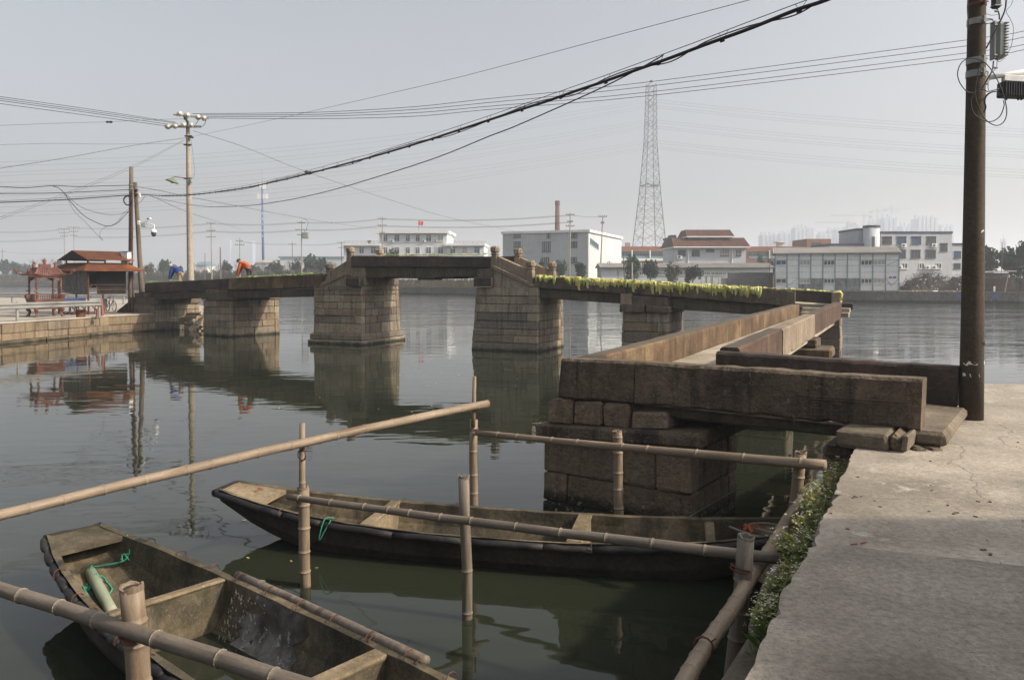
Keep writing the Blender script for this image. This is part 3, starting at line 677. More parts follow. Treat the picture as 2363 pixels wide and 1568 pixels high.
# parapets of the middle span
ragged('parapet', MF, [(812, 615), (1131, 617.5), (1131, 591.5), (812, 589.5)], -0.3, 0.03, M['slab_dark'], 3, 18)
mb = MB(); a0, a1 = sat(MF, 812, 600), sat(MF, 1131, 600); zt = zat(MF, 960, 590)
mb.abox(MF, a0, a1, zt - .52, zt, -2.78, -2.5, .02); mb.build('parapet', M['slab_dark'], BR)
def post(a, d, zb, zt, mat, w=0.33):
    """square baluster with neck rings and a carved cushion head"""
    mb = MB(); c = MF.w(a, 0, d); ax = MF.d
    hh = 0.30
    mb.box(c + UP*((zb + zt - hh - .13)/2), (w*.92, w*.92, zt - hh - .13 - zb), ax, .025)
    mb.box(c + UP*(zt - hh - .105), (w*.78, w*.78, .06), ax, .02)
    mb.box(c + UP*(zt - hh - .05), (w*.98, w*.98, .055), ax, .022)
    mb.box(c + UP*(zt - hh - .012), (w*.8, w*.8, .03), ax, .01)
    mb.box(c + UP*(zt - hh/2), (w*1.08, w*1.08, hh), ax, .075)
    for s in (1, -1):
        mb.box(c + UP*(zt - hh/2) + MF.n*s*(w*.545), (w*.6, .016, hh*.55), ax, .006)
        mb.box(c + UP*(zt - hh/2) + MF.d*s*(w*.545), (w*.6, .016, hh*.55), MF.n, .006)
    mb.jitter(.006, int(a*10)); return mb.build('post', mat, BR)
uR, uL = sat(MF, 1139.5, 600), sat(MF, 805, 600)
lR, lL = sat(MF, 1222, 630), sat(MF, 756.5, 630)
zR, zL = zat(MF, 1139.5, 567.5), zat(MF, 805, 569.5)
zr2, zl2 = zat(MF, 1223, 600.5), zat(MF, 756.5, 608)
for d in (-0.13, -2.64):
    post(uR, d, 3.3, zR, M['slab_tan']); post(uL, d, 3.3, zL, M['slab_tan'])
    post(lR, d, zat(MF, 1222, 656), zr2, M['slab_tan']); post(lL, d, zat(MF, 756, 652), zl2, M['slab_tan'])
    o0, o1 = d - .13, d + .13
    for (a0, a1, zA, zB) in ((uR + .16, lR - .16, zat(MF, 1150, 590), zat(MF, 1214, 620)), (uL - .16, lL + .16, zat(MF, 797, 602), zat(MF, 765, 624))):
        mb = MB(); h = 0.62
        p = [MF.w(a0, zA - h, o0), MF.w(a1, zB - h, o0), MF.w(a1, zB - h, o1), MF.w(a0, zA - h, o1), MF.w(a0, zA, o0), MF.w(a1, zB, o0), MF.w(a1, zB, o1), MF.w(a0, zA, o1)]
        mb.hexa(p, .025); mb.build('stair_parapet', M['slab_tan'], BR)
for px in ([(1138, 622), (1229, 664), (1233, 657), (1139, 612.5)], [(797, 634), (735, 664), (733, 656), (797, 624)]):
    slab('string_stone', MF, px, -0.35, 0.09, M['slab_tan'], .015, .006)
for (s0, s1, zz) in ((uR, lR, 2.72), (uL, lL, 2.95)):     # treads
    for k in range(4):
        t = k / 4; mb = MB(); z1 = 3.76 + (zz - 3.76) * (k + 1) / 5
        x0, x1 = s0 + (s1 - s0) * t, s0 + (s1 - s0) * (k + 1) / 4
        mb.abox(MF, min(x0, x1), max(x0, x1) - .01, z1 - .22, z1, -2.5, -0.28, .015); mb.build('step', M['deck'], BR)
# --- right-hand spans
eA, eB, eC = sat(MF, 1233, 650), sat(MF, 1548, 670), sat(MF, 1834, 690)
ragged('parapet', MF, [(1233, 663.5), (1547, 684.5), (1547, 651.5), (1233, 637.5)], -0.28, 0.02, M['slab'], 5, 20, .018)
ragged('parapet', MF, [(1549, 684.5), (1834, 708), (1834, 671), (1549, 651.7)], -0.28, 0.025, M['slab'], 6, 18, .02)
ztE = lambda a: zat(MF, 1233, 637.5) + (zat(MF, 1834, 671) - zat(MF, 1233, 637.5)) * (a - eA) / (eC - eA)
eD = sat(MF, 1939, 676)
def along(a0, a1, dz0, dz1, d0, d1, name, mat, ch=.02, n=1):
    mb = MB()
    mb.hexa([MF.w(a0, ztE(a0) + dz0, d0), MF.w(a1, ztE(a1) + dz0, d0), MF.w(a1, ztE(a1) + dz0, d1), MF.w(a0, ztE(a0) + dz0, d1),
             MF.w(a0, ztE(a0) + dz1, d0), MF.w(a1, ztE(a1) + dz1, d0), MF.w(a1, ztE(a1) + dz1, d1), MF.w(a0, ztE(a0) + dz1, d1)], ch)
    return mb.build(name, mat, BR)
along(eA, eB, -.50, 0, -2.78, -2.5, 'parapet', M['slab']); along(eB + .01, eD - .3, -.52, 0, -2.78, -2.5, 'parapet', M['slab_dark'])
for i, (d0, d1) in enumerate(((-.85, -.16), (-1.65, -.89), (-2.46, -1.69))):
    along(eA - .25, eB - .02, -.92, -.515, d0, d1, 'deck_beam', M['beam'], .03); along(eB + .02, eD - .5, -1.0, -.57, d0, d1, 'deck_beam', M['beam'], .03)
along(eA, eB, -.51, -.42, -2.49, -.29, 'deck', M['deck'], .0); along(eB, eD, -.565, -.47, -2.49, -.29, 'deck', M['deck'], .0)
# end parapet across the bridge at the bend, lit on its outer side
mb = MB(); zt = ztE(eD); mb.abox(MF, eD - .3, eD, zt - .66, zt + .02, -2.8, -.02, .02); mb.build('parapet', M['slab_tan'], BR)
Pm0, Pm1 = sat(MF, 1435, 760, .05), sat(MF, 1540, 760, .05)
zs = [-0.35, 0.1, 0.55, 1.0, zat(MF, 1540, 745, .05), zat(MF, 1540, 721.5, .05)]
pier(MF, Pm0 - .03, Pm1 + .02, zs, 3.0, 0.08, 0.02, 0.0, 0.03, 0.06, 3)
slab('cross_stone', MF, [(1429, 721), (1486, 722), (1486, 703), (1429, 702)], -2.9, 0.18, M['slab'], .03, .015)
slab('cross_stone', MF, [(1490, 721), (1545, 722.5), (1545, 706), (1490, 704)], -2.9, 0.17, M['slab'], .04, .02)
slab('bearing_stone', MF, [(1431, 702), (1457, 703), (1457, 678), (1432, 678)], -2.5, 0.08, M['slab_tan'], .02, .01)
slab('bearing_stone', MF, [(1458, 703.5), (1540, 705), (1540, 687), (1458, 681)], -2.5, 0.07, M['slab'], .02, .015)
zs = [-0.35, 0.1, 0.5, 0.9, 1.35, zat(MF, 1945, 716)]
pier(MF, eD - 1.5, eD + .02, zs, 2.9, 0.02, 0, 0.0, 0.02, 0.03, 4)
mb = MB(); mb.abox(MF, eD - .2, eD + .42, zs[-1] - .02, zs[-1] + .24, -1.7, -1.2, .03); mb.build('cross_stone', M['slab_dark'], BR)
mb = MB(); mb.abox(MF, eD - 1.4, eD + .0, zs[-1] + .0, zt - .665, -2.7, -.05, .03); mb.build('bearing_stone', M['stone'], BR)
# --- left-hand spans
lA, lB, lC = sat(LF, 335, 665), sat(LF, 526, 655), sat(LF, 729, 650)
ragged('parapet', LF, [(334, 673.5), (526, 668.5), (526, 642), (335, 653)], -0.28, 0.0, M['slab_dark'], 8, 14, .015)
ragged('parapet', LF, [(527.5, 668.5), (734, 663.5), (748, 632), (527.5, 641.8)], -0.28, 0.0, M['slab_brown'], 9, 14, .015)
ztL = lambda a: zat(LF, 335, 653) + (zat(LF, 747, 633) - zat(LF, 335, 653)) * (a - lA) / (sat(LF, 747, 633) - lA)
def alongL(a0, a1, dz0, dz1, d0, d1, name, mat, ch=.02):
    mb = MB()
    mb.hexa([LF.w(a0, ztL(a0) + dz0, d0), LF.w(a1, ztL(a1) + dz0, d0), LF.w(a1, ztL(a1) + dz0, d1), LF.w(a0, ztL(a0) + dz0, d1),
             LF.w(a0, ztL(a0) + dz1, d0), LF.w(a1, ztL(a1) + dz1, d0), LF.w(a1, ztL(a1) + dz1, d1), LF.w(a0, ztL(a0) + dz1, d1)], ch)
    return mb.build(name, mat, BR)
lE = sat(LF, 742, 650)
alongL(lA, lB, -.56, 0, -2.78, -2.5, 'parapet', M['slab_dark']); alongL(lB + .01, lE, -.56, 0, -2.78, -2.5, 'parapet', M['slab'])
for (d0, d1) in ((-.85, -.18), (-1.65, -.89), (-2.46, -1.69)):
    alongL(lA + .1, lB - .02, -1.0, -.62, d0, d1, 'deck_beam', M['beam'], .03); alongL(lB + .02, lE, -1.06, -.66, d0, d1, 'deck_beam', M['beam'], .03)
alongL(lA - .3, lE, -.61, -.53, -2.49, -.29, 'deck', M['deck'], 0)
a0, a1 = sat(LF, 469, 740, .1), sat(LF, 528, 740, .1)
vs2 = (757, 742, 725.7, 709.6, 693.4)
zs = [-0.35] + [zat(LF, 528, v, .1) for v in vs2]
pier(LF, a0, a1, zs, 3.35, 0.12, 0.0, -.01, 0.02, 0.04, 5)
zc = zs[-1]
mb = MB(); mb.abox(LF, a0 - .05, a1 + .06, zc + .01, zc + .24, -3.2, .2, .03); mb.jitter(.015, 4); mb.build('cross_stone', M['slab'], BR)
mb = MB(); mb.abox(LF, a0 + .15, a1 - .25, zc + .25, zat(LF, 520, 669), -2.7, .05, .03); mb.jitter(.012, 5); mb.build('bearing_stone', M['slab'], BR)
grs = (LF, a0, a1, zc + .24)
a1 = sat(LF, 347, 720, .1); a0 = a1 - 2.2
zs = [-0.35, 0.12, 0.5, 0.85, 1.25, 1.6]
pier(LF, a0, a1, zs, 3.3, 0.12, 0, 0, 0.01, 0.03, 6)
mb = MB(); mb.abox(LF, a0 - .1, a1 + .12, 1.605, 2.0, -3.1, .18, .03); mb.build('cross_stone', M['slab'], BR)
mb = MB(); mb.abox(LF, a0 + .3, a1 - .35, 2.005, ztL(lA) - .6, -2.7, .08, .03); mb.build('bearing_stone', M['slab'], BR)
# ramp at the left end
mb = MB()
for (d0, d1) in ((-.3, 0.02), (-2.78, -2.5)):
    mb.prism([LF.w(a1 - .75, 1.0, d1), LF.w(a1 - .75, 2.35, d1), LF.w(a1 - 1.2, 2.35, d1), LF.w(a1 - 4.2, 1.1, d1), LF.w(a1 - 4.2, 1.0, d1)], -LF.n * (d1 - d0))
mb.build('ramp_wall', M['slab_dark'], BR)
mb = MB(); mb.prism([LF.w(a1 - .75, .9, -.3), LF.w(a1 - .75, 2.3, -.3), LF.w(a1 - 4.2, .95, -.3)], -LF.n * 2.2); mb.build('ramp', M['deck'], BR)
M['slab_red'] = pmat('red_brown_parapet_stone', (0.05, 0.032, 0.024), (0.09, 0.058, 0.042), 2.2, 0.9, 0.7, 18, streak=0.6, pits=0.2, third=(0.125, 0.08, 0.055), bdist=0.02, topdark=(0.075, 0.065, 0.052))
# --- long near span running from the bend to the dock corner
iz = lambda u, v: IF.sz(u, v)
I0, I1 = IF.sz(1361, 829), IF.sz(1845, 701.5)
def seg(F, a0, a1, z0, z1, h0, h1, d0, d1, name, mat, seed=0, amp=.012):
    """sloping parapet piece, top z0->z1, height h0->h1"""
    r = random.Random(seed); n = max(2, int((a1 - a0) / .4)); mb = MB(); ring = []
    for i in range(n + 1):
        t = i / n; a = a0*(1-t) + a1*t; zt = z0*(1-t) + z1*t + r.uniform(-amp, amp)*.4; zb = zt - (h0*(1-t) + h1*t) + r.uniform(-amp, amp); e = .022 + r.uniform(0, .012)
        ring.append([F.w(a, zb + e, d1 + r.uniform(-.005, .005)), F.w(a, zt - e, d1 + r.uniform(-.005, .005)), F.w(a, zt, d1 - e), F.w(a, zt, d0 + e), F.w(a, zt - e, d0), F.w(a, zb + e, d0), F.w(a, zb, d0 + e), F.w(a, zb, d1 - e)])
    mb.v = [tuple(p) for q in ring for p in q]
    for i in range(n):
        for j in range(8): mb.f.append((i*8+j, i*8+(j+1) % 8, (i+1)*8+(j+1) % 8, (i+1)*8+j))
    mb.f.append(tuple(range(8))); mb.f.append(tuple(n*8 + j for j in range(8)))
    return mb.build(name, mat, BR)
ia = [0.22, iz(1618, 756)[0], iz(1745, 724)[0], I1[0]]
itop = lambda a: I0[1] + (I1[1] - I0[1]) * (a - I0[0]) / (I1[0] - I0[0])
for k, mt in enumerate(('slab_brown', 'slab_brown', 'slab_brown')):
    seg(IF, ia[k] + (.012 if k else 0), ia[k+1], itop(ia[k]), itop(ia[k+1]), .44, .46, -.3, 0, 'parapet', M[mt], k)
O0, O1 = OF.sz(1693, 808), OF.sz(1942.6, 696.6)
otop = lambda a: O0[1] + (O1[1] - O0[1]) * (a - O0[0]) / (O1[0] - O0[0])
oa = [0.5, OF.sz(1805, 770)[0], OF.sz(1879, 735)[0], O1[0]]
for k, mt in enumerate(('slab_red', 'slab_tan', 'slab_red')):
    seg(OF, oa[k] + (.015 if k else 0), oa[k+1], otop(oa[k]), otop(oa[k+1]), .56, .58, -.28, 0.0 if k != 1 else .015, 'parapet', M[mt], 10 + k)
# deck between them
dl = lambda a, o: IF.w(a, itop(a) - .44, o)
mb = MB(); n = 10
for k in range(n):
    t0, t1 = I0[0] + .5 + (I1[0] + .2 - I0[0]) * k / n, I0[0] + .5 + (I1[0] + .2 - I0[0]) * (k + 1) / n
    q = []
    for t in (t0, t1):
        c = IF.w(t, 0, 0); b = (c - OF.P).dot(OF.d); e = OF.w(b, 0, -.26)
        q.append((c, e, itop(min(t, I1[0])) - .43))
    mb.add([(q[0][0].x - .02, q[0][0].y, q[0][2]), (q[0][1].x, q[0][1].y, q[0][2]), (q[1][1].x, q[1][1].y, q[1][2]), (q[1][0].x - .02, q[1][0].y, q[1][2])] +
           [(q[0][0].x - .02, q[0][0].y, q[0][2] - .32), (q[0][1].x, q[0][1].y, q[0][2] - .32), (q[1][1].x, q[1][1].y, q[1][2] - .32), (q[1][0].x - .02, q[1][0].y, q[1][2] - .32)],
           [(0, 1, 2, 3), (7, 6, 5, 4), (0, 4, 5, 1), (3, 2, 6, 7), (1, 5, 6, 2), (0, 3, 7, 4)])
mb.build('deck', M['deck'], BR)
for k, (dd, zz) in enumerate(((.25, 1.93), (.62, 2.08))):      # two steps up to the main deck
    c = IF.w(I1[0] + dd, 0, 0.0); e = c + IF.n * 1.62
    mb = MB(); f = IF.d * .36
    mb.hexa([V(c.x, c.y, zz - .17), V(e.x, e.y, zz - .17), V(e.x + f.x, e.y + f.y, zz - .17), V(c.x + f.x, c.y + f.y, zz - .17), V(c.x, c.y, zz), V(e.x, e.y, zz), V(e.x + f.x, e.y + f.y, zz), V(c.x + f.x, c.y + f.y, zz)], .02)
    mb.build('step', M['deck'], BR)
XF = lambda a, w: Fac((OF.w(a, 0, -1.75).x, OF.w(a, 0, -1.75).y), d=(OF.n.x, OF.n.y))     # piers stand across the span, fronts to the lens
for j, (a, w, zt_) in enumerate(((5.6, 1.15, 1.38), (11.2, 1.1, 1.42))):
    F = XF(a, w); P_ = pier(F, -.1, 1.75, [-0.35, .15, .6, 1.0], w, 0.0, .03, .03, .03, .03, 20 + j)
    mb = MB(); mb.abox(F, -.3, 2.1, 1.005, 1.27, -w + .1, .1, .05); mb.jitter(.02, j); mb.build('cross_stone', M['slab_brown'], BR)
    mb = MB(); mb.abox(F, 0, 1.72, 1.275, zt_ + .1, -w + .2, -.05, .04); mb.jitter(.02, j + 7); mb.build('bearing_stone', M['slab'], BR)
# --- near span at the dock
ragged('parapet', NF, [(1288, 918), (1461, 930), (1464, 834.5), (1295, 827)], -0.28, 0.0, M['slab'], 30, 6, .012)
fp = ragged('parapet', NF, [(1463, 931), (2124, 993), (2129, 876), (1466, 834.5)], -0.28, 0.005, M['slab'], 31, 22, .016)
# carved panel on the near parapet: raised frame and worn raised strokes
cv = MB()
def stroke(x0, y0, x1, y1, w=.016):
    a = NF.pt(1225.2 + x0*.48153, 761.7 + y0*.48153, .010); b = NF.pt(1225.2 + x1*.48153, 761.7 + y1*.48153, .010)
    cv.box((a + b) / 2, ((b - a).length + w, w, w), b - a, .005, ay=NF.n)
for s in ((1265, 310, 1812, 348), (1262, 312, 1262, 440), (1812, 350, 1812, 470), (1265, 322, 1810, 360)): stroke(*s, .018)
for s in ((1345, 345, 1400, 348), (1345, 345, 1342, 420), (1350, 372, 1395, 374), (1362, 390, 1362, 425), (1385, 388, 1390, 428), (1340, 405, 1402, 408),
          (1440, 352, 1440, 420), (1440, 352, 1470, 354), (1470, 354, 1470, 418), (1440, 385, 1470, 387), (1480, 354, 1505, 356), (1505, 356, 1508, 430), (1482, 380, 1505, 382),
          (1565, 370, 1600, 378), (1585, 360, 1580, 430), (1560, 410, 1615, 432), (1600, 380, 1622, 425),
          (1690, 378, 1690, 440), (1655, 405, 1735, 410), (1668, 440, 1720, 444), (1710, 370, 1745, 395)): stroke(*s, .015)
cv.build('carved_panel', M['slab'], fp)
z6n = lambda x, y: (1225.2 + x * .48153, 761.7 + y * .48153)
for px in (((76, 448), (196, 455), (196, 338), (78, 332)), ((200, 456), (337, 466), (337, 345), (200, 338)), ((342, 466), (470, 476), (470, 356), (342, 350)), ((477, 478), (655, 484), (655, 400), (477, 392))):
    slab('stone', NF, [z6n(*p) for p in px], -1.7, 0.02, M['nearstone'], .035, .016)
slab('ledge', NF, [z6n(18, 512), z6n(815, 572), z6n(812, 498), z6n(12, 448)], -1.75, 0.14, M['slab'], .035, .014)
n0, n1 = sat(NF, 1251, 1060, 0), sat(NF, 1597, 1080, 0)
zt0 = zat(NF, 1600, 1042, .1)
zs = [-0.4, zat(NF, 1250, 1152), zat(NF, 1250, 1084), zt0]
pier(NF, n0, n1, zs, 1.6, 0.02, .02, .005, .01, .03, 31, fronts=[[.3], [.18], [.78]], mat='nearstone')
mb = MB(); mb.abox(NF, n0 + .25, sat(NF, 1935, 1000), zat(NF, 1700, 985), zat(NF, 1700, 962), -1.75, -.12, .02); mb.build('deck_beam', M['beam'], BR)
mb = MB()
mb.hexa([NF.w(.3, 1.36, -2.0), NF.w(4.1, 1.36, -2.0), NF.w(4.1, 1.36, -.27), NF.w(.3, 1.36, -.27), NF.w(.3, 1.53, -2.0), NF.w(4.1, 1.515, -2.0), NF.w(4.1, 1.515, -.27), NF.w(.3, 1.53, -.27)]); mb.build('deck', M['deck'], BR)
# rear parapet of the near span
ragged('parapet', NF, [(1652, 905), (2206, 940), (2211, 848), (1652, 811)], -2.32, -2.0, M['slab_dark'], 33, 18, .016)
# stones at the dock end
BF = Fac((0, 7.76), a=0.6)          # front line of the packing stones on the dock
ssz = zat(BF, 2181, 1001); mb = MB(); fr = [on(2094, 992, ssz), on(2181, 1001, ssz), on(2232, 938, ssz), on(2122, 930, ssz)]
mb.hexa([p + UP*(DZ + .025 - ssz) for p in fr] + fr, .03); mb.jitter(.012, 3); mb.build('step_stone', M['ledge'], BR)
BG = Fac((3.69, 7.73), d=(0.81, -0.587))
slab('bearing_stone', BG, [(1929, 1027), (2046, 1046), (2047, 1000), (1929, 990)], -.8, 0.0, M['ledge'], .03, .012)
slab('bearing_stone', BG, [(2050, 1044), (2076, 1043), (2080, 1004), (2051, 1000)], -.6, -0.05, M['slab'], .035, .015)
slab('bearing_stone', BG, [(2080, 1043), (2095, 1042), (2096, 1004), (2083, 1004)], -.5, -.03, M['ledge'], .015, .01)
slab('bearing_stone', BG, [(1898, 1062), (1962, 1058), (1956, 1022), (1903, 1018)], -.9, -.06, M['slab'], .05, .02)
WF = Fac((0, 7.70), a=0.6)
for px in (((2112, 1046), (2144, 1047), (2142, 1035), (2114, 1034)), ((2150, 1048), (2182, 1047), (2180, 1036), (2150, 1035))):
    slab('wedge_stone', WF, px, -.2, 0.0, M['slab'], .02, .008)
ab0 = sat(NF, 1905, 1050)
mb = MB(); mb.abox(NF, ab0 - .05, ab0 + 1.1, -.4, 1.3, -2.3, -.05, .04); mb.build('abutment', M['stone'], BR)
# ------------------------------------------------------------------ bamboo staging
def bamboo(p0, p1, r0, r1, name, mat, label, group, gap=0.28, bend=0.0, hollow_shade=False, seed=0, cat='bamboo post'):
    r = random.Random(seed); p0, p1 = Vector(p0), Vector(p1); L_ = (p1 - p0).length; d = (p1 - p0) / L_
    side = d.cross(UP); side = side.normalized() if side.length > .1 else V(1, 0, 0); sag = side.cross(d) if abs(d.z) < .7 else side
    pts = []; rs = []; nodes = []
    x = r.uniform(.05, gap * .8)
    while x < L_ - .05: nodes.append(x); x += gap * r.uniform(.68, 1.35)
    kink = 0.0
    def put(x, rr):
        t = x / L_; pts.append(p0 + d * x + sag * bend * 4 * t * (1 - t) + side * .006 * math.sin(x * 5 + seed)); rs.append(rr)
    R_ = lambda x: r0 + (r1 - r0) * x / L_
    put(0, R_(0))
    for x in nodes:
        for dx, k in ((-.028, 1.0), (-.010, 1.02), (-.004, 1.09), (.004, 1.07), (.008, .985), (.03, 1.0)):
            if 0 < x + dx < L_: put(x + dx, R_(x) * k)
    put(L_, R_(L_))
    mb = MB()
    mb.tube(pts, rs, 12)
    # the culm lies along its own z axis so that its grain runs lengthwise
    RM = d.to_track_quat('Z', 'Y').to_matrix(); lo = p0 if p0.z < p1.z else p1
    mb.v = [tuple(RM.transposed() @ (Vector(q) - lo)) for q in mb.v]
    o = solo(mb, name, mat, label, cat, group, loc=(0, 0, 0), smooth=True)
    o.location = lo; o.rotation_euler = RM.to_euler(); o['_org'] = tuple(lo)
    nr = MB()
    for x in nodes: nr.torus(p0 + d * x + sag * bend * 4 * (x/L_) * (1 - x/L_) + side * .006 * math.sin(x * 5 + seed), R_(x) * 1.055, .0035, d, 12, 4)
    nr = nr.build('node_rings', M['node'], o, kind='stuff'); nr.matrix_parent_inverse = RM.to_4x4().inverted()
    if hollow_shade:       # split end: torn rim round a flat dark disc standing in for bore shade
        e = p1; rr = rs[-1]; h = MB(); x_ = d.orthogonal().normalized(); y_ = d.cross(x_); n_ = 14
        up_ = [r.uniform(.004, .03) for _ in range(n_)]
        for k_, (q, zz) in enumerate(((1.0, -.01), (1.01, None), (.8, None), (.74, -.0), (.74, .001))):
            for i in range(n_):
                a = 2*math.pi*i/n_; h.v.append(tuple(e + (x_*math.cos(a) + y_*math.sin(a))*rr*q + d*(zz if zz is not None else up_[i])))
        for k_ in range(3):
            for i in range(n_): h.f.append((k_*n_+i, k_*n_+(i+1) % n_, (k_+1)*n_+(i+1) % n_, (k_+1)*n_+i))
        h.f.append(tuple(3*n_ + i for i in range(n_))); h.v = h.v[:4*n_]
        h = h.build('torn_rim', mat, o); h.matrix_parent_inverse = RM.to_4x4().inverted()
        k2 = MB(); k2.tube([e + d*.0005, e + d*.002], rr*.76, 14); k2 = k2.build('hollow_shade', M['core'], o); k2.matrix_parent_inverse = RM.to_4x4().inverted()
    return o, pts
def binding(parent, c, axis, rad, turns=2, mat=None):
    mb = MB(); a = Vector(axis).normalized()
    for k in range(turns):
        t = a.orthogonal() * .15 * (k - .5)
        mb.torus(Vector(c) + a * .012 * (k - .5), rad * 1.04, .006, a + t, 14, 4)
    b = a.orthogonal().normalized(); q = Vector(c) + b * rad * 1.05
    mb.tube([q, q + b * .03 + a * .01, q + b * .045 - a * .015], .004, 4)
    w = mb.build('wire_binding', mat or M['rustdark'], parent); w.matrix_parent_inverse = parent.rotation_euler.to_matrix().to_4x4().inverted(); return w
GP, GR = 'bamboo posts standing in the water by the boats', 'bamboo rails lashed to the mooring posts'
A0 = on(705, 1352, 0); B0 = on(1079.6, 1426, 0)
def vpost(base, utop, vtop, Y): return at(utop, vtop, Y)
pA1 = at(699, 1128, A0.y - .02)
oA, _ = bamboo(A0 + V(.01, .02, -.5), pA1, .052, .058, 'bamboo_post', M['bamboo'], 'thick split bamboo post near the middle boat bow, a thinner cane rising from its top', GP, .24, hollow_shade=True, seed=1)
bamboo(pA1 - UP * .25 + V(0, -.012, 0), at(697, 976, A0.y - .05), .034, .029, 'bamboo_cane', M['bamboo'], 'thin cane rising from the split bamboo post to above the sloping rail', GP, .42, seed=2)
oB, _ = bamboo(B0 + V(.01, 0, -.5), at(1071, 1101, B0.y), .046, .050, 'bamboo_post', M['bamboo_g'], 'plain grey bamboo post standing in front of the middle boat, clear of the pier', GP, .42, hollow_shade=True, seed=3)
C0 = at(1092, 1160, 9.9)
oC, _ = bamboo(V(C0.x, C0.y, -.5), at(1093, 968, 9.9), .055, .05, 'bamboo_post', M['bamboo'], 'bamboo post behind the middle boat under the high end of the sloping rail', GP, .32, seed=4)
bamboo(at(1093, 985, 9.86), at(1094, 868, 9.85), .028, .022, 'bamboo_cane', M['bamboo'], 'slim cane tied on the post behind the middle boat, sticking up past the rail end', GP, .4, seed=5)
D0 = at(1430, 1190, 9.25)
oD, _ = bamboo(V(D0.x + .02, D0.y, -.5), at(1424, 997, 9.25), .058, .055, 'bamboo_post', M['bamboo'], 'crooked bamboo post standing before the big near pier', GP, .2, hollow_shade=True, seed=6)
oE, _ = bamboo(at(1815, 1330, 7.6), at(1848, 1045, 7.5), .058, .056, 'bamboo_post', M['bamboo'], 'short leaning bamboo post by the weeds at the dock, below the stone parapet', GP, .25, hollow_shade=True, seed=7)
oF, _ = bamboo(at(1672, 1640, 5.35) - UP * .4, at(1722, 1240, 5.3), .056, .058, 'bamboo_post', M['bamboo_g'], 'stout leaning bamboo post with a split open top close to the dock edge', GP, .26, hollow_shade=True, seed=8)
oG, _ = bamboo(at(340, 1720, 4.3) - UP * .5, at(304, 1356, 4.25), .064, .062, 'bamboo_post', M['bamboo'], 'thick ringed bamboo post in front of the left boat, wired to the low front rail', GP, .17, hollow_shade=True, seed=9)
r1L, r1R = at(-30, 1206, 5.55), at(1124, 931, 9.95)
rl1, _ = bamboo(r1L - (r1R - r1L).normalized() * 1.5, r1R, .036, .050, 'bamboo_rail', M['bamboo'], 'long sloping bamboo rail rising from the left edge to the tallest post behind the boat', GR, .30, .05, seed=11, cat='bamboo rail')
rl2, _ = bamboo(at(664, 1145, A0.y - .12), on(1832, 1292, 1.14), .032, .042, 'bamboo_rail', M['bamboo_g'], 'bamboo rail crossing in front of the middle boat to the dock', GR, .36, -.015, seed=12, cat='bamboo rail')
rl3s, rl3e = at(1560, 1600, 3.95), at(1858, 1140, 7.35)
rl3, _ = bamboo(rl3s - (rl3e - rl3s).normalized() * 1.6, rl3e, .047, .05, 'bamboo_rail', M['bamboo'], 'bamboo rail running along the weedy edge of the dock', GR, .22, seed=13, cat='bamboo rail')
g4 = at(305, 1466, 4.18); e4 = V(.88, -.47, -.0)
rl4, _ = bamboo(g4 - e4 * 2.6 + UP * .02, g4 + e4 * 2.2 + UP * .03, .041, .044, 'bamboo_rail', M['bamboo_g'], 'low front bamboo rail crossing over the left boat', GR, .42, seed=14, cat='bamboo rail')
rl5, _ = bamboo(at(1100, 998, 9.82), at(1905, 1073, 7.25), .036, .052, 'bamboo_rail', M['bamboo'], 'bamboo rail in front of the near stone pier, from the tallest post to the dock', GR, .44, -.01, seed=15, cat='bamboo rail')
for o, c, ax, rad in ((rl1, at(697, 1049, A0.y - .08), r1R - r1L, .052), (oA, at(699, 1155, A0.y), (0, 0, 1), .06), (oB, at(1073, 1196, B0.y), (0.3, 0, 1), .056), (oC, at(1093, 990, 9.9), (0, 0, 1), .055),
                      (oD, at(1427, 1022, 9.25), (.1, 0, 1), .06), (oE, at(1843, 1072, 7.5), (.2, 0, 1), .062), (oF, at(1709, 1310, 5.3), (.2, 0, 1), .064), (rl3, at(1712, 1330, 5.4), rl3e - rl3s, .054),
                      (rl3, at(1624, 1490, 4.4), rl3e - rl3s, .052), (oG, at(310, 1470, 4.25), (0, 0, 1), .068), (oG, at(309, 1462, 4.25), (.1, 0, 1), .068)):
    binding(o, c, ax, rad)

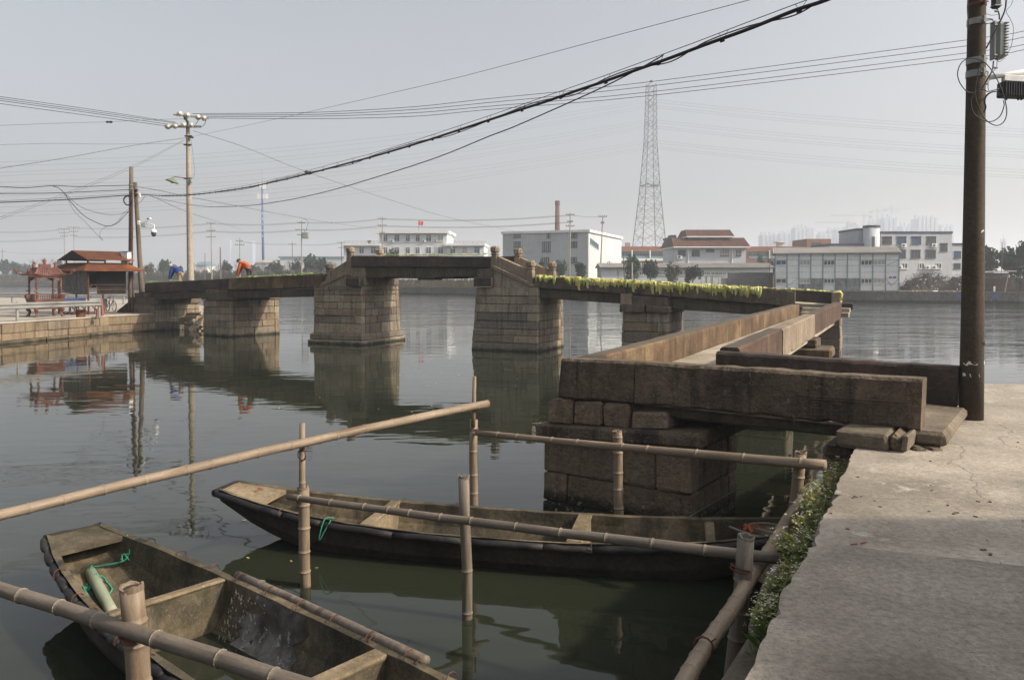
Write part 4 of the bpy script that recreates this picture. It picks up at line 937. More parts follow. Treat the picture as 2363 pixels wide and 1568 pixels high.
# ------------------------------------------------------------------ boats
def boat(name, label, c0, d, L_, W, g_end, g_mid, stern, bulk, decks, seed=0, flen=(.5, 1.0)):
    """flat-ended work boat of cement; c0 = left end centre, d = axis, stern = end width factor"""
    d = V(d[0], d[1], 0).normalized(); q = V(-d.y, d.x, 0); c0 = V(c0[0], c0[1], 0)      # q: to the far side
    T = thing(name, label, 'boat', tuple(c0 + d * L_ / 2), 'cement work boats moored between the bamboo posts')
    r = random.Random(seed); N_ = 30
    def sec(x):
        t = x / L_; s = math.sin(math.pi * min(1, max(0, t))) 
        w = W/2 * (stern + (1 - stern) * (1 - abs(2*t - 1) ** 2.6)); e = abs(2*t - 1)
        return w, g_mid + (g_end - g_mid) * e ** 2.6, -0.12 + (g_end - .02) * max(0, (e - .55) / .45) ** 1.7 * .92
    def prof(x, inset):
        w, g, k = sec(x); w -= inset; k += inset * .9
        k = min(k, g - .05)
        h = g - k
        return [(-w, g), (-w*.985, g - h*.25), (-w*.93, g - h*.55), (-w*.78, g - h*.82), (-w*.42, k + .01*h), (0, k), (w*.42, k + .01*h), (w*.78, g - h*.82), (w*.93, g - h*.55), (w*.985, g - h*.25), (w, g)]
    xs = [L_ * i / N_ for i in range(N_ + 1)]
    W_ = lambda x, y, z: c0 + d * x + q * y + UP * z
    out = MB(); inn = MB(); k = 11
    for x in xs: out.v += [tuple(W_(x, y, z)) for y, z in prof(x, 0)]
    for i in range(N_):
        for j in range(k - 1): out.f.append((i*k+j, i*k+j+1, (i+1)*k+j+1, (i+1)*k+j))
    out.f.append(tuple(range(k))); out.f.append(tuple(N_*k + j for j in range(k)))
    out.jitter(.005, seed); out.build('hull', M['hull_out'], T, smooth=False)
    xi = [min(max(x, .06), L_ - .06) for x in xs]
    for x in xi: inn.v += [tuple(W_(x, y, z)) for y, z in prof(x, .05)]
    b0 = len(inn.v)
    for x, x2 in zip(xi, xs):
        w, g, _ = sec(x2)
        inn.v += [tuple(W_(x2, -w - .012, g + .008)), tuple(W_(x2, w + .012, g + .008))]
    for i in range(N_):
        for j in range(k - 1): inn.f.append((i*k+j, (i+1)*k+j, (i+1)*k+j+1, i*k+j+1))
        inn.f.append((b0 + 2*i, b0 + 2*(i+1), (i+1)*k, i*k)); inn.f.append((i*k + k-1, (i+1)*k + k-1, b0 + 2*(i+1) + 1, b0 + 2*i + 1))
    inn.f.append(tuple(range(k))); inn.f.append(tuple(N_*k + j for j in range(k)))
    inn.jitter(.005, seed + 1); inn.build('lining', M['boat'], T, fixn=False)
    for x, hh, mt, wd in bulk:
        w, g, kk = sec(x); mb = MB(); p = prof(x, .04); n = len(p)
        top = [(-w + .05, g - hh), (w - .05, g - hh)]
        pl = [W_(x - wd/2, y, z) for y, z in p[2:-2]]
        pl = [W_(x - wd/2, -w + .055, g - hh)] + pl + [W_(x - wd/2, w - .055, g - hh)]
        mb.prism(pl, d * wd); mb.jitter(.006, int(x*10)); mb.build('bulkhead', M[mt], T)
        cb = MB(); cb.bar(W_(x, -w + .05, g - hh + .012), W_(x, w - .05, g - hh + .012), wd + .04, .035, .012); cb.jitter(.006, int(x*20)); cb.build('bulkhead_cap', M['boat_tan'], T)
    for x0, x1, dz, mt in decks:
        mb = MB(); P = []
        for x in (x0, (x0 + x1)/2, x1):
            w, g, _ = sec(x); P.append((W_(x, -w + .02, g + dz), W_(x, w - .02, g + dz)))
        v = [P[0][0], P[1][0], P[2][0], P[2][1], P[1][1], P[0][1]]
        mb.prism(v, UP * -.05); mb.build('deck_plate', M[mt], T)
    # strips of old tyre lashed along the gunwales
    for sgn in (-1, 1):
        x = .0
        while x < L_ - .05:
            ln = min(L_ - x, r.uniform(*flen)); P = []; RR = []
            for i in range(6):
                t = i / 5; xx = x + (ln - .01) * t; w, g, _ = sec(min(xx, L_))
                P.append(W_(xx, sgn * (w + .03 + r.uniform(-.006, .008)), g - .045 + r.uniform(-.006, .006))); RR.append((.043 if sgn < 0 else .027) * ((0.72 + .3 * math.sin(math.pi * t) ** .6) if flen[1] < .4 else (.86 + .14 * math.sin(math.pi * t) ** .4)) * r.uniform(.92, 1.08))
            mb = MB(); mb.tube(P, RR, 8); mb.build('tyre_fender', M['rubber'], T, smooth=True)
            if r.random() < .55:
                w, g, _ = sec(min(x + ln, L_)); mb = MB(); mb.torus(W_(x + ln - .02, sgn * (w + .02), g - .02), .055, .005, d, 10, 4); mb.build('wire_binding', M['rustdark'], T)
            x += ln
    for xx in (0.0, L_):      # fender round the blunt ends
        w, g, _ = sec(xx); s = -1 if xx == 0 else 1
        P = [W_(xx + s*.035, -w - .02 + (2*w + .04) * i / 6, g - .045 + r.uniform(-.005, .005)) for i in range(7)]
        mb = MB(); mb.tube(P, [.045 + r.uniform(-.006, .006) for _ in P], 8); mb.build('tyre_fender', M['rubber'], T, smooth=True)
    return T, W_, sec, prof
b2, W2, sec2, prof2 = boat('work_boat', 'long narrow cement boat alongside the near stone pier with two pale bulkheads', (-3.49, 9.58), (6.6, -1.5), 6.8, 1.1, .58, .345, .38,
                           [(2.0, .02, 'boat_tan', .10), (4.35, .02, 'boat_tan', .13), (5.75, .06, 'boat_tan', .06)], [(.03, .62, -.005, 'boat_tan'), (6.1, 6.82, -.06, 'boat_tan')], 2)
b1, W1, sec1, prof1 = boat('work_boat', 'weathered cement boat at lower left with green rope and lime splashed inner side', (-4.42, 7.86), (.76, -.65), 6.9, 1.18, .58, .42, .42,
                           [(1.98, .03, 'boat', .07), (4.12, .03, 'boat', .10)], [(.03, .42, -.005, 'boat'), (6.4, 6.86, -.005, 'boat')], 5, (.2, .34))
# cement patch and lime splashes on the far inner side of the left boat
def curve_patch(T, name, mat, W_, prof, x0, x1, j0, j1, seed, ragged_=.2, inset=.044, n=12, m=9):
    r = random.Random(seed); mb = MB()
    jag = [r.uniform(-ragged_, ragged_) for _ in range(m + 1)]; jag2 = [r.uniform(-ragged_, ragged_) for _ in range(m + 1)]
    for jj in range(m + 1):
        jf = j0 + (j1 - j0) * jj / m
        for i in range(n + 1):
            a = x0 + jag[jj]; b = x1 + jag2[jj]; x = a + (b - a) * i / n; p = prof(x, inset)
            j = min(int(jf), 9); f = jf - j; y = p[j][0]*(1-f) + p[j+1][0]*f; z = p[j][1]*(1-f) + p[j+1][1]*f
            mb.v.append(tuple(W_(x, y, z + .0)))
    for jj in range(m):
        for i in range(n): mb.f.append((jj*(n+1)+i, jj*(n+1)+i+1, (jj+1)*(n+1)+i+1, (jj+1)*(n+1)+i))
    return mb.build(name, mat, T, smooth=True, fixn=False)
curve_patch(b1, 'cement_patch', M['patch'], W1, prof1, 2.55, 3.15, 5.7, 9.9, 3, .13, .058)
curve_patch(b1, 'cement_patch', M['patch'], W1, prof1, 2.3, 2.6, 6.6, 8.6, 5, .12, .060)
mb = MB(); r = random.Random(9)
for i in range(110):
    x = 2.12 + abs(r.gauss(0, .22)); jf = r.uniform(6.6, 9.5); p = prof1(x, .064); j = int(jf); f = jf - j
    y = p[j][0]*(1-f) + p[j+1][0]*f; z = p[j][1]*(1-f) + p[j+1][1]*f
    c = W1(x, y, z); s = r.uniform(.004, .014); e1 = V(.76, -.65, 0) * s; e2 = V(0, 0, 1) * s * r.choice((1, 1, 2.5))
    mb.add([c - e1, c - e2, c + e1, c + e2], [(0, 1, 2, 3)])
o = mb.build('lime_splashes', M['lime'], b1, fixn=False); o['kind'] = 'stuff'
mb = MB(); P = []
for i in range(9):
    x = 2.05 + 2.45 * i / 8; w, g, _ = sec1(x); P.append(W1(x, w + .045, g + .012))
mb.tube(P, .038, 8); st_ = mb.build('bamboo_strip', M['bamboo_g'], b1, smooth=True)
mb = MB()
for i in range(6):
    x = 2.15 + .44 * i; w, g, _ = sec1(x); mb.torus(W1(x, w + .02, g + .0), .058, .005, V(.76, -.65, 0), 10, 4)
mb.build('wire_binding', M['rustdark'], b1)
# bilge water in the left boat
mb = MB(); P = [];
for x in (2.15, 2.6, 3.0, 3.4): P.append(W1(x, -.30, .0)); 
Q = [W1(x, .32, .0) for x in (3.4, 3.0, 2.6, 2.15)]
bilge = [V(p.x, p.y, prof1(2.8, .05)[5][1] + .035) for p in P + Q]
mb.add(bilge, [tuple(range(8))]); mb.build('bilge_water', M['water'], b1, fixn=False)
# painted mark on the bow deck of the middle boat
mb = MB(); c = W2(.33, .04, sec2(.33)[1] + .001); e1 = V(.975, -.22, 0); e2 = V(.22, .975, 0)
def mark(p, q):
    a, b = c + e1*p[0] + e2*p[1], c + e1*q[0] + e2*q[1]; mb.bar(a, b, .016, .003)
for p, q in (((-.10, .10), (-.13, -.02)), ((-.13, -.02), (-.07, -.05)), ((-.07, -.05), (-.06, .02)), ((-.06, .02), (-.12, .03)), ((-.01, .09), (.08, .08)), ((.08, .08), (.03, -.06))): mark(p, q)
mb.build('painted_number', M['redmark'], b2)
# ropes and float
def rope(name, pts, rad, mat, label, cat='rope', group=None):
    mb = MB(); mb.tube(spline(pts, 6), rad, 5); return solo(mb, name, mat, label, cat, group, smooth=True)
def floor1(x, y, inset=.045):
    p = prof1(x, inset); 
    for a, b in zip(p[:-1], p[1:]):
        if a[0] <= y <= b[0]: f = (y - a[0]) / max(1e-6, b[0] - a[0]); return a[1]*(1-f) + b[1]*f
    return p[5][1]
def F1(x, y, up=.0): q = W1(x, y, floor1(x, y) + up); return q
def loc1(u, v, z=.2):
    p = on(u, v, z) - V(-4.42, 7.86, 0); d = V(.76, -.65, 0); return p.x*d.x + p.y*d.y, p.x*.65 + p.y*.76
(xa, ya), (xb, yb) = loc1(206, 1332), loc1(275, 1392)
pf0, pf1 = F1(xa, ya, .05), F1(xb, yb, .055)
mb = MB(); mb.tube([pf0, pf0 + (pf1-pf0)*.02, pf0 + (pf1-pf0)*.45, pf0 + (pf1-pf0)*.6, pf1], [.035, .052, .054, .05, .052], 10)
solo(mb, 'bamboo_float', M['paleg'], 'pale green bamboo length lying in the stern of the left boat under the green rope', 'bamboo float', smooth=True)
w_, g_, _ = sec1(.5)
w_, g_, _ = sec1(.5)
def Rp(u, v, z=.2, up=.02): x, y = loc1(u, v, z); return F1(x, y, up)
rope('rope', [W1(.44, w_*.9, g_ + .01), W1(.50, .33, g_ - .06), W1(.55, .26, g_ - .2), Rp(225, 1322), F1(xa + .05, ya, .12), Rp(205, 1342, up=.03), Rp(196, 1350), Rp(215, 1345, up=.05), F1(xa + .2, ya + .03, .12), Rp(245, 1335), Rp(258, 1342), Rp(240, 1350), F1(xa + .16, ya, .125), Rp(205, 1350), Rp(192, 1349), Rp(220, 1368), Rp(238, 1372), Rp(228, 1380), Rp(215, 1378)], .010, M['rope'], 'tangled green rope hanging from the stern corner of the left boat')
mb = MB()
for k in range(5):
    a = k * 1.25; c = W1(.54, .27, g_ - .15); mb.tube([c, c + V(math.cos(a), math.sin(a), .1) * .035, c + V(math.cos(a + .8)*.05, math.sin(a + .8)*.05, -.05)], .006, 4)
solo(mb, 'rope_knot', M['rope'], 'green rope knot halfway down the rope in the left boat', 'rope')
w_, g_, _ = sec2(1.55)
rope('rope', [W2(1.62, -w_ + .03, g_ + .02), W2(1.55, -w_ - .04, g_ + .03), W2(1.52, -w_ - .09, g_ - .08), W2(1.5, -w_ - .095, g_ - .2), W2(1.56, -w_ - .09, g_ - .1), W2(1.62, -w_ - .05, g_ + .02)], .007, M['rope'], 'short green rope tail tied on the near gunwale of the middle boat')
w_, g_, _ = sec2(6.2)
rope('rope', [W2(5.95, .05, g_ - .02), W2(6.1, -.12, g_ - .02), W2(6.3, -.22, g_ - .03), W2(6.5, -.1, g_ - .02), W2(6.55, .12, g_ - .02), W2(6.35, .22, g_ - .01), W2(6.15, .12, g_ - .01), W2(6.2, -.02, g_), W2(6.5, -.2, g_)], .012, M['ropegrey'], 'grey coiled rope on the end deck of the middle boat by the dock')
mb = MB(); r = random.Random(4)
for k in range(9):
    a = r.uniform(0, 6.28); c = W2(6.15 + r.uniform(-.05, .05), -.03 + r.uniform(-.05, .05), g_ - .02); mb.tube([c, c + V(math.cos(a)*.04, math.sin(a)*.04, .05), c + V(math.cos(a)*.09, math.sin(a)*.09, .005)], .014, 5)
solo(mb, 'rag', M['redrag'], 'frayed red rag beside the grey rope on the middle boat', 'rag')
rope('mooring_line', [W2(5.5, .42, sec2(5.5)[1]), at(1640, 1162, 9.4), at(1694, 1131, 10.4)], .005, M['ropegrey'], 'thin pale mooring line stretched from the middle boat to the pier')

# ------------------------------------------------------------------ weeds along the dock edge
def clump(name, label, spots, h, seed, nleaf=26, flowers=True, spread=.12):
    r = random.Random(seed); fol = MB(); fl = MB(); c0 = spots[0]
    T = thing(name, label, 'weeds', tuple(c0), 'flowering weeds along the broken dock edge')
    for c in spots:
        c = Vector(c)
        for s in range(7):
            a = r.uniform(0, 6.28); b = c + V(math.cos(a), math.sin(a), 0) * r.uniform(0, spread); hh = h * r.uniform(.55, 1.1)
            tip = b + V(math.cos(a) * spread * .9 - .03, math.sin(a) * spread * .9, hh); mid = (b + tip) / 2 + UP * hh * .12
            fol.tube([b, mid, tip], [.004, .003, .002], 3, False)
            for k in range(nleaf):
                t = r.uniform(.05, 1.0); p = b * (1-t)**2 + mid * 2*t*(1-t) + tip * t*t; an = r.uniform(0, 6.28); l = r.uniform(.018, .045) * (1.15 - .5*t); w = l * r.uniform(.25, .45)
                e = V(math.cos(an), math.sin(an), r.uniform(-.3, .6)).normalized(); sd = e.cross(UP).normalized() * w; p = p + e * r.uniform(0, .03)
                fol.add([p, p + e*l*.5 + sd, p + e*l, p + e*l*.5 - sd], [(0, 1, 2, 3)])
            if flowers:
                for k in range(2):
                    p = tip + V(r.uniform(-.05, .05), r.uniform(-.05, .05), r.uniform(-.05, .035)); s_ = r.uniform(.004, .0075)
                    for z in range(3):
                        q = p + V(r.uniform(-.012, .012), r.uniform(-.012, .012), r.uniform(-.006, .006))
                        fl.add([q + V(-s_, 0, 0), q + V(0, -s_, .002), q + V(s_, 0, 0), q + V(0, s_, -.002), q + V(0, 0, s_*.6)], [(0, 1, 4), (1, 2, 4), (2, 3, 4), (3, 0, 4)])
    fol.build('foliage', M['weed'], T, fixn=False)
    if flowers: fl.build('flowers', M['petal'], T, fixn=False, kind='stuff')
    return T
def row(u0, v0, u1, v1, n, z=1.16, jit=.05, seed=0):
    r = random.Random(seed); out = []
    for i in range(n):
        t = i / max(1, n - 1); p = on(u0 + (u1-u0)*t, v0 + (v1-v0)*t, z); out.append(p + V(r.uniform(-jit, jit), r.uniform(-jit, jit), 0))
    return out
clump('weed_clump', 'leafy weed clump at the top of the dock edge below the stone blocks', row(1922, 1135, 1945, 1085, 8, jit=.05, seed=1), .10, 1, spread=.06)
clump('weed_clump', 'tallest white flowered weed clump, hiding the far end of the rail along the dock', row(1882, 1205, 1912, 1150, 13, jit=.06, seed=2), .135, 2, spread=.08)
clump('weed_clump', 'broad white flowered weed clump beside the shadow edge on the concrete', row(1846, 1295, 1888, 1218, 13, jit=.055, seed=3), .12, 3, spread=.075)
clump('weed_clump', 'low green weed clump at the dock end of the bamboo rail', row(1816, 1365, 1848, 1312, 8, jit=.03, seed=4), .08, 4, spread=.05)
clump('weed_clump', 'lowest weed clump with grass, near the bottom of the dock edge', row(1768, 1455, 1795, 1400, 8, jit=.04, seed=5), .07, 5, spread=.045)
mb = MB(); r = random.Random(6)
for i in range(420):
    t = r.random(); p = on(1745 + 205*t, 1520 - 440*t, 1.15) + V(r.uniform(-.03, .05), r.uniform(-.05, .05), 0); a = r.uniform(0, 6.28); h = r.uniform(.04, .12)
    e = V(math.cos(a)*.5 - .2, math.sin(a)*.5, 1) * h; s = V(-math.sin(a), math.cos(a), 0) * .003
    mb.add([p - s, p + s, p + e*.6 + s*.7, p + e + V(e.x, e.y, -.02)*.4, p + e*.6 - s*.7], [(0, 1, 2, 3, 4)])
mb.build('grass', M['grass'], kind='stuff', fixn=False)
F_, g0, g1, gz = grs; mb = MB()
for i in range(260):
    t = r.random(); p = F_.w(g0 + .1 + (g1 - g0 - .3) * t, gz, .1 + r.uniform(-.06, .08)); a = r.uniform(0, 6.28); h = r.uniform(.04, .13)
    e = V(math.cos(a)*.4, math.sin(a)*.4, 1) * h; s = V(-math.sin(a), math.cos(a), 0) * .008
    mb.add([p - s, p + s, p + e], [(0, 1, 2)])
o = mb.build('grass_tuft', M['grass'], None, loc=tuple(F_.w((g0+g1)/2, gz, .1)), fixn=False); tag(o, 'green grass tuft growing on the ledge of the left small pier', 'grass tuft')

# ------------------------------------------------------------------ mustard leaves laid out to dry
def leaf_mesh(name, hang, seed, mat):
    r = random.Random(seed); mb = MB(); n = 7; w0 = r.uniform(.035, .06); back = r.uniform(.12, .2); L_ = hang
    prof = [(-back, .015), (-back*.4, .035), (.0, .03), (.03, -.01)] + [(.035 + .02*math.sin(k), -.01 - L_ * k / 4) for k in (1, 2, 3, 4)] if hang > 0 else \
           [(-.2, .012), (-.12, .03), (-.05, .045), (.0, .03), (.05, .05), (.09, .02)]
    m = len(prof)
    for i, (y, z) in enumerate(prof):
        t = i / (m - 1); w = w0 * (.5 + 1.0 * math.sin(math.pi * min(1, .15 + .8*t)) ) ; dx = r.uniform(-.015, .015); fold = .025 * r.uniform(.4, 1.4)
        for k, s in enumerate((-1, -.45, 0, .45, 1)):
            yy = y + fold * (1 if k % 2 else -.2) ; zz = z + (fold * (1 if k % 2 else 0) if hang <= 0 or i < 3 else r.uniform(-.008, .008))
            mb.v.append((dx + w * s, yy, zz))
    for i in range(m - 1):
        for k in range(4): mb.f.append((i*5+k, i*5+k+1, (i+1)*5+k+1, (i+1)*5+k))
    me = bpy.data.meshes.new(name); me.from_pydata(mb.v, [], mb.f); me.materials.append(mat); return me
hangM = [leaf_mesh('mustard_leaf', h, 40 + i, M['leaf_y']) for i, h in enumerate((.18, .24, .28, .33, .38, .21, .42, .3))]
flatY = [leaf_mesh('mustard_leaf', 0, 60 + i, M['leaf_y']) for i in range(4)]
flatG = [leaf_mesh('mustard_leaf', 0, 70 + i, M['leaf_g']) for i in range(4)]
def put_leaf(me, p, F, rot, sc_, label, group):
    o = bpy.data.objects.new('mustard_leaf', me); COL.objects.link(o); o.location = p
    a = math.atan2(F.n.y, F.n.x) - math.pi/2
    o.rotation_euler = (0, 0, a + rot); o.scale = (sc_, sc_, sc_ * random.uniform(.45, 1.15))
    tag(o, label, 'leaf', group)
r = random.Random(21)
GA = 'mustard leaves drying over the right hand parapet'
def dens(u):      # hanging leaves reach as far as u about 1755
    return True
N1 = 124
for i in range(N1):
    u = 1240 + (1757 - 1240) * (i + r.uniform(-.3, .3)) / N1
    if 1279 < u < 1306 : continue
    a = sat(MF, u, 650); v = MF.w(a, ztE(a) + .012 + r.uniform(0, .02), .0)
    put_leaf(hangM[r.randrange(8)] if u > 1300 or r.random() < .8 else hangM[0], v, MF, r.uniform(-.25, .9) * (1 if r.random() < .7 else -.6), r.uniform(.85, 1.25), 'wilted yellow green leaf hanging over the front of the right hand parapet', GA)
GB = 'mustard leaves lying along the top of the right hand parapet'
for i in range(62):
    u = 1240 + (1930 - 1240) * (i + r.uniform(-.4, .4)) / 62; a = sat(MF, u, 650)
    put_leaf(flatY[r.randrange(4)], MF.w(a, ztE(a) + .02, -.1 + r.uniform(-.06, .06)), MF, r.uniform(-1.2, 1.2), r.uniform(.9, 1.3), 'wilted leaf lying flat on the top of the right hand parapet', GB)
for i in range(9):
    p = MF.w(eD - .02, zt + .03, -.1 - .28 * i / 3)
    put_leaf(hangM[(i*3) % 8], p, Fac((0, 0), d=tuple((MF.n * -1).to_tuple()[:2])), r.uniform(-.2, .2), r.uniform(1.0, 1.35), 'yellow leaf hanging over the lit end of the parapet at the bend', 'mustard leaves hanging over the parapet end at the bend')
GC = 'mustard leaves lying on the middle parapet'
for i in range(46):
    u = 866 + (1125 - 866) * (i + r.uniform(-.4, .4)) / 46; a = sat(MF, u, 590); z = zat(MF, 960, 590)
    put_leaf(flatG[r.randrange(4)] if r.random() < .65 else flatY[r.randrange(4)], MF.w(a, z + .01, -.1 + r.uniform(-.06, .1)), MF, r.uniform(-1.5, 1.5), r.uniform(.8, 1.1), 'green leaf lying on the dark parapet of the middle span', GC)
GD = 'mustard leaves lying on the left hand parapet'
for i in range(62):
    u = (535 + (745 - 535) * (i + r.uniform(-.4, .4)) / 50) if i < 50 else (338 + 26 * (i - 50) / 8 if i < 58 else 394 + 4*(i - 58)); a = sat(LF, u, 645)
    put_leaf(flatG[r.randrange(4)], LF.w(a, ztL(a) + .02 + r.uniform(0, .04), -.1 + r.uniform(-.08, .12)), LF, r.uniform(-1.5, 1.5), r.uniform(.9, 1.35), 'fresh green leaf lying on the parapet near the two people', GD)
for i in range(4):
    put_leaf(flatG[i], MF.w(lL + r.uniform(-.1, .1), zl2 + .02, -.13 + r.uniform(-.1, .1)), MF, r.uniform(-1.5, 1.5), .9, 'green leaf on the head of the lower left bridge post', 'leaves on the bridge post head')

# ------------------------------------------------------------------ people
def skin_body(name, verts, edges, radii, mat, parent, root=0, sub=1):
    me = bpy.data.meshes.new(name); org = Vector(parent['_org'])
    me.from_pydata([tuple(Vector(v) - org) for v in verts], edges, [])
    me.materials.append(mat)
    o = bpy.data.objects.new(name, me); COL.objects.link(o); o.parent = parent
    o.modifiers.new('skin', 'SKIN'); s = o.modifiers.new('smooth', 'SUBSURF'); s.levels = s.render_levels = sub
    sv = me.skin_vertices[0].data if me.skin_vertices else None
    if sv:
        for i, q in enumerate(radii): sv[i].radius = (q, q)
        sv[root].use_root = True
    return o
def person(label, foot, face, jacket, trousers, hair, hand_z, lean=1.0, seed=0):
    """adult bent forward from the hips, both hands on the leaves in front; face = heading"""
    T = thing('person', label, 'person', tuple(foot), 'people tending leaves on the bridge')
    f = V(math.cos(face), math.sin(face), 0); s = V(-f.y, f.x, 0); B = Vector(foot)
    P = lambda a, b, z: B + f * a + s * b + UP * z
    hip, waist, chest, neck, head = P(0, 0, .86), P(.12, 0, 1.0), P(.36, 0, 1.18), P(.48, 0, 1.26), P(.58, 0, 1.29)
    crown = P(.66, 0, 1.33)
    sl, sr = P(.40, .20, 1.19), P(.40, -.20, 1.19)
    el, er = P(.50, .23, .88), P(.55, -.22, .90); hl, hr = P(.66, .10, hand_z + .03), P(.74, -.08, hand_z + .03)
    fl, fr = P(.76, .08, hand_z), P(.83, -.06, hand_z)
    kl, kr = P(.02, .11, .47), P(.06, -.11, .47); al, ar = P(-.04, .11, .08), P(.0, -.12, .08); tl_, tr_ = P(.12, .12, .04), P(.16, -.13, .04)
    v = [hip, waist, chest, neck, head, crown, sl, el, hl, fl, sr, er, hr, fr, P(0, .1, .82), kl, al, tl_, P(0, -.1, .82), kr, ar, tr_]
    e = [(0, 1), (1, 2), (2, 3), (3, 4), (4, 5), (2, 6), (6, 7), (7, 8), (8, 9), (2, 10), (10, 11), (11, 12), (12, 13), (0, 14), (14, 15), (15, 16), (16, 17), (0, 18), (18, 19), (19, 20), (20, 21)]
    rr = [.11, .105, .12, .06, .108, .09, .06, .045, .033, .03, .06, .045, .033, .03, .085, .06, .042, .04, .085, .06, .042, .04]
    skin_body('body', v, e, rr, M['skin'], T)
    jv = [hip + UP*.02, waist, chest, P(.45, 0, 1.24), sl, el, hl - (hl-el)*.12, sr, er, hr - (hr-er)*.12]
    skin_body('jacket', jv, [(0, 1), (1, 2), (2, 3), (2, 4), (4, 5), (5, 6), (2, 7), (7, 8), (8, 9)], [.20, .205, .215, .12, .10, .08, .06, .10, .08, .06], jacket, T)
    tv = [hip, P(0, .1, .80), kl, al + UP*.02, P(0, -.1, .80), kr, ar + UP*.02]
    skin_body('trousers', tv, [(0, 1), (1, 2), (2, 3), (0, 4), (4, 5), (5, 6)], [.145, .105, .08, .066, .105, .08, .066], trousers, T)
    hb = MB(); c = P(.60, 0, 1.325); ax = (crown - neck).normalized()
    hb.lathe(c - UP*.005, [(.112, -.03), (.12, .01), (.112, .05), (.088, .088), (.04, .11)], 12, (UP * .9 + f * .45).normalized()); hb.build('hair', hair, T, smooth=True)
    fb = MB()     # face: nose, brows, ears, mouth
    c = P(.66, 0, 1.14); fb.box(P(.69, 0, 1.235), (.03, .022, .04), f); 
    for q in (.09, -.09): fb.box(P(.58, q*1.15, 1.27), (.035, .016, .055), f, .006)
    fb.build('nose_and_ears', M['skin'], T)
    mb = MB()
    for q in (.034, -.034): mb.box(P(.69, q, 1.27), (.012, .026, .01), f)
    mb.box(P(.66, 0, 1.195), (.012, .045, .009), f); mb.build('eyes_and_mouth', M['ink'], T)
    for (w, h_, t) in ((hl, fl, 1), (hr, fr, -1)):      # fingers curled down on the leaves
        d = (h_ - w).normalized(); sd = d.cross(UP).normalized(); mb = MB()
        for k in range(4):
            b = h_ + sd * (k - 1.5) * .019; mb.tube([b, b + d*.035 + UP*.004, b + d*(.055 - .004*abs(k-1.5)) - UP*.018], [.0095, .009, .007], 5)
        b = h_ - d*.03 + sd * t * .03; mb.tube([b, b + sd*t*.02 + d*.025, b + sd*t*.012 + d*.045 - UP*.015], [.011, .0095, .008], 5)
        mb.build('fingers', M['skin'], T)
    for (a, t) in ((al, tl_), (ar, tr_)):
        mb = MB(); mb.bar(V(a.x, a.y, B.z + .045) - f*.06, V(t.x, t.y, B.z + .04) + f*.02, .095, .085, .03); mb.build('shoe', M['dark_cloth'], T)
    return T
def stand(F, u, off, dz): a = sat(F, u, 640); return F.w(a, ztL(a) + dz, off)
facing = math.atan2(-LF.d.y, -LF.d.x)
fb_ = stand(LF, 394, -.6, -.36); fo_ = stand(LF, 553, -.6, -.36)
person('grey haired person in a blue jacket bending over the left end parapet', fb_, facing + .55, M['blue_cloth'], M['khaki'], M['hairgrey'], .42)
person('dark haired person in an orange jacket bending over leaves on the bridge', fo_, facing + .5, M['orange_cloth'], M['dark_cloth'], M['hairblack'], .42)
# ------------------------------------------------------------------ near utility pole with its equipment
PB = on(2241, 966, DZ); PT_ = at(2254.5, 0, PB.y); pd_ = (PT_ - PB).normalized()
np_ = thing('utility_pole', 'tall brown concrete utility pole rising beside the stone parapet on the dock', 'utility pole', tuple(PB))
mb = MB(); pts = [PB + pd_ * (9.6 * i / 12) - UP * (.05 if i == 0 else 0) for i in range(13)]; prad = lambda z: .136 - .0078 * z
mb.tube(pts, [prad(9.6 * i / 12) for i in range(13)], 24); mb.build('pole_shaft', M['pole'], np_, smooth=True)
def pole_at(v): t = (at(2250, v, PB.y).z - PB.z) / pd_.z; return PB + pd_ * t, prad(t)
for v, h in ((52, .055), (142, .055), (172, .06), (12, .03)):
    c, q = pole_at(v); mb = MB(); mb.tube([c - pd_*h/2*1.3, c + pd_*h/2*1.3], q + .008, 24)
    mb.box(c + V(.02, -q - .018, 0), (.03, .05, h*1.5), (1, 0, 0), .004); mb.tube([c + V(-.02, -q - .03, 0), c + V(.06, -q - .03, 0)], .008, 6)
    mb.build('clamp_band', M['galv'] if v != 12 else M['rustdark'], np_)
for pts_ in (((2217, 837), (2226, 831), (2236, 833), (2243, 837), (2238, 840), (2230, 838), (2222, 842)), ((2226, 859), (2245, 860), (2247, 867), (2228, 867)), ((2216, 858), (2221, 860), (2221, 866), (2216, 866)), ((2252, 534), (2257, 531), (2260, 532), (2256, 536), (2250, 539)), ((2259, 833), (2264, 829), (2265, 838), (2260, 840))):
    mb = MB(); P = []
    for u, v in pts_:
        c, q = pole_at(v); dx = max(-q*.97, min(q*.97, (u - (2254.5 - 13.5 * v / 963)) * PB.y / FPX)); a = math.asin(dx / q); P.append(V(c.x + math.sin(a)*(q + .002), c.y - math.cos(a)*(q + .002), c.z))
    mb.add(P, [tuple(range(len(P)))]); mb.build('torn_paper', M['paper'], np_)
def on_pole(u, v):
    c, q = pole_at(v); dx = max(-q*.97, min(q*.97, (u - (2254.5 - 13.5 * v / 963)) * PB.y / FPX)); a = math.asin(dx / q); return V(c.x + math.sin(a)*(q + .002), c.y - math.cos(a)*(q + .002), c.z)
mb = MB()
for a, b in (((2258, 787), (2253, 786)), ((2253, 786), (2254, 790)), ((2254, 790), (2257, 793)), ((2257, 793), (2252, 797)), ((2259, 796), (2260, 788)), ((2260, 788), (2262, 795)), ((2262, 795), (2264, 787))):
    mb.tube([on_pole(*a), on_pole(*b)], .003, 4)
mb.build('handwriting', M['ink'], np_)
ZP = lambda x, y: (2119.4 + x * .2112, y * .2112)
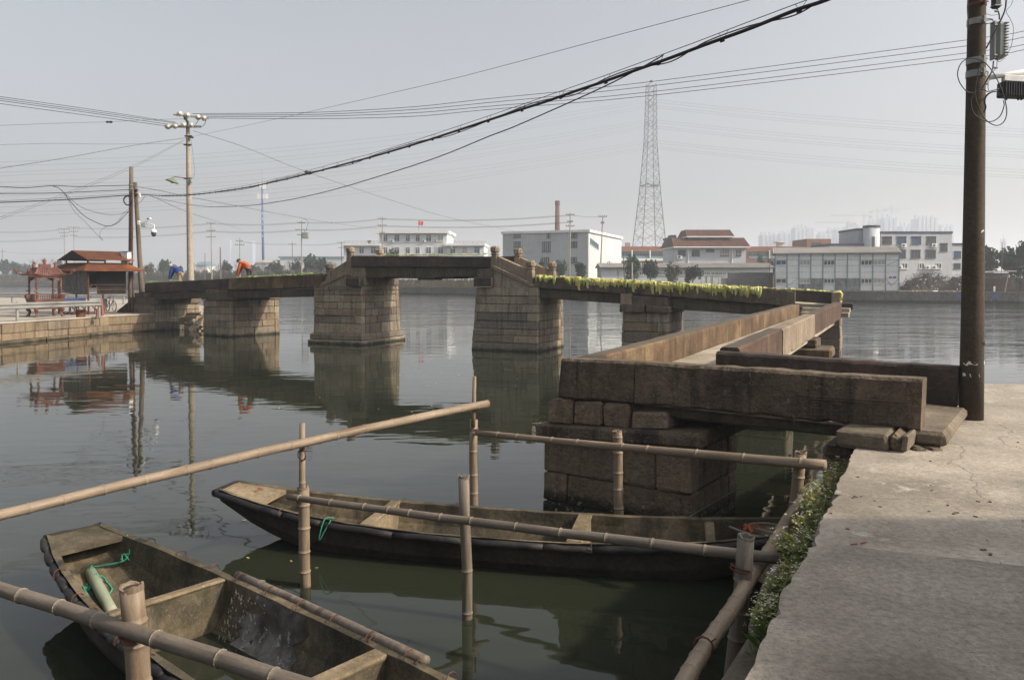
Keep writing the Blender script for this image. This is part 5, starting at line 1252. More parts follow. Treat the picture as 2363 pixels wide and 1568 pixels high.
def eq(x, y, dy=0.0): u, v = ZP(x, y); return at(u, v, PB.y + dy)
# ribbed splice closure
cl = thing('splice_closure', 'ribbed grey cast metal cable closure hanging beside the near pole', 'cable box', tuple(eq(855, 440)))
a, b = eq(862, 225), eq(850, 665); mb = MB(); ax = (a - b).normalized()
mb.box((a + b)/2 + V(.03, 0, 0), (.135, .14, (a-b).length * .93), (1, 0, 0), .04)
mb.build('housing', M['equip'], cl)
for k in range(12):
    t = .1 + .8 * k / 11; p = b + (a - b) * t; mb = MB(); mb.box(p + V(.07, -.04, 0), (.05, .10, .012), (1, 0, 0), .004); mb.build('rib', M['galv'], cl)
mb = MB(); p = (a+b)/2; mb.box(p + V(-.045, 0, 0), (.03, .09, (a-b).length*.95), (1, 0, 0), .006)
for k in (-.8, -.45, .4, .8): mb.tube([p + UP*k*.42 + V(-.06, -.05, 0), p + UP*k*.42 + V(-.02, -.05, 0)], .014, 6)
mb.build('bracket', M['galv'], cl)
bx = thing('cable_box', 'small dark green cable box at the very top beside the near pole', 'cable box', tuple(eq(850, 40)))
mb = MB(); mb.box(eq(848, 20), (.085, .09, .16), (1, 0, 0), .015); mb.build('housing', M['equipdark'], bx)
mb = MB(); mb.box(eq(848, 70), (.09, .1, .015), (1, 0, 0), .004); mb.build('lid', M['equip'], bx)
arm = thing('bracket_arm', 'white pipe arm reaching right from the near pole', 'bracket arm', tuple(eq(745, 850)))
mb = MB(); mb.tube([eq(690, 862), eq(1300, 762)], .030, 10); mb.build('pipe', M['white'], arm, smooth=True)
mb = MB(); mb.box(eq(725, 860), (.05, .1, .16), (1, 0, 0), .01); mb.build('mount', M['galv'], arm)
db = thing('equipment_box', 'dark ribbed equipment box slung under the white pipe arm', 'equipment box', tuple(eq(1030, 1080)))
c = eq(1045, 985); mb = MB(); mb.box(c, (.34, .16, .185), (1, 0, -.04), .015); mb.build('housing', M['equipdark'], db)
for k in range(11):
    mb = MB(); mb.box(c + V(-.15 + .03*k, -.088, .006 - .0012*k), (.008, .02, .17), (1, 0, 0)); mb.build('fin', M['equipdark'], db)
mb = MB(); mb.box(eq(1030, 862), (.24, .07, .075), (1, 0, -.08), .006)
mb.build('hanger_plate', M['white'], db)
mb = MB(); 
for x in (952, 1102): mb.tube([eq(x, 880), eq(x, 920)], .012, 6)
for x in (960, 1090, 1125): mb.tube([eq(x, 1070), eq(x, 1095)], .012, 6)
mb.build('bolt', M['equipdark'], db)
def cable(name, pts, rad, mat, label, cat='cable', group=None, n=6, sides=6):
    mb = MB(); mb.tube(spline(pts, n), rad, sides); return solo(mb, name, mat, label, cat, group, smooth=True)
F0 = -.19
cable('cable', [eq(740, 530, F0), eq(820, 380, F0), eq(905, 210, F0), eq(950, 90, F0), eq(962, -60, F0)], .009, M['black'], 'black cable running up in front of the grey cable closure on the near pole')
cable('cable_coil', [eq(600, 1014, F0), eq(530, 1000, F0), eq(455, 910, F0), eq(428, 810, F0), eq(455, 710, F0), eq(520, 648, F0), eq(600, 635, F0), eq(690, 662, F0), eq(770, 730, F0), eq(850, 850, F0), eq(930, 1040, F0), eq(965, 1210, F0), eq(940, 1320, F0), eq(870, 1370, F0), eq(780, 1345, F0), eq(700, 1260, F0), eq(640, 1120, F0), eq(620, 1000, F0), eq(650, 800, F0), eq(700, 640, F0)], .006, M['black'], 'large loose cable loop sticking out left of the near pole', 'cable')
cable('cable_coil', [eq(880, 970, F0), eq(760, 1000, F0 - .02), eq(700, 975, F0 - .02), eq(620, 1010, F0 - .02), eq(575, 1110, F0 - .02), eq(600, 1230, F0 - .02), eq(700, 1310, F0 - .02), eq(800, 1328, F0 - .02), eq(890, 1270, F0 - .02), eq(935, 1160, F0 - .02), eq(930, 1100, F0)], .006, M['black'], 'lower round cable loop hanging across the front of the near pole', 'cable')
cable('cable', [eq(890, 995), eq(800, 1008, F0), eq(745, 1045, F0), eq(722, 1110, F0), eq(735, 1170, F0), eq(718, 1230, F0)], .010, M['black'], 'thick black cable from the dark equipment box into the near pole')
cable('cable', [eq(820, 670), eq(805, 770, F0), eq(735, 900, F0), eq(690, 980, F0)], .008, M['black'], 'black cable dropping from the foot of the grey closure to the pole')
cable('cable', [eq(860, 655), eq(850, 740), eq(790, 815), eq(762, 930), eq(765, 990)], .004, M['wire'], 'thin grey wire looping below the grey closure')
cable('cable', [eq(1045, -30), eq(1010, 60), eq(960, 125), eq(1000, 205), eq(1036, 300), eq(1020, 480), eq(960, 610), eq(890, 675), eq(860, 655)], .003, M['wire'], 'thin wandering wire right of the grey closure')
cable('cable', [eq(850, 75), eq(880, 150), eq(885, 215)], .008, M['black'], 'short black cable from the small box to the grey closure')
cable('cable', [eq(735, 150), eq(800, 168), eq(870, 160)], .003, M['wire'], 'thin wire between the near pole top and the small box')
cable('cable', [eq(540, -20, -.1), eq(536, 120, -.1), eq(545, 240, -.1), eq(550, 330, -.1)], .006, M['black'], 'black cable hugging the left side of the near pole top')
for k, (y0, y1) in enumerate(((205, 215), (228, 226), (262, 262))):
    cable('cable', [eq(735, y0, -.05), eq(790, y1 - 8, -.05), eq(815, y1, -.02)], .005, M['black'], ('top', 'middle', 'lowest')[k] + ' short black lead between the near pole and the closure head')

# ------------------------------------------------------------------ the pale pole and the pair of poles on the left
CPB = at(441, 716, 52); CPT = at(433, 264, 52); cpd = (CPT - CPB).normalized(); cpl = (CPT - CPB).length
cp = thing('utility_pole', 'tall pale concrete pole with a crowded insulator head behind the left bridge span', 'utility pole', tuple(CPB))
mb = MB(); mb.tube([CPB - UP*.6 + (CPT - CPB) * (i/12) for i in range(13)], [.25 - .13*i/12 for i in range(13)], 18); mb.build('pole_shaft', M['polegrey'], cp, smooth=True)
Z3 = lambda x, y: (364.3 + x * .13517, 251.7 + y * .13517)
def e3(x, y, dy=0.0): u, v = Z3(x, y); return at(u, v, 52 + dy)
mb = MB(); mb.bar(e3(265, 95, -.15), e3(880, 160, -.15), .12, .1); mb.build('crossarm', M['polegrey'], cp)
mb = MB(); mb.bar(e3(165, 300, -.18), e3(740, 300, -.18), .1, .13); mb.build('crossarm', M['galv'], cp)
mb = MB(); mb.bar(e3(450, 130, -.2), e3(520, 240, -.2), .12, .12); mb.tube([e3(480, 150, -.3), e3(470, 190, -.3)], .12, 8); mb.build('switch_block', M['equipdark'], cp)
for x, y in ((395, 80), (525, 105), (705, 140), (805, 155), (190, 300), (312, 290), (462, 275), (588, 272)):
    mb = MB(); c = e3(x, y, -.3); mb.lathe(c - V(.06, .05, 0), [(.03, -.06), (.14, -.04), (.2, 0), (.14, .05), (.06, .06), (.05, .12), (.13, .13), (.1, .17), (.03, .18)], 12, (.55, -.83, .1)); mb.build('insulator', M['porcelain'], cp, smooth=True)
for x, y, mt in ((530, 465, 'rustdark'), (515, 612, 'equipdark'), (520, 1185, 'rustdark')):
    mb = MB(); c = e3(x, y); t = (c.z - CPB.z) / cpl; q = .25 - .13*t; mb.tube([c - UP*.05, c + UP*.05], q + .02, 18); mb.box(c + V(-q - .04, -.1, 0), (.12, .1, .09)); mb.box(c + V(q + .04, -.1, 0), (.14, .1, .09)); mb.build('clamp_band', M[mt], cp)
mb = MB(); mb.box(e3(575, 480, -.15), (.22, .2, .14), (1, 0, -.2), .03); mb.build('cable_clamp', M['equipdark'], cp)
mb = MB(); mb.box(e3(568, 1225, -.2), (.16, .16, .3), (1, 0, 0), .03); mb.build('junction_box', M['teal'], cp)
lm = thing('street_lamp', 'small green dish lamp on a rusty curved bracket from the pale pole', 'street lamp', tuple(e3(270, 1170)))
mb = MB(); mb.tube(spline([e3(500, 1180, -.2), e3(400, 1168, -.3), e3(290, 1157, -.4), e3(266, 1165, -.42), e3(256, 1195, -.42)], 5), .028, 6); mb.build('bracket', M['rustdark'], lm)
mb = MB(); mb.lathe(e3(240, 1240, -.42), [(.42, -.02), (.40, .04), (.28, .12), (.12, .2), (.09, .3), (.03, .32)], 16, (.28, .1, 1)); mb.build('lamp_shade', M['lampgreen'], lm, smooth=True)
mb = MB(); mb.lathe(e3(240, 1245, -.42), [(.03, .1), (.08, .0), (.07, -.07), (.02, -.1)], 10); mb.build('bulb', M['porcelain'], lm)
cable('cable', [e3(560, 500), e3(590, 700), e3(610, 900), e3(632, 1060), e3(610, 1150), e3(575, 1210)], .008, M['wire'], 'thin slack wire hanging down the right side of the pale pole')
for pts_, lb in ((((640, 270), (690, 190), (700, 160)), 'left'), (((720, 310), (790, 270), (830, 170)), 'right')):
    cable('cable', [e3(*p, -.3) for p in pts_], .016, M['black'], f'{lb} jumper cable joining the two crossarms of the pale pole')
mb = MB(); mb.tube([at(449, 716, 53), at(443, 600, 53)], [.12, .08], 10); solo(mb, 'prop_pole', M['polewood'], 'short dark prop pole leaning against the pale concrete pole', 'pole')
Z4 = lambda x, y: (278.2 + x * .10141, 410.6 + y * .10141)
def e4_(x, y, dy=0.0): u, v = Z4(x, y); return at(u, v, 49 + dy)
p1b, p1t = at(301, 716, 49), at(303, 385, 49)
q1 = thing('utility_pole', 'upright old pole with a rusty conduit and white meter box beside the shelter', 'utility pole', tuple(p1b))
mb = MB(); mb.tube([p1b + (p1t - p1b)*i/8 for i in range(9)], [.15 - .03*i/8 for i in range(9)], 14); mb.build('pole_shaft', M['polewood'], q1, smooth=True)
mb = MB(); mb.tube([at(304.5, 640, 48.8), at(304.5, 440, 48.8)], .055, 8); mb.build('conduit', M['rustdark'], q1)
mb = MB(); mb.torus(e4_(240, 165), .16, .025, UP, 14, 5); mb.torus(e4_(240, 260), .16, .02, UP, 14, 5); mb.torus(e4_(245, 400), .16, .02, UP, 14, 5); mb.build('clamp_band', M['galv'], q1)
p2b, p2t = at(328, 690, 49.4), at(312, 421, 49.4)
q2 = thing('utility_pole', 'leaning old pole that carries the security cameras', 'utility pole', tuple(p2b))
mb = MB(); mb.tube([p2b + (p2t - p2b)*i/8 for i in range(9)], [.16 - .04*i/8 for i in range(9)], 14); mb.build('pole_shaft', M['polewood'], q2, smooth=True)
mb = MB(); mb.tube([e4_(345, 262, .2), e4_(345, 275, .2)], .17, 14); mb.tube([e4_(355, 358, .2), e4_(355, 372, .2)], .17, 14); mb.build('clamp_band', M['black'], q2)
mtr = thing('meter_box', 'white metal meter box fixed to the upright old pole above the shelter roof', 'meter box', tuple(at(291, 606, 48.6)))
mb = MB(); c = at(291, 594, 48.5); mb.box(c, (.55, .3, .68), (.9, -.35, 0), .015); mb.build('cabinet', M['white'], mtr)
mb = MB(); mb.box(c + UP*.36, (.66, .4, .03), (.9, -.35, 0)); mb.build('lid', M['galv'], mtr)
mb = MB(); mb.box(c + V(-.23, -.16, .05), (.02, .1, .14), (.35, .9, 0)); mb.build('handle', M['equipdark'], mtr)
mb = MB(); mb.box(c + V(.1, -.20, -.12), (.09, .01, .12), (.9, -.35, 0)); mb.build('sticker', M['paper'], mtr)
cam_t = thing('security_camera', 'white dome camera with a black lower half hanging from a curved arm', 'security camera', tuple(e4_(755, 1330)))
c = e4_(755, 1240, -.4)
mb = MB(); mb.lathe(c, [(.17, .0), (.17, .06), (.15, .14), (.09, .2), (.04, .23)], 16); mb.build('housing', M['white'], cam_t, smooth=True)
mb = MB(); mb.lathe(c, [(.03, -.25), (.1, -.22), (.145, -.12), (.16, 0)], 16); mb.build('dome', M['equipdark'], cam_t, smooth=True)
mb = MB(); mb.tube(spline([e4_(530, 1020, -.3), e4_(640, 1040, -.35), e4_(730, 1058, -.4), e4_(762, 1080, -.4), e4_(765, 1160, -.4)], 5), .03, 8); mb.build('arm', M['white'], cam_t, smooth=True)
cm2 = thing('security_camera', 'small white bullet camera on a straight arm from the leaning pole', 'security camera', tuple(e4_(650, 985)))
mb = MB(); mb.tube([e4_(410, 1020, -.2), e4_(650, 985, -.35)], .028, 8); mb.build('arm', M['white'], cm2)
mb = MB(); mb.box(e4_(650, 930, -.4), (.24, .11, .11), (1, 0, .12), .02); mb.build('housing', M['white'], cm2)
mb = MB(); mb.tube([e4_(640, 925, -.42), e4_(608, 930, -.5)], .05, 8); mb.build('lens', M['equipdark'], cm2)
mb = MB(); mb.box(e4_(415, 1015, -.15), (.1, .12, .24)); mb.build('mount', M['white'], cm2)
mb = MB(); mb.box(e4_(528, 1072, -.35), (.27, .22, .24), (1, .2, 0), .03); solo(mb, 'loudspeaker', M['equip'], 'grey square loudspeaker box under the camera arm', 'loudspeaker')
mb = MB(); mb.box(e4_(432, 400, -.2), (.12, .12, .3), (1, 0, .1), .03); solo(mb, 'cable_box', M['porcelain'], 'cream cable box near the top of the leaning pole', 'cable box')
mb = MB()
for k in range(6): mb.torus(e4_(165, 515, -.2 - .02*k), .26 + .015*(k % 3), .024, (.15, 1, .05*k), 20, 5)
solo(mb, 'cable_coil', M['black'], 'tight black coil of spare cable hung on the upright old pole', 'cable coil')

# ------------------------------------------------------------------ overhead wires
def wpath(Fw, px): return [Fw.pt(u, v) for u, v in px]
Pb = lambda u, v, Y: at(u, v, Y)
S6 = lambda x, y: (x * .5045, 198.7 + y * .5045)
S7 = lambda x, y: (1125.8 + x * .4765, y * .4765)
# the heavy bundle slung under its messenger wire
A_, B_ = Pb(322, 446, 48.9), Pb(1910, 0, 8.0)
FB = Fac((A_.x, A_.y), d=(B_.x - A_.x, B_.y - A_.y))
bund = [(325, 448.5), S6(760, 502), S6(880, 497), S6(1100, 468), S6(1250, 438), S6(1415, 399), S6(1600, 350), S6(1720, 318), S6(1915, 260), S6(2070, 210), S7(145, 535), S7(275, 494), S7(422, 442), S7(560, 396), S7(713, 341), S7(885, 280), S7(1052, 217), S7(1268, 139), S7(1484, 52), S7(1640, 0), (1985, -36), (2070, -80)]
mess = [(325, 446), S6(760, 495), S6(880, 490), S6(1100, 459), S6(1250, 427), S6(1415, 385), S6(1600, 334), S6(1720, 303), S6(1915, 243), S6(2070, 192), S7(135, 517), S7(265, 472), S7(408, 422), S7(545, 374), S7(700, 318), S7(868, 256), S7(1032, 195), S7(1256, 109), S7(1463, 31), S7(1560, -6), (1985, -50), (2070, -96)]
bp_, mp_ = wpath(FB, bund), wpath(FB, mess)
bt = thing('cable_bundle', 'thick black cable bundle hung by wire loops, climbing from the old poles to upper right', 'cable', tuple(bp_[3]))
mb = MB(); mb.tube(spline(bp_, 6), .021, 7); mb.build('bundle', M['black'], bt, smooth=True)
mb = MB(); mb.tube(spline(mp_, 6), .005, 5); mb.build('messenger_wire', M['black'], bt)
mb = MB(); sp1 = spline([p + V(0, 0, (.03 if i % 3 else -.05)) for i, p in enumerate(bp_)], 6); mb.tube(sp1, .008, 5); mb.build('loose_strand', M['black'], bt)
bs_, ms_ = spline(bp_, 6), spline(mp_, 6)
def arc(pts):
    L_ = [0]
    for a, b in zip(pts[:-1], pts[1:]): L_.append(L_[-1] + (b - a).length)
    return L_
LL = arc(bs_)
def near_m(p):
    best = min(range(len(ms_) - 1), key=lambda i: ((ms_[i] + ms_[i+1])/2 - p).length)
    a, b = ms_[best], ms_[best+1]; t = max(0, min(1, (p - a).dot(b - a) / (b - a).length_squared)); return a + (b - a) * t
x = .6; hg = MB(); i = 0; gaps = 1.05
while x < LL[-1]:
    while LL[i+1] < x: i += 1
    t = (x - LL[i]) / (LL[i+1] - LL[i]); p = bs_[i] + (bs_[i+1] - bs_[i]) * t; dv = (bs_[i+1] - bs_[i]).normalized(); m_ = near_m(p)
    hg.tube([m_ - dv*.05, p - UP*.025, m_ + dv*.09], .0035, 4, False); hg.tube([p - UP*.032 - dv*.03, p - UP*.032 + dv*.03], .012, 5); x += gaps
hg.build('hanger', M['black'], bt, kind='stuff')
def wire(px, Y0, Y1, rad, label, mat='wire', name='overhead_wire', group=None, n=5):
    u0, v0 = px[0]; u1, v1 = px[-1]; a, b = at(u0, v0, Y0), at(u1, v1, Y1); d = (b - a); d.z = 0
    if d.length < 1: d = V(1, 0, 0)
    return cable(name, wpath(Fac((a.x, a.y), d=(d.x, d.y)), px), rad, M[mat], label, 'overhead wire', group, n, 4)
GW = 'four parallel power wires from the pale pole to the right'
R4 = [[(444, 262.5), S6(1200, 124), S6(1500, 118), S6(1900, 94), (1126, 228), S7(780, 397), S7(2325, 193), (2363, 72), (2480, 48)],
      [(455, 265.5), S6(1200, 132), S6(1500, 128), S6(1900, 107), (1126, 237), S7(780, 418), S7(2325, 222), (2363, 86), (2480, 63)],
      [(478, 269), S6(1200, 139), S6(1500, 137), S6(1900, 122), (1126, 245.5), S7(780, 446), S7(2325, 256), (2363, 103), (2480, 81)],
      [(484, 272.5), S6(1200, 149), S6(1500, 149), S6(1900, 138), (1126, 253), S7(780, 464), S7(2325, 282), (2363, 115), (2480, 94)]]
for k, p in enumerate(R4): wire(p, 51.7, 44, .018, ('top', 'second', 'third', 'lowest')[k] + ' of the four parallel wires running right from the pale pole head', group=GW)
L4 = [[(0, 223), (200, 251), (404, 282)], [(0, 227.5), (200, 255.5), (410, 285)], [(0, 232), (200, 259.5), (388, 287)], [(0, 239), (200, 266), (382, 290.5)]]
for k, p in enumerate(L4):
    p = [(-150, p[0][1] - 22)] + p; wire(p, 40, 51.6, .018, ('top', 'second', 'third', 'lowest')[k] + ' of the four parallel wires coming from the left to the pale pole head', group='four parallel power wires left of the pale pole')
wire([(-120, 410), (0, 388.5), (150, 364.5), (303, 336.5), (429, 318)], 38, 51.8, .014, 'single dark wire rising from the left edge to the pale pole')
wire([(436, 317), (641, 274), (971, 199), (1126, 161), S7(640, 167), (1730, 0), (1850, -33)], 51.8, 14, .007, 'single thin wire rising from the pale pole to the top edge')
wire([(0, 334), (130, 331), (250, 332.5), (425, 331)], 44, 51.8, .009, 'nearly level thin wire from the left edge to the pale pole band')
wire([(-60, 290.5), (0, 289.5), (120, 285), (252, 281), (340, 277), (424, 274)], 44, 51.8, .010, 'thin stay wire with a dark strain insulator left of the pale pole')
mb = MB(); mb.lathe(at(252, 281.5, 48.6), [(.02, -.2), (.08, -.12), (.05, 0), (.08, .12), (.02, .2)], 8, (1, .3, .05)); solo(mb, 'strain_insulator', M['equipdark'], 'dark strain insulator on the thin stay wire at upper left', 'insulator')
wire([(426, 322), (303, 384), (150, 446), (0, 501)], 51.5, 40, .008, 'upper of two thin drop wires slanting from the pale pole to the left edge', group='pair of drop wires')
wire([(426, 324), (303, 389), (150, 451), (0, 506)], 51.5, 39, .008, 'lower of two thin drop wires slanting from the pale pole to the left edge', group='pair of drop wires')
wire([(446, 302), (560, 338), (706, 396), (900, 461), (1040, 503), (1180, 532), (1300, 560)], 52, 160, .016, 'long thin wire falling from the pale pole toward the white factory')
mb = MB(); mb.lathe(at(711, 398, 80), [(.04, -.4), (.2, -.2), (.12, 0), (.2, .2), (.04, .4)], 8, (1, 0, -.3)); solo(mb, 'strain_insulator', M['equipdark'], 'dark strain insulator where the falling wire crosses the cable bundle', 'insulator')
for p, Y0, Y1, rr, lb in (([(-80, 430), (0, 431), (60, 433), (121, 428.5), (180, 430.5), (240, 429), (300, 427.5)], 42, 48.8, .022, 'top black and red cable from the left edge to the upright old pole'),
                          ([(-80, 448), (0, 446.5), (130, 445), (298, 437.5)], 42, 48.8, .022, 'middle black cable from the left edge to the upright old pole'),
                          ([(-80, 470), (0, 467), (140, 461), (300, 450)], 42, 48.8, .030, 'lowest and thickest black cable from the left edge to the upright old pole'),
                          ([(0, 463.5), (140, 456.5), (300, 446.5)], 42, 48.8, .010, 'thin messenger wire just above the lowest cable at the left edge')): wire(p, Y0, Y1, rr, lb, 'black', 'overhead_cable')
for p, lb, rr in (([(121, 429), (140, 437), (160, 462), (192, 496), (220, 512), (247, 521.5), (270, 515), (290, 495), (303, 481)], 'thickest drooping cable between the left cables and the upright pole', .02),
                  ([(150, 447), (180, 473), (205, 485), (240, 494), (270, 494.5), (290, 490), (303, 487)], 'upper drooping cable between the left cables and the upright pole', .012),
                  ([(152, 449), (170, 485), (200, 515), (225, 542), (237, 552), (234, 553), (230, 540), (238, 527), (252, 520)], 'loose cable end with a small loop dangling behind the shelter roof', .012),
                  ([(335, 452), (322, 468), (303, 478), (286, 492), (272, 510), (258, 520)], 'thin cable slanting across both old poles', .012)):
    wire(p, 45, 48.5, rr, lb, 'black', 'overhead_cable')
wire([S6(700, 508), (363, 457), (454, 474.5), (555, 475.5), (650, 464), (757, 441), (880, 405), (1009, 363), (1126, 315.5), (1192, 290), (1364, 214), (1469, 162), (1530, 128)], 48.6, 11, .011, 'slack single cable dipping under the heavy bundle and rising to meet it', 'black')
wire([(318, 431), (370, 440), (429, 453), (520, 470), (605, 486), (680, 500), (757, 513), (870, 528)], 49, 180, .018, 'thin wire from the leaning pole top falling to the far bank')
wire([(340, 449), (363, 458), (430, 488), (500, 511), (560, 530)], 49, 150, .018, 'thin wire from the leaning pole falling behind the pale pole')

# ------------------------------------------------------------------ things on the left quay
Z2 = lambda x, y: (x * .19015, 529.9 + y * .19015)
# incense burner
bc = on(*Z2(552, 1052), QZ); bu = thing('incense_burner', 'red painted iron incense burner shaped like a small pavilion on the left quay', 'incense burner', tuple(bc))
an = R(50); e1, e2 = V(math.cos(an), math.sin(an), 0), V(-math.sin(an), math.cos(an), 0); HW, HD = .66, .60
Bp = lambda a, b, z: bc + e1*a + e2*b + UP*z
for a in (-1, 1):
    for b in (-1, 1):
        mb = MB(); x, y = a*HW*.92, b*HD*.9
        mb.tube(spline([Bp(x*1.12, y*1.15, 0), Bp(x*1.05, y*1.05, .12), Bp(x*.98, y*.98, .26), Bp(x*1.1, y*1.1, .40), Bp(x*1.08, y*1.08, .5)], 3), [.09, .08, .075, .07, .065, .065, .07, .085, .1, .11, .11, .1, .1], 8)
        mb.lathe(Bp(x*1.12, y*1.15, 0), [(.11, 0), (.11, .04), (.08, .07)], 8); mb.build('leg', M['burner'], bu, smooth=False)
mb = MB(); mb.box(Bp(0, 0, .56), (HW*2.25, HD*2.25, .12), e1, .03); mb.box(Bp(0, 0, .47), (HW*1.5, HD*2.2, .09), e1, .04); mb.box(Bp(0, 0, .47), (HW*2.1, HD*1.4, .08), e1, .04); mb.build('apron', M['burner'], bu)
mb = MB()
mb.hexa([Bp(-HW*1.0, -HD*1.0, .62), Bp(HW*1.0, -HD*1.0, .62), Bp(HW*1.0, HD*1.0, .62), Bp(-HW*1.0, HD*1.0, .62), Bp(-HW*1.18, -HD*1.2, .98), Bp(HW*1.18, -HD*1.2, .98), Bp(HW*1.18, HD*1.2, .98), Bp(-HW*1.18, HD*1.2, .98)], .03); mb.build('trough', M['burner'], bu)
for s in (-1, 1):
    mb = MB(); mb.prism([Bp(s*HW*1.15, -.2, .9), Bp(s*HW*1.45, -.2, 1.02), Bp(s*HW*1.5, -.2, 1.2), Bp(s*HW*1.3, -.2, 1.22), Bp(s*HW*1.1, -.2, 1.1)], e2*.4); mb.build('handle', M['burner'], bu)
fn = MB()
for s in (-1, 1):
    fn.bar(Bp(-HW*1.12, s*HD*1.12, 1.24), Bp(HW*1.12, s*HD*1.12, 1.24), .04); fn.bar(Bp(s*HW*1.12, -HD*1.12, 1.24), Bp(s*HW*1.12, HD*1.12, 1.24), .04)
    for k in range(17):
        a = -HW*1.12 + HW*2.24*k/16; fn.bar(Bp(a, s*HD*1.12, .98), Bp(a, s*HD*1.12, 1.24), .022)
    for k in range(1, 12):
        b = -HD*1.12 + HD*2.24*k/12; fn.bar(Bp(s*HW*1.12, b, .98), Bp(s*HW*1.12, b, 1.24), .022)
fn.build('railing', M['burner'], bu)
for a in (-1, 1):
    for b in (-1, 1):
        mb = MB(); x, y = a*HW*.92, b*HD*.92; mb.tube([Bp(x, y, .98), Bp(x, y, 1.5), Bp(x, y, 2.24)], .055, 10)
        for k in range(5): mb.tube([Bp(x + .05*math.cos(k*1.9), y + .05*math.sin(k*1.9), 1.45 + .15*k), Bp(x + .07*math.cos(k*1.9 + .8), y + .07*math.sin(k*1.9 + .8), 1.56 + .15*k)], .022, 5)
        mb.box(Bp(x + a*.08, y + b*.04, 1.42), (.14, .07, .07), e1, .02); mb.build('column', M['burner'], bu)
mb = MB()
for s in (-1, 1):
    for (aa, hh) in ((0, .1), (1, .17), (2, .24)):
        for q in (-1, 1):
            mb.box(Bp(q*(HW*.92 - .12 - .11*(2-aa)*.9), s*HD*.92, 2.24 - hh/2), (.12, .05, hh), e1)
    mb.bar(Bp(-HW*.92, s*HD*.92, 2.2), Bp(HW*.92, s*HD*.92, 2.2), .06, .1); mb.bar(Bp(s*HW*.92, -HD*.92, 2.2), Bp(s*HW*.92, HD*.92, 2.2), .06, .1)
mb.build('valance', M['burner'], bu)
rf = MB(); rows_ = [(1.52, 2.30), (1.28, 2.27), (1.05, 2.36), (.86, 2.52), (.74, 2.66)]
ring = []
for (k, z) in rows_:
    loop = []
    for (a, b) in ((-1, -1), (0, -1), (1, -1), (1, 0), (1, 1), (0, 1), (-1, 1), (-1, 0)):
        corner = abs(a) + abs(b) == 2
        kk = k if corner else (min(k, 1.16) if k > 1.16 else k); zz = z + (.10 if corner and k > 1.4 else 0) 
        loop.append(Bp(a*HW*kk*.98, b*HD*(kk*1.0), zz))
    ring.append(loop)
rf.v = [tuple(p) for l in ring for p in l]
for i in range(len(ring) - 1):
    for j in range(8): rf.f.append((i*8+j, i*8+(j+1) % 8, (i+1)*8+(j+1) % 8, (i+1)*8+j))
rf.f.append(tuple((len(ring)-1)*8 + j for j in range(8))); rf.f.append(tuple(reversed(range(8))))
rf.build('roof', M['burner'], bu)
rl_ = MB()
for i, (k, z) in enumerate(rows_[:-1]):
    pass
for s in (-1, 1):
    for j in range(13):
        a = -.95 + 1.9*j/12
        rl_.tube([Bp(a*HW*1.14, s*HD*1.14, 2.31), Bp(a*HW*1.02, s*HD*1.03, 2.40), Bp(a*HW*.86, s*HD*.86, 2.55), Bp(a*HW*.74, s*HD*.74, 2.69)], .028, 5)
    for j in range(9):
        b = -.95 + 1.9*j/8
        rl_.tube([Bp(s*HW*1.14, b*HD*1.14, 2.31), Bp(s*HW*1.02, b*HD*1.03, 2.40), Bp(s*HW*.86, b*HD*.86, 2.55), Bp(s*HW*.74, b*HD*.74, 2.69)], .028, 5)
rl_.build('roof_tiles', M['burner'], bu)
for a in (-1, 1):
    for b in (-1, 1):
        mb = MB(); mb.tube(spline([Bp(a*HW*.74, b*HD*.74, 2.68), Bp(a*HW*1.05, b*HD*1.05, 2.40), Bp(a*HW*1.4, b*HD*1.4, 2.34), Bp(a*HW*1.68, b*HD*1.6, 2.46)], 4), .045, 6)
        mb.box(Bp(a*HW*1.66, b*HD*1.58, 2.53), (.26, .1, .09), e1*a + e2*b*.5, .025); mb.box(Bp(a*HW*1.72, b*HD*1.64, 2.6), (.09, .05, .1), e1, .02); mb.build('corner_ridge', M['burner'], bu)
mb = MB(); mb.bar(Bp(-HW*.76, 0, 2.70), Bp(HW*.76, 0, 2.70), HD*1.5, .06, .02); mb.box(Bp(0, 0, 2.82), (.62, .12, .2), e1, .02)
for k in range(10): mb.bar(Bp(-.28 + .06*k, -.07, 2.75), Bp(-.25 + .06*k, -.07, 2.89), .014)
mb.build('ridge_panel', M['burner'], bu)
mb = MB(); mb.lathe(Bp(0, 0, 2.92), [(.06, 0), (.1, .04), (.06, .08), (.11, .15), (.1, .22), (.04, .28), (.02, .33)], 10); mb.build('finial', M['burner'], bu, smooth=True)
for s in (-1, 1):
    mb = MB(); c = Bp(s*.52, 0, 2.72); mb.tube(spline([c, c + UP*.14 + e1*s*.05, c + UP*.24 - e1*s*.03, c + UP*.31 + e1*s*.06], 3), [.09, .09, .085, .08, .07, .065, .06, .05, .045, .03][:10], 7); mb.box(c + UP*.28 + e1*s*.06, (.12, .06, .06), e1, .02); mb.build('ridge_beast', M['burner'], bu)
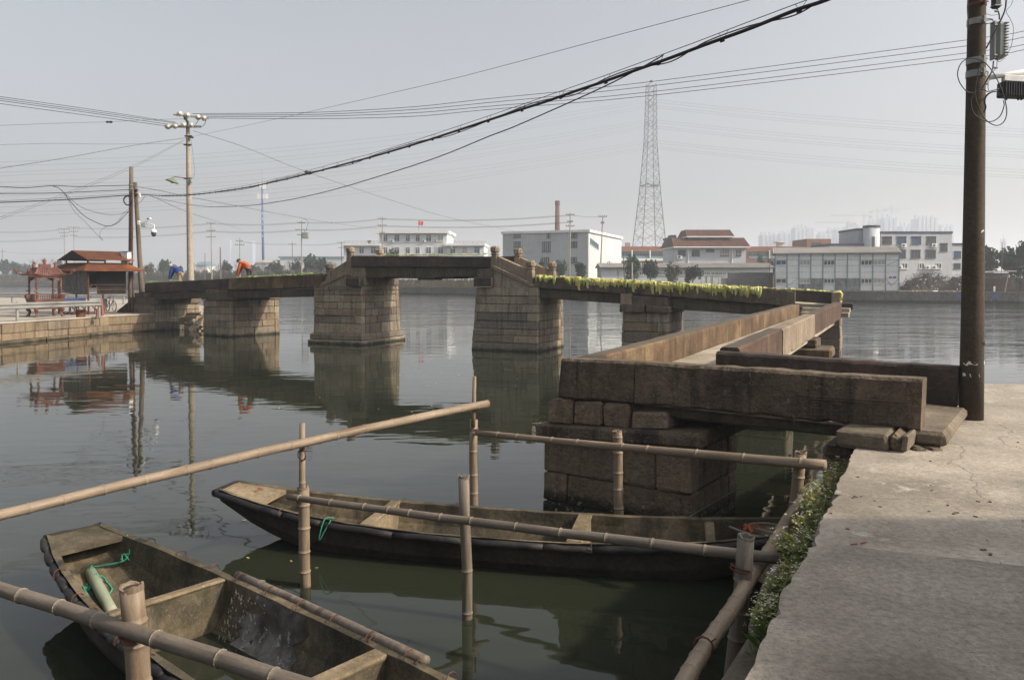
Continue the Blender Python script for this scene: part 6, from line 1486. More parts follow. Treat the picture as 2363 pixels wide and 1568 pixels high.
# guardrails
gpost0, gpost1 = on(40, 741, QZ), on(229.5, 731, QZ)
gd = (gpost1 - gpost0); gd.z = 0; gd.normalize()
def guardrail(label, a, b, posts, h=.78, mat='galv'):
    T = thing('guardrail', label, 'guardrail', tuple(a)); d = (b - a); L_ = d.length; d.normalize(); n = V(d.y, -d.x, 0)
    prof = [(0, .16), (.07, .12), (.07, .06), (0, .02), (0, -.02), (.07, -.06), (.07, -.12), (0, -.16)]
    mb = MB(); base = len(mb.v)
    for s in (a, b):
        for o in (0, -.012): mb.v += [tuple(s + n*(y + .1 + o) + UP*(h - .16 + z - .0)) for y, z in prof]
    for j in range(7): mb.f += [(j, j+1, 16+j+1, 16+j), (8+j, 24+j, 24+j+1, 8+j+1)]
    mb.f += [(0, 16, 24, 8), (7, 15, 31, 23)] + [(j, 8+j, 9+j, j+1) for j in range(7)] + [(16+j, 17+j, 25+j, 24+j) for j in range(7)]
    mb.build('rail', M[mat], T)
    for t in posts:
        p = a + d * t; mb = MB(); mb.tube([p, p + UP*(h + .02)], .07, 12); mb.lathe(p + UP*(h + .02), [(.07, 0), (.05, .02)], 12); mb.build('post', M[mat], T)
        mb = MB(); mb.box(p + UP*.01, (.3, .3, .02), d); mb.bar(p + d*.13 + UP*.02, p + d*.03 + UP*.2, .015, .02); mb.bar(p - d*.13 + UP*.02, p - d*.03 + UP*.2, .015, .02); mb.build('base_plate', M[mat], T)
        mb = MB(); mb.box(p + n*.08 + UP*(h - .16), (.12, .06, .2), d); mb.build('spacer', M[mat], T)
    return T
L01 = (gpost1 - gpost0).length
guardrail('grey corrugated steel guardrail along the near edge of the left quay', gpost0 - gd*6, gpost1, [1.5, 6, 6 + L01 - .02], .92)
fa, fb2 = at(-40, 700, 62), at(292, 698, 66); fa.z = QZ; fb2.z = QZ
guardrail('distant steel guardrail across the back of the left quay behind the burner', fa, fb2, [2, 6, 10], 1.0)
rp = on(237, 729, QZ); mb = MB(); mb.tube([rp, rp + V(-.06, 0, .92)], .075, 12); mb.lathe(rp + V(-.06, 0, .92), [(.075, 0), (.05, .03)], 12)
solo(mb, 'marker_post', M['redpaint'], 'faded red round post beside the end of the near guardrail', 'post')
rp = on(222, 731, QZ); mb = MB(); mb.tube([rp + V(-.1, .3, 0), rp + V(-.1, .3, .45)], .07, 10); solo(mb, 'marker_post', M['redpaint'], 'short red stub post behind the end of the near guardrail', 'post')
dc = on(*Z2(981, 1062), QZ); T = thing('drum', 'rusty cut down drum full of pale ash on the left quay', 'drum', tuple(dc))
mb = MB(); mb.lathe(dc, [(.23, 0), (.235, .02), (.225, .2), (.235, .22), (.225, .24), (.232, .42), (.21, .42), (.2, .36)], 18); mb.build('drum_wall', M['rust'], T, smooth=False)
mb = MB(); mb.lathe(dc + UP*.36, [(.2, 0), (.12, .05), (.02, .07)], 12); mb.build('ash', M['porcelain'], T)
# shelter with rusted roofs
sc_ = on(*Z2(1075, 1030), QZ); sh = thing('shelter', 'open shelter with two tiers of rusted sheet roof and canvas sides on the left quay', 'shelter', tuple(sc_))
an = R(57); f1, f2 = V(math.cos(an), math.sin(an), 0), V(-math.sin(an), math.cos(an), 0)
SP = lambda a, b, z: sc_ + f1*a + f2*b + UP*z
SL, SD = 2.75, 3.3
for a in (0, SL):
    for b in (0, SD):
        mb = MB(); mb.bar(SP(a, b, 0), SP(a, b, 2.75), .08); mb.build('post', M['rustdark'], sh)
mb = MB(); mb.bar(SP(.62, SD*.75, 0), SP(.62, SD*.75, 2.7), .07); mb.build('post', M['rustdark'], sh)
ov = .55
def sheetroof(name, outer, inner, z0, z1):
    mb = MB(); o = [SP(*p, z0) for p in outer]; i_ = [SP(*p, z1) for p in inner]
    for k in range(4):
        a, b = o[k], o[(k+1) % 4]; c, d = i_[(k+1) % 4], i_[k]; t = UP*.03
        mb.add([a, b, c, d, a - t, b - t, c - t, d - t], [(0, 1, 2, 3), (7, 6, 5, 4), (0, 4, 5, 1), (1, 5, 6, 2), (2, 6, 7, 3), (3, 7, 4, 0)])
    return mb.build(name, M['rust'], sh)
sheetroof('lower_roof', [(-ov, -ov), (SL + ov, -ov), (SL + ov, SD + ov), (-ov, SD + ov)], [(.25, .45), (SL - .1, .45), (SL - .1, SD - .45), (.25, SD - .45)], 2.58, 3.06)
for a in (.25, SL - .1):
    for b in (.45, SD - .45):
        mb = MB(); mb.bar(SP(a, b, 3.0), SP(a, b, 3.32), .07); mb.build('post', M['rustdark'], sh)
mb = MB(); y0, y1, ym = .0, SD, SD/2; x0, x1 = -.05, SL + .15
for (ya, yb) in ((y0, ym), (y1, ym)):
    a, b, c, d = SP(x0, ya, 3.24), SP(x1, ya, 3.24), SP(x1 - .0, yb, 3.80), SP(x0, yb, 3.80); t = UP*.03
    mb.add([a, b, c, d, a - t, b - t, c - t, d - t], [(0, 1, 2, 3), (7, 6, 5, 4), (0, 4, 5, 1), (1, 5, 6, 2), (2, 6, 7, 3), (3, 7, 4, 0)])
mb.build('upper_roof', M['rust'], sh)
mb = MB(); mb.prism([SP(x0 + .02, y0 + .06, 3.22), SP(x0 + .02, y1 - .06, 3.22), SP(x0 + .02, ym, 3.74)], f1*.03); mb.build('gable', M['blackboard'], sh)
mb = MB()
P = []; n = 14
for k in range(n + 1):
    b = SD * k / n; w_ = .03*math.sin(k*1.7)
    P += [SP(-.03 + w_*.4, b, 2.62), SP(-.03 + w_, b, 1.9), SP(-.03 + w_*1.3, b, 1.22 - .04*math.sin(k*.4))]
mb.v = [tuple(p) for p in P]
for k in range(n):
    for j in range(2): mb.f.append((k*3+j, k*3+j+1, (k+1)*3+j+1, (k+1)*3+j))
mb.build('canvas_side', M['tarp'], sh, smooth=True, fixn=False)
mb = MB(); mb.bar(SP(.95, .75, 1.9), SP(SL, .75, 1.9), .04, 1.42); mb.build('canvas_back', M['blackboard'], sh)
mb = MB(); mb.bar(SP(0, SD, 2.05), SP(SL, SD, 2.05), .04, 1.0); mb.build('canvas_back', M['blackboard'], sh)
mb = MB()
for z in (1.18, 1.45, 1.75): mb.bar(SP(0, .2, z), SP(SL*.9, .2, z), .03)
mb.bar(SP(.1, .2, 1.5), SP(.35, .2, 1.75), .03); mb.bar(SP(.9, .2, 1.15), SP(.55, .2, 1.75), .03)
mb.build('rail_frame', M['rustdark'], sh)
mb = MB(); mb.bar(SP(-.0, 0, .06), SP(SL, 0, .06), .06); mb.bar(SP(0, 0, .06), SP(0, SD, .06), .06); mb.build('base_rail', M['rustdark'], sh)
# trestle, cart, sheet and bicycle under it
T = thing('trestle_table', 'dark wooden trestle with crossed legs under the rusted shelter', 'trestle', tuple(SP(-.4, .3, 0)))
mb = MB(); mb.box(SP(-.2, .35, .62), (1.5, .6, .05), f1); mb.build('table_top', M['rustdark'], T)
for k in range(3):
    a = -.8 + .6*k; mb = MB(); mb.bar(SP(a, .15, 0), SP(a + .35, .55, .6), .05); mb.bar(SP(a + .35, .15, 0), SP(a, .55, .6), .05); mb.build('leg', M['rustdark'], T)
T = thing('hand_cart', 'low blue sided hand cart parked behind the guardrail by the shelter', 'hand cart', tuple(SP(-.5, .9, 0)))
mb = MB(); mb.box(SP(-.6, .9, .82), (1.5, .8, .3), f1, .02); mb.build('cart_body', M['bluebin'], T)
for s in (.45, 1.35):
    mb = MB(); mb.torus(SP(-.6, s, .3), .28, .03, f2, 18, 6); mb.build('wheel', M['rubber'], T)
mb = MB(); mb.bar(SP(.1, .9, .85), SP(.65, .9, 1.0), .04); mb.build('handle', M['rustdark'], T)
mb = MB(); c = on(*Z2(1272, 1000), QZ); mb.box(c + UP*.55, (.32, .05, .62), f1, .01); mb.bar(c, c + UP*.3, .05); solo(mb, 'metal_sheet', M['galv'], 'upright grey metal sheet beside the red round post', 'metal sheet')
bk = on(*Z2(1385, 992), QZ); T = thing('bicycle', 'old dark bicycle parked under the right side of the rusted shelter', 'bicycle', tuple(bk))
ba = V(.75, -.66, 0).normalized(); bn = V(-ba.y, ba.x, 0)
QP = lambda a, z: bk + ba*a + UP*z
for a in (0, -1.02):
    w = MB(); w.torus(QP(a, .34), .32, .022, bn, 24, 6); wo_ = w.build('wheel', M['rubber'], T)
    sp_ = MB()
    for k in range(10): an2 = k * math.pi / 5; sp_.tube([QP(a, .34), QP(a, .34) + (ba*math.cos(an2) + UP*math.sin(an2))*.31], .004, 3)
    sp_.build('spokes', M['galv'], T)
mb = MB()
for p, q in (((0, .34), (-.12, .86)), ((-.12, .78), (-.6, .3)), ((-.6, .3), (-.72, .82)), ((-.72, .74), (-.14, .7)), ((-.6, .3), (-1.02, .34)), ((-1.02, .34), (-.70, .7))): mb.tube([QP(*p), QP(*q)], .018, 6)
mb.build('frame', M['equipdark'], T)
mb = MB(); c = QP(-.14, .98); mb.tube([QP(-.12, .86), c], .014, 6); mb.tube(spline([c - bn*.28 - ba*.12, c - bn*.15, c, c + bn*.15, c + bn*.28 - ba*.12], 3), .014, 6); mb.build('handlebar', M['equipdark'], T)
mb = MB(); mb.box(QP(-.74, .88), (.26, .16, .07), ba, .03); mb.build('saddle', M['rubber'], T)
mb = MB(); mb.torus(QP(0, .34), .36, .02, bn, 14, 4, .1, 2.4); mb.torus(QP(-1.02, .34), .36, .02, bn, 14, 4, .6, 3.0); mb.build('mudguard', M['equipdark'], T)
# tumbled stones between the left abutment and the first pier
r = random.Random(31); k = 0
for (u, v, z, sx, sy, sz, a, tilt) in ((462, 738, .55, 1.75, .42, .3, 35, .75), (440, 727, .8, .6, .45, .25, 10, .1), (448, 722, 1.0, .9, .5, .16, 5, .0), (428, 735, .6, .7, .5, .4, 60, .2), (455, 752, .15, .5, .4, .3, 15, .1), (468, 750, .15, .4, .35, .3, 80, .0), (442, 755, .1, .5, .35, .28, 35, .0), (470, 742, .4, .5, .45, .4, 50, .3), (434, 750, .2, .45, .4, .3, 20, .2)):
    c = at(u, v, 47.6 + .2*k % 1.2); mb = MB(); ax = V(math.cos(R(a)), math.sin(R(a)), tilt); mb.box(V(c.x, c.y, z), (sx, sy, sz), ax, .05); mb.jitter(.03, k); k += 1
    solo(mb, 'stone_block', M['rubble'], ('long fallen stone slab propped at a slant between the abutment and the first pier', 'tan stone block lying behind the long slanted slab', 'flat pale slab on the rubble at the foot of the pale pole', 'tumbled stone nearest the left abutment', 'small stone at the waterline below the slanted slab', 'small stone at the waterline below the slanted slab', 'small stone at the waterline below the slanted slab', 'upright tan stone touching the first small pier', 'low stone at the waterline against the abutment')[k - 1], 'stone', 'tumbled stones beside the left abutment')
mb = MB()
for i in range(60):
    u, v = r.uniform(425, 472), r.uniform(738, 764); c = at(u, v, 47.2 + r.uniform(0, 1.6)); s = r.uniform(.08, .22); mb.box(V(c.x, c.y, max(-.05, c.z - .1)), (s, s*.8, s*.6), (r.uniform(-1, 1), r.uniform(-1, 1), .2), .02)
mb.build('rubble', M['rubble'], kind='stuff')
mb = MB(); c = at(452, 735, 51); mb.box(V(c.x - .3, c.y + 1.2, .4), (4.5, 4.0, 1.1), (.9, -.3, 0), .3); mb.build('ground', M['rubble'], kind='structure')
# ------------------------------------------------------------------ far bank buildings
def window(F, par, u0, v0, u1, v1, nx=2, transom=.35, glass='glass', frame='frame', w=.07, off=0.0):
    a0, z1 = F.sz(u0, v0, off); a1, z0 = F.sz(u1, v1, off)
    mb = MB(); o0, o1 = off - .02, off + .07
    mb.abox(F, a0, a1, z0, z0 + w, o0, o1); mb.abox(F, a0, a1, z1 - w, z1, o0, o1)
    mb.abox(F, a0, a0 + w, z0 + w, z1 - w, o0, o1); mb.abox(F, a1 - w, a1, z0 + w, z1 - w, o0, o1)
    for k in range(1, nx): a = a0 + (a1 - a0) * k / nx; mb.abox(F, a - w/2, a + w/2, z0 + w, z1 - w, o0, o1 - .01)
    if transom: z = z1 - (z1 - z0) * transom; mb.abox(F, a0 + w, a1 - w, z - w/2, z + w/2, o0, o1 - .015)
    mb.abox(F, a0 - .08, a1 + .08, z0 - .08, z0, o0, o1 + .08)
    o = mb.build('window', M[frame], par)
    g = MB(); g.abox(F, a0 + .02, a1 - .02, z0 + .02, z1 - .02, off - .02, off + .02); g.build('pane', M[glass], o)
    return o
def facade(F, par, u0, v0, u1, depth, mat, name='wall', zb=GZ - .3, d1=0.0):
    a0 = F.sz(u0, v0, d1)[0]; a1 = F.sz(u1, v0, d1)[0]; z1 = F.sz((u0 + u1)/2, v0, d1)[1]
    mb = MB(); mb.abox(F, a0, a1, zb, z1, d1 - depth, d1); return mb.build(name, M[mat], par), a0, a1, z1
def bthing(name, label, F, u, cat='building', group=None):
    p = F.pt(u, 640); return thing(name, label, cat, (p.x, p.y, GZ), group)
def aircon(F, par, u, v, s=.8, off=0.0):
    a, z = F.sz(u, v, off); mb = MB(); mb.abox(F, a - s/2, a + s/2, z - s*.35, z + s*.35, off, off + .35, .03); o = mb.build('air_conditioner', M['white'], par)
    g = MB(); c = F.w(a - s*.12, z, off + .353); g.lathe(c, [(s*.25, 0), (s*.25, .01)], 12, F.n); g.build('fan_grille', M['darkframe'], o)
W4 = lambda x, y: (728.5 + x * .18219, 463.6 + y * .18219)
# white office block with flag
F = Fac((0, 205), a=-3); B = bthing('office_building', 'white three storey office block with low wings and a red flag behind the middle span', F, 950)
facade(F, B, 875.5, 537.5, 1031, 14, 'whitewall'); facade(F, B, 793, 566, 876, 11, 'whitewall', d1=-.6); facade(F, B, 1031.2, 567, 1117, 11, 'whitewall', d1=.5)
for (u0, v0, u1, v1, d) in ((868, 533, 1037, 538.5, 1.0), (789, 561.5, 878, 566.5, .3), (1026, 562.5, 1120, 567.5, 1.3)):
    a0, a1 = F.sz(u0, v0)[0], F.sz(u1, v0)[0]; z0, z1 = F.sz(950, v1)[1], F.sz(950, v0)[1]; mb = MB(); mb.abox(F, a0, a1, z0, z1, -14 if d == 1.0 else -11.8, d); mb.build('roof_slab', M['white'], B)
wins = [(860, 912), (995, 1063), (1140, 1195), (1265, 1320), (1397, 1465), (1548, 1618)]
for y0, y1 in ((428, 513), (585, 669)):
    for k, (x0, x1) in enumerate(wins): window(F, B, *W4(x0, y0), *W4(x1, y1), 2, .3, 'curtain' if (k == 5 and y0 < 500) else 'glass')
for x0, x1, off, gl in ((550, 613, -.6, 'glass'), (697, 764, -.6, 'glass'), (1703, 1770, .5, 'glass'), (1855, 1923, .5, 'curtain'), (2008, 2080, .5, 'glass_b')): window(F, B, *W4(x0, 583), *W4(x1, 668), 2, .3, gl, off=off)
for x, y in ((970, 508), (1373, 508), (1523, 498)): aircon(F, B, *W4(x, y), .9)
for (u0, u1, v0, d) in ((794, 873, 556, -.2), (1040, 1122, 557, .8)):
    mb = MB(); a0, a1 = F.sz(u0, v0)[0], F.sz(u1, v0)[0]; z1 = F.sz((u0+u1)/2, v0)[1]; zb = F.sz((u0+u1)/2, 562)[1]
    for z in (z1, (z1 + zb)/2): mb.tube([F.w(a0, z, d), F.w(a1, z, d)], .03, 4)
    for k in range(9): a = a0 + (a1 - a0)*k/8; mb.tube([F.w(a, zb, d), F.w(a, z1, d)], .03, 4)
    mb.build('roof_railing', M['galv'], B)
mb = MB(); mb.tube(spline([F.pt(*W4(1722, 405), 1.2), F.pt(*W4(1760, 480), 1.2), F.pt(*W4(1795, 545), 1.2), F.pt(*W4(1780, 590), 1.2), F.pt(*W4(1745, 608), 1.2), F.pt(*W4(1715, 580), 1.2), F.pt(*W4(1692, 535), 1.2)], 4), .09, 5); mb.build('drooping_pipe', M['galv'], B)
mb = MB(); mb.lathe(F.pt(*W4(678, 530), -4), [(.0, .7), (.5, .6), (.55, .3), (.5, .2), (.3, .2), (.25, -.6)], 10); mb.build('roof_vent', M['galv'], B)
fb0, fb1 = F.pt(*W4(1304, 385), -2), F.pt(*W4(1304, 246), -2)
T = thing('flag', 'red flag with yellow stars flying from a pole on the white office roof', 'flag', tuple(fb0))
mb = MB(); mb.tube([fb0, fb1], .06, 5); mb.build('flag_pole', M['galv'], T)
c0, c1 = F.pt(*W4(1305, 248), -2), F.pt(*W4(1305, 306), -2); ux = F.d * ((F.pt(*W4(1364, 250), -2) - c0).dot(F.d)); dz = c1 - c0
mb = MB(); nx = 8
fz = lambda t: UP * (-.25*t*abs(dz.z)) + F.n * (.16*math.sin(t*7))
for i in range(nx + 1):
    t = i / nx; mb.v += [tuple(c0 + ux*t + fz(t)), tuple(c0 + dz*(1 - .12*t) + ux*t*(1 - .02*i) + fz(t))]
for i in range(nx): mb.f.append((2*i, 2*i+1, 2*i+3, 2*i+2))
mb.build('cloth', M['red'], T, smooth=True, fixn=False)
mb = MB()
def star(cx, cy, s):
    c = c0 + ux*cx + dz*cy + fz(cx) + F.n*.03; P = []
    for k in range(10): a = math.pi/2 + k*math.pi/5; q = s if k % 2 == 0 else s*.4; P.append(c + F.d*math.cos(a)*q + UP*math.sin(a)*q)
    mb.add(P + [c], [(k, (k+1) % 10, 10) for k in range(10)])
star(.18, .26, .17)
for p in ((.35, .10), (.43, .20), (.43, .34), (.35, .45)): star(*p, .06)
mb.build('stars', M['yellow'], T, fixn=False)
# metal clad warehouse
F = Fac(tuple(at(1160, 600, 172))[:2], d=tuple((at(1358, 600, 165) - at(1160, 600, 172)).to_tuple()[:2]))
B = bthing('warehouse', 'white metal clad warehouse with dark square windows in front of the chimney', F, 1260)
_, a0, a1, z1 = facade(F, B, 1160, 534, 1358, 30, 'metalwall')
mb = MB(); mb.abox(F, a0 - .3, a1 + .4, z1 - .35, z1 + .18, -30, .35); mb.build('roof_edge', M['white'], B)
mb = MB()
for k in range(46): a = a0 + .2 + (a1 - a0 - .4)*k/45; mb.abox(F, a - .04, a + .04, GZ, z1 - .4, 0, .05)
mb.build('cladding_rib', M['metalwall'], B)
W5 = lambda x, y: (695.4 + x * .28028, 463.6 + y * .28028)
for (x0, y0, x1, y1) in ((1748, 262, 1806, 302), (1748, 333, 1806, 381), (2021, 262, 2051, 304), (1985, 334, 2053, 418), (1975, 462, 2043, 520), (2220, 264, 2272, 304), (2220, 333, 2272, 383), (2220, 462, 2270, 512)):
    window(F, B, *W5(x0, y0), *W5(x1, y1), 2, 0, 'glass', 'darkframe', .1)
mb = MB(); FS = Fac(tuple(F.w(a1, 0, 0))[:2], d=(-F.n.x, -F.n.y))
for k in range(5):
    window(FS, B, 1361.5 + 4.0*k, 549 + 3.2*k, 1364.8 + 4.0*k, 563 + 3.0*k, 2, 0, 'glass', 'teal', .08)
# brick chimney
Yc = 270; cb, ct = at(1286, 640, Yc), at(1286, 463, Yc); T = thing('chimney', 'tall tapering brick chimney behind the white warehouse', 'chimney', tuple(cb))
mb = MB(); h = (ct - cb).z; mb.lathe(cb, [(1.15, 0), (.72, h*.94)], 16); mb.build('shaft', M['chimney'], T, smooth=True)
mb = MB(); mb.lathe(cb + UP*h*.94, [(.75, 0), (.86, .15), (.86, h*.05), (.74, h*.06), (.5, h*.06), (.5, h*.03)], 16); mb.build('cap', M['chimney'], T)
# long orange brick factory
W2_ = lambda x, y: (1324.6 + x * .19618, 430.5 + y * .19618)
F = Fac((0, 200), a=1); B = bthing('factory', 'long low orange brick factory with a dark window band behind the pylon foot', F, 1480)
facade(F, B, 1384, 568.5, 1918, 18, 'orange')
for u0, u1, v0 in ((1368, 1412, 549.5), (1862, 1918, 551)):
    _, a0, a1, z1 = facade(F, B, u0, v0, u1, 10, 'orange', 'stair_tower', d1=.4)
window(F, B, 1394, 555.5, 1409, 568, 3, .5, 'glass', 'frame', .1, .4); window(F, B, 1873, 558.5, 1895, 569.5, 3, .0, 'glass', 'darkframe', .1, .4)
k = 0
for u0, u1 in ((1392, 1410), (1413, 1456), (1460, 1497), (1502, 1543), (1546, 1557), (1728, 1773), (1777, 1800), (1802, 1862)):
    a0, z1 = F.sz(u0, 579.5); a1, z0 = F.sz(u1, 590.5); mb = MB(); mb.abox(F, a0, a1, z0, z1, -.2, .03); o = mb.build('window_band', M['glass'], B)
    n = max(2, int((u1 - u0) / 7)); fm = MB()
    for j in range(n + 1): a = a0 + (a1 - a0)*j/n; fm.abox(F, a - .08, a + .08, z0, z1, .03, .1)
    fm.build('mullion', M['darkframe'], o)
    mb = MB(); mb.abox(F, a0, a1, F.sz(u0, 596)[1], z0 - .02, 0, .06); mb.build('spandrel_panel', M['teal'], B)
for u in (1411, 1458, 1499.5, 1544.5, 1775): 
    mb = MB(); a, z1 = F.sz(u, 577); mb.tube([F.w(a, GZ, .25), F.w(a, z1, .25)], .14, 8); mb.build('downpipe', M['white'], B)
mb = MB(); a0 = F.sz(1414, 600)[0]; a1 = F.sz(1555, 600)[0]; mb.abox(F, a0, a1, F.sz(1480, 603)[1], F.sz(1480, 597.5)[1], 1.0, 7.0); mb.build('canopy', M['prefab'], B)
mb = MB(); a, z = F.sz(1456.5, 561); mb.abox(F, a - .6, a + .6, z - 1, z + .4, -6, -5); mb.build('vent', M['shedroof'], B)
mb = MB(); a0, a1 = F.sz(1800, 565)[0], F.sz(1820, 565)[0]; z0, z1 = F.sz(1810, 569)[1], F.sz(1810, 559)[1]; mb.abox(F, a0 + .4, a1 - .4, z0, z1, -4, -2); mb.abox(F, a0, a1, z1, z1 + .25, -5, -1); mb.build('roof_housing', M['white'], B)
# house with brown tiled roofs
F = Fac((0, 155), a=0); B = bthing('house', 'pale tiled house with two tiers of brown roof between the factory wings', F, 1640)
_, a0, a1, z1 = facade(F, B, 1557, 570, 1721, 12, 'tilewall')
zr0, zr1 = F.sz(1640, 569)[1], F.sz(1640, 547)[1]
def hip(name, a0, a1, z0, z1, d0, d1, inset_a, inset_d):
    mb = MB(); mb.hexa([F.w(a0, z0, d0), F.w(a1, z0, d0), F.w(a1, z0, d1), F.w(a0, z0, d1), F.w(a0 + inset_a, z1, d0 + inset_d), F.w(a1 - inset_a, z1, d0 + inset_d), F.w(a1 - inset_a, z1, d1 - inset_d), F.w(a0 + inset_a, z1, d1 - inset_d)])
    o = mb.build(name, M['rooftile'], B)
    tl = MB(); n = int((a1 - a0) / .45)
    for k in range(n + 1):
        t = k / n; tl.tube([F.w(a0 + (a1 - a0)*t, z0 + .03, d1), F.w(a0 + inset_a + (a1 - a0 - 2*inset_a)*t, z1 + .03, d1 - inset_d)], .07, 4)
    tl.build('tile_ridges', M['rooftile'], o)
    mb = MB(); mb.abox(F, a0 - .05, a1 + .05, z0 - .22, z0 - .01, d0, d1 + .08); mb.build('eaves', M['white'], B)
hip('roof', F.sz(1552, 569)[0], F.sz(1727.5, 569)[0], zr0, zr1, -13, 1.0, .3, 3.4)
_, b0, b1, bz = facade(F, B, 1589, 544, 1690, 8, 'tilewall', 'upper_wall', d1=-2.0)
hip('roof', F.sz(1585.5, 544, -1)[0], F.sz(1695, 544, -1)[0], F.sz(1640, 544.5, -1)[1], F.sz(1640, 528, -1)[1], -10.5, -1.2, .25, 2.6)
mb = MB(); mb.abox(F, F.sz(1565, 546)[0], F.sz(1590, 546)[0], F.sz(1575, 546)[1], F.sz(1575, 541)[1], -16, -11); mb.abox(F, F.sz(1576, 540)[0], F.sz(1590, 540)[0], F.sz(1575, 540)[1], F.sz(1575, 534)[1], -15, -12); mb.build('rear_roof', M['navy'], B)
for x0, x1 in ((1393, 1482), (1557, 1650), (1730, 1822)): window(F, B, *W2_(x0, 608), *W2_(x1, 656), 3, 0, 'glass', 'darkframe', .08, -2.0)
for x0, y0, x1, y1 in ((1225, 745, 1314, 815), (1385, 745, 1479, 815), (1552, 735, 1650, 766), (1725, 745, 1820, 815), (1908, 745, 1966, 815)): window(F, B, *W2_(x0, y0), *W2_(x1, y1), 3, .35, 'curtain' if x0 > 1700 else 'glass', 'darkframe', .08)
aircon(F, B, *W2_(1240, 830), 1.0)
for x in (1340, 1858):
    mb = MB(); a, z1 = F.sz(*W2_(x, 715)); mb.tube([F.w(a, GZ, .12), F.w(a, z1, .12)], .09, 6); mb.build('downpipe', M['white'], B)
# long low shed in front
F = Fac((0, 140), a=0); B = bthing('shed', 'long low white shed with a grey sheet roof below the brown roofed house', F, 1600)
facade(F, B, 1388, 615.5, 1783, 7, 'metalwall')
a0, a1 = F.sz(1384, 610)[0], F.sz(1786, 610)[0]; z0, z1 = F.sz(1600, 616)[1], F.sz(1600, 606)[1]
mb = MB(); mb.prism([F.w(a0, z0, .7), F.w(a0, z1, -3.6), F.w(a0, z0, -8), F.w(a0, z0 - .1, -8), F.w(a0, z0 - .1, .7)], F.d*(a1 - a0)); o = mb.build('roof', M['shedroof'], B)
mb = MB()
for k in range(90): a = a0 + (a1 - a0)*k/89; mb.bar(F.w(a, z0 + .04, .7), F.w(a, z1 + .04, -3.6), .08, .06)
mb.build('roof_corrugation', M['shedroof'], o)
for x0, x1 in ((1000, 1035), (1037, 1072), (1242, 1281), (1284, 1325), (1470, 1510), (1514, 1556), (1558, 1600), (1612, 1654), (1657, 1700), (1703, 1746), (1749, 1792), (770, 815), (1105, 1145), (1148, 1190), (1375, 1420)): window(F, B, *W2_(x0, 1003), *W2_(x1, 1041), 2, 0, 'glass', 'frame', .08)
# grey brick yard wall and gate posts
F = Fac((0, 126), a=-2); B = bthing('yard_wall', 'grey brick yard wall with a blue top strip left of the white prefab building', F, 1730, 'wall')
a0, a1 = F.sz(1680, 640)[0], F.sz(1784, 640)[0]; z1 = F.sz(1730, 630)[1]; mb = MB(); mb.abox(F, a0, a1, GZ - .3, z1, -.3, 0); mb.build('wall', M['brickgrey'], B)
bk_ = MB(); r = random.Random(8); n = int((z1 - GZ) / .19)
for k in range(n):
    a = a0 + (.2 if k % 2 else 0)
    while a < a1 - .45: bk_.abox(F, a, a + .40, GZ + k*.19, GZ + k*.19 + .165, -.02, .012 + r.uniform(0, .02)); a += .43
bk_.build('bricks', M['brickgrey'], B, kind='stuff')
mb = MB(); mb.abox(F, a0, a1, z1, z1 + .14, -.4, .1); mb.build('coping', M['teal'], B)
mb = MB(); a2 = F.sz(1662, 640)[0]; z2 = F.sz(1672, 641)[1]; mb.abox(F, a2, a0 - .05, GZ - .3, z2, -.3, -.05); mb.build('low_wall', M['brickgrey'], B)
B = bthing('gate', 'pale double gate with square posts left of the grey yard wall', F, 1640, 'gate')
for u in (1621, 1634.5, 1648, 1661):
    mb = MB(); a, z1 = F.sz(u, 638.5); mb.abox(F, a - .2, a + .2, GZ - .2, z1, -.4, 0); mb.build('gate_post', M['tilewall'], B)
for u in (1627.5, 1641):
    mb = MB(); a, z1 = F.sz(u, 640); mb.abox(F, a - .28, a + .28, GZ, z1, -.2, -.1); mb.build('gate_leaf', M['porcelain'], B)
mb = MB(); a, z1 = F.sz(1780, 612); 
for s in (-.35, .35): mb.bar(F.w(a + s, GZ, .6), F.w(a + s, z1, .2), .07)
for k in range(9): mb.bar(F.w(a - .35, GZ + .5*k, .56 - .04*k), F.w(a + .35, GZ + .5*k, .56 - .04*k), .05)
solo(mb, 'ladder', M['rustdark'], 'dark ladder leaning at the left end of the white prefab building', 'ladder')
# two storey prefab with panels
W3 = lambda x, y: (1722 + x * .22422, 463.6 + y * .22422)
pa, pb_ = at(1788, 660, 120.5), at(2075, 660, 115); F = Fac((pa.x, pa.y), d=(pb_.x - pa.x, pb_.y - pa.y))
B = bthing('prefab_building', 'two storey white panel prefab with blue grey posts and sooty lower panels at the water', F, 1930)
_, a0, a1, z1 = facade(F, B, 1788.5, 585, 2074.5, 6, 'shedroof', 'inner_wall', d1=-.06)
colx = [297, 420, 543, 665, 790, 915, 1042, 1172, 1303, 1435, 1574]; rowy = [543, 606, 664, 733, 795, 852, 922]
skip = {(0, 1), (2, 1), (4, 1), (7, 1), (8, 1), (0, 4), (2, 4), (4, 4), (7, 4), (8, 4)}
for i in range(10):
    for j in range(6):
        if (i, j) in skip: continue
        p0, q0 = F.sz(*W3(colx[i] + 4, rowy[j+1])); p1, q1 = F.sz(*W3(colx[i+1] - 4, rowy[j])); mb = MB()
        mb.abox(F, p0, p1, q0 + .02, q1 - .02, -.05, .0); mb.build('panel', M['soot'] if (j >= 4 and i in (2, 3, 5, 6)) else M['prefab'], B)
for (i, j) in skip:
    u0, v0 = W3(colx[i] + 8, rowy[j] + 3); u1, v1 = W3(colx[i+1] - 8, rowy[j+1] - 4); window(F, B, u0, v0, u1, v1, 3 if i > 1 else 2, 0, 'glass_b' if (i, j) == (0, 1) else ('glass' if (i + j) % 3 else 'curtain'), 'frame', .07, -.03)
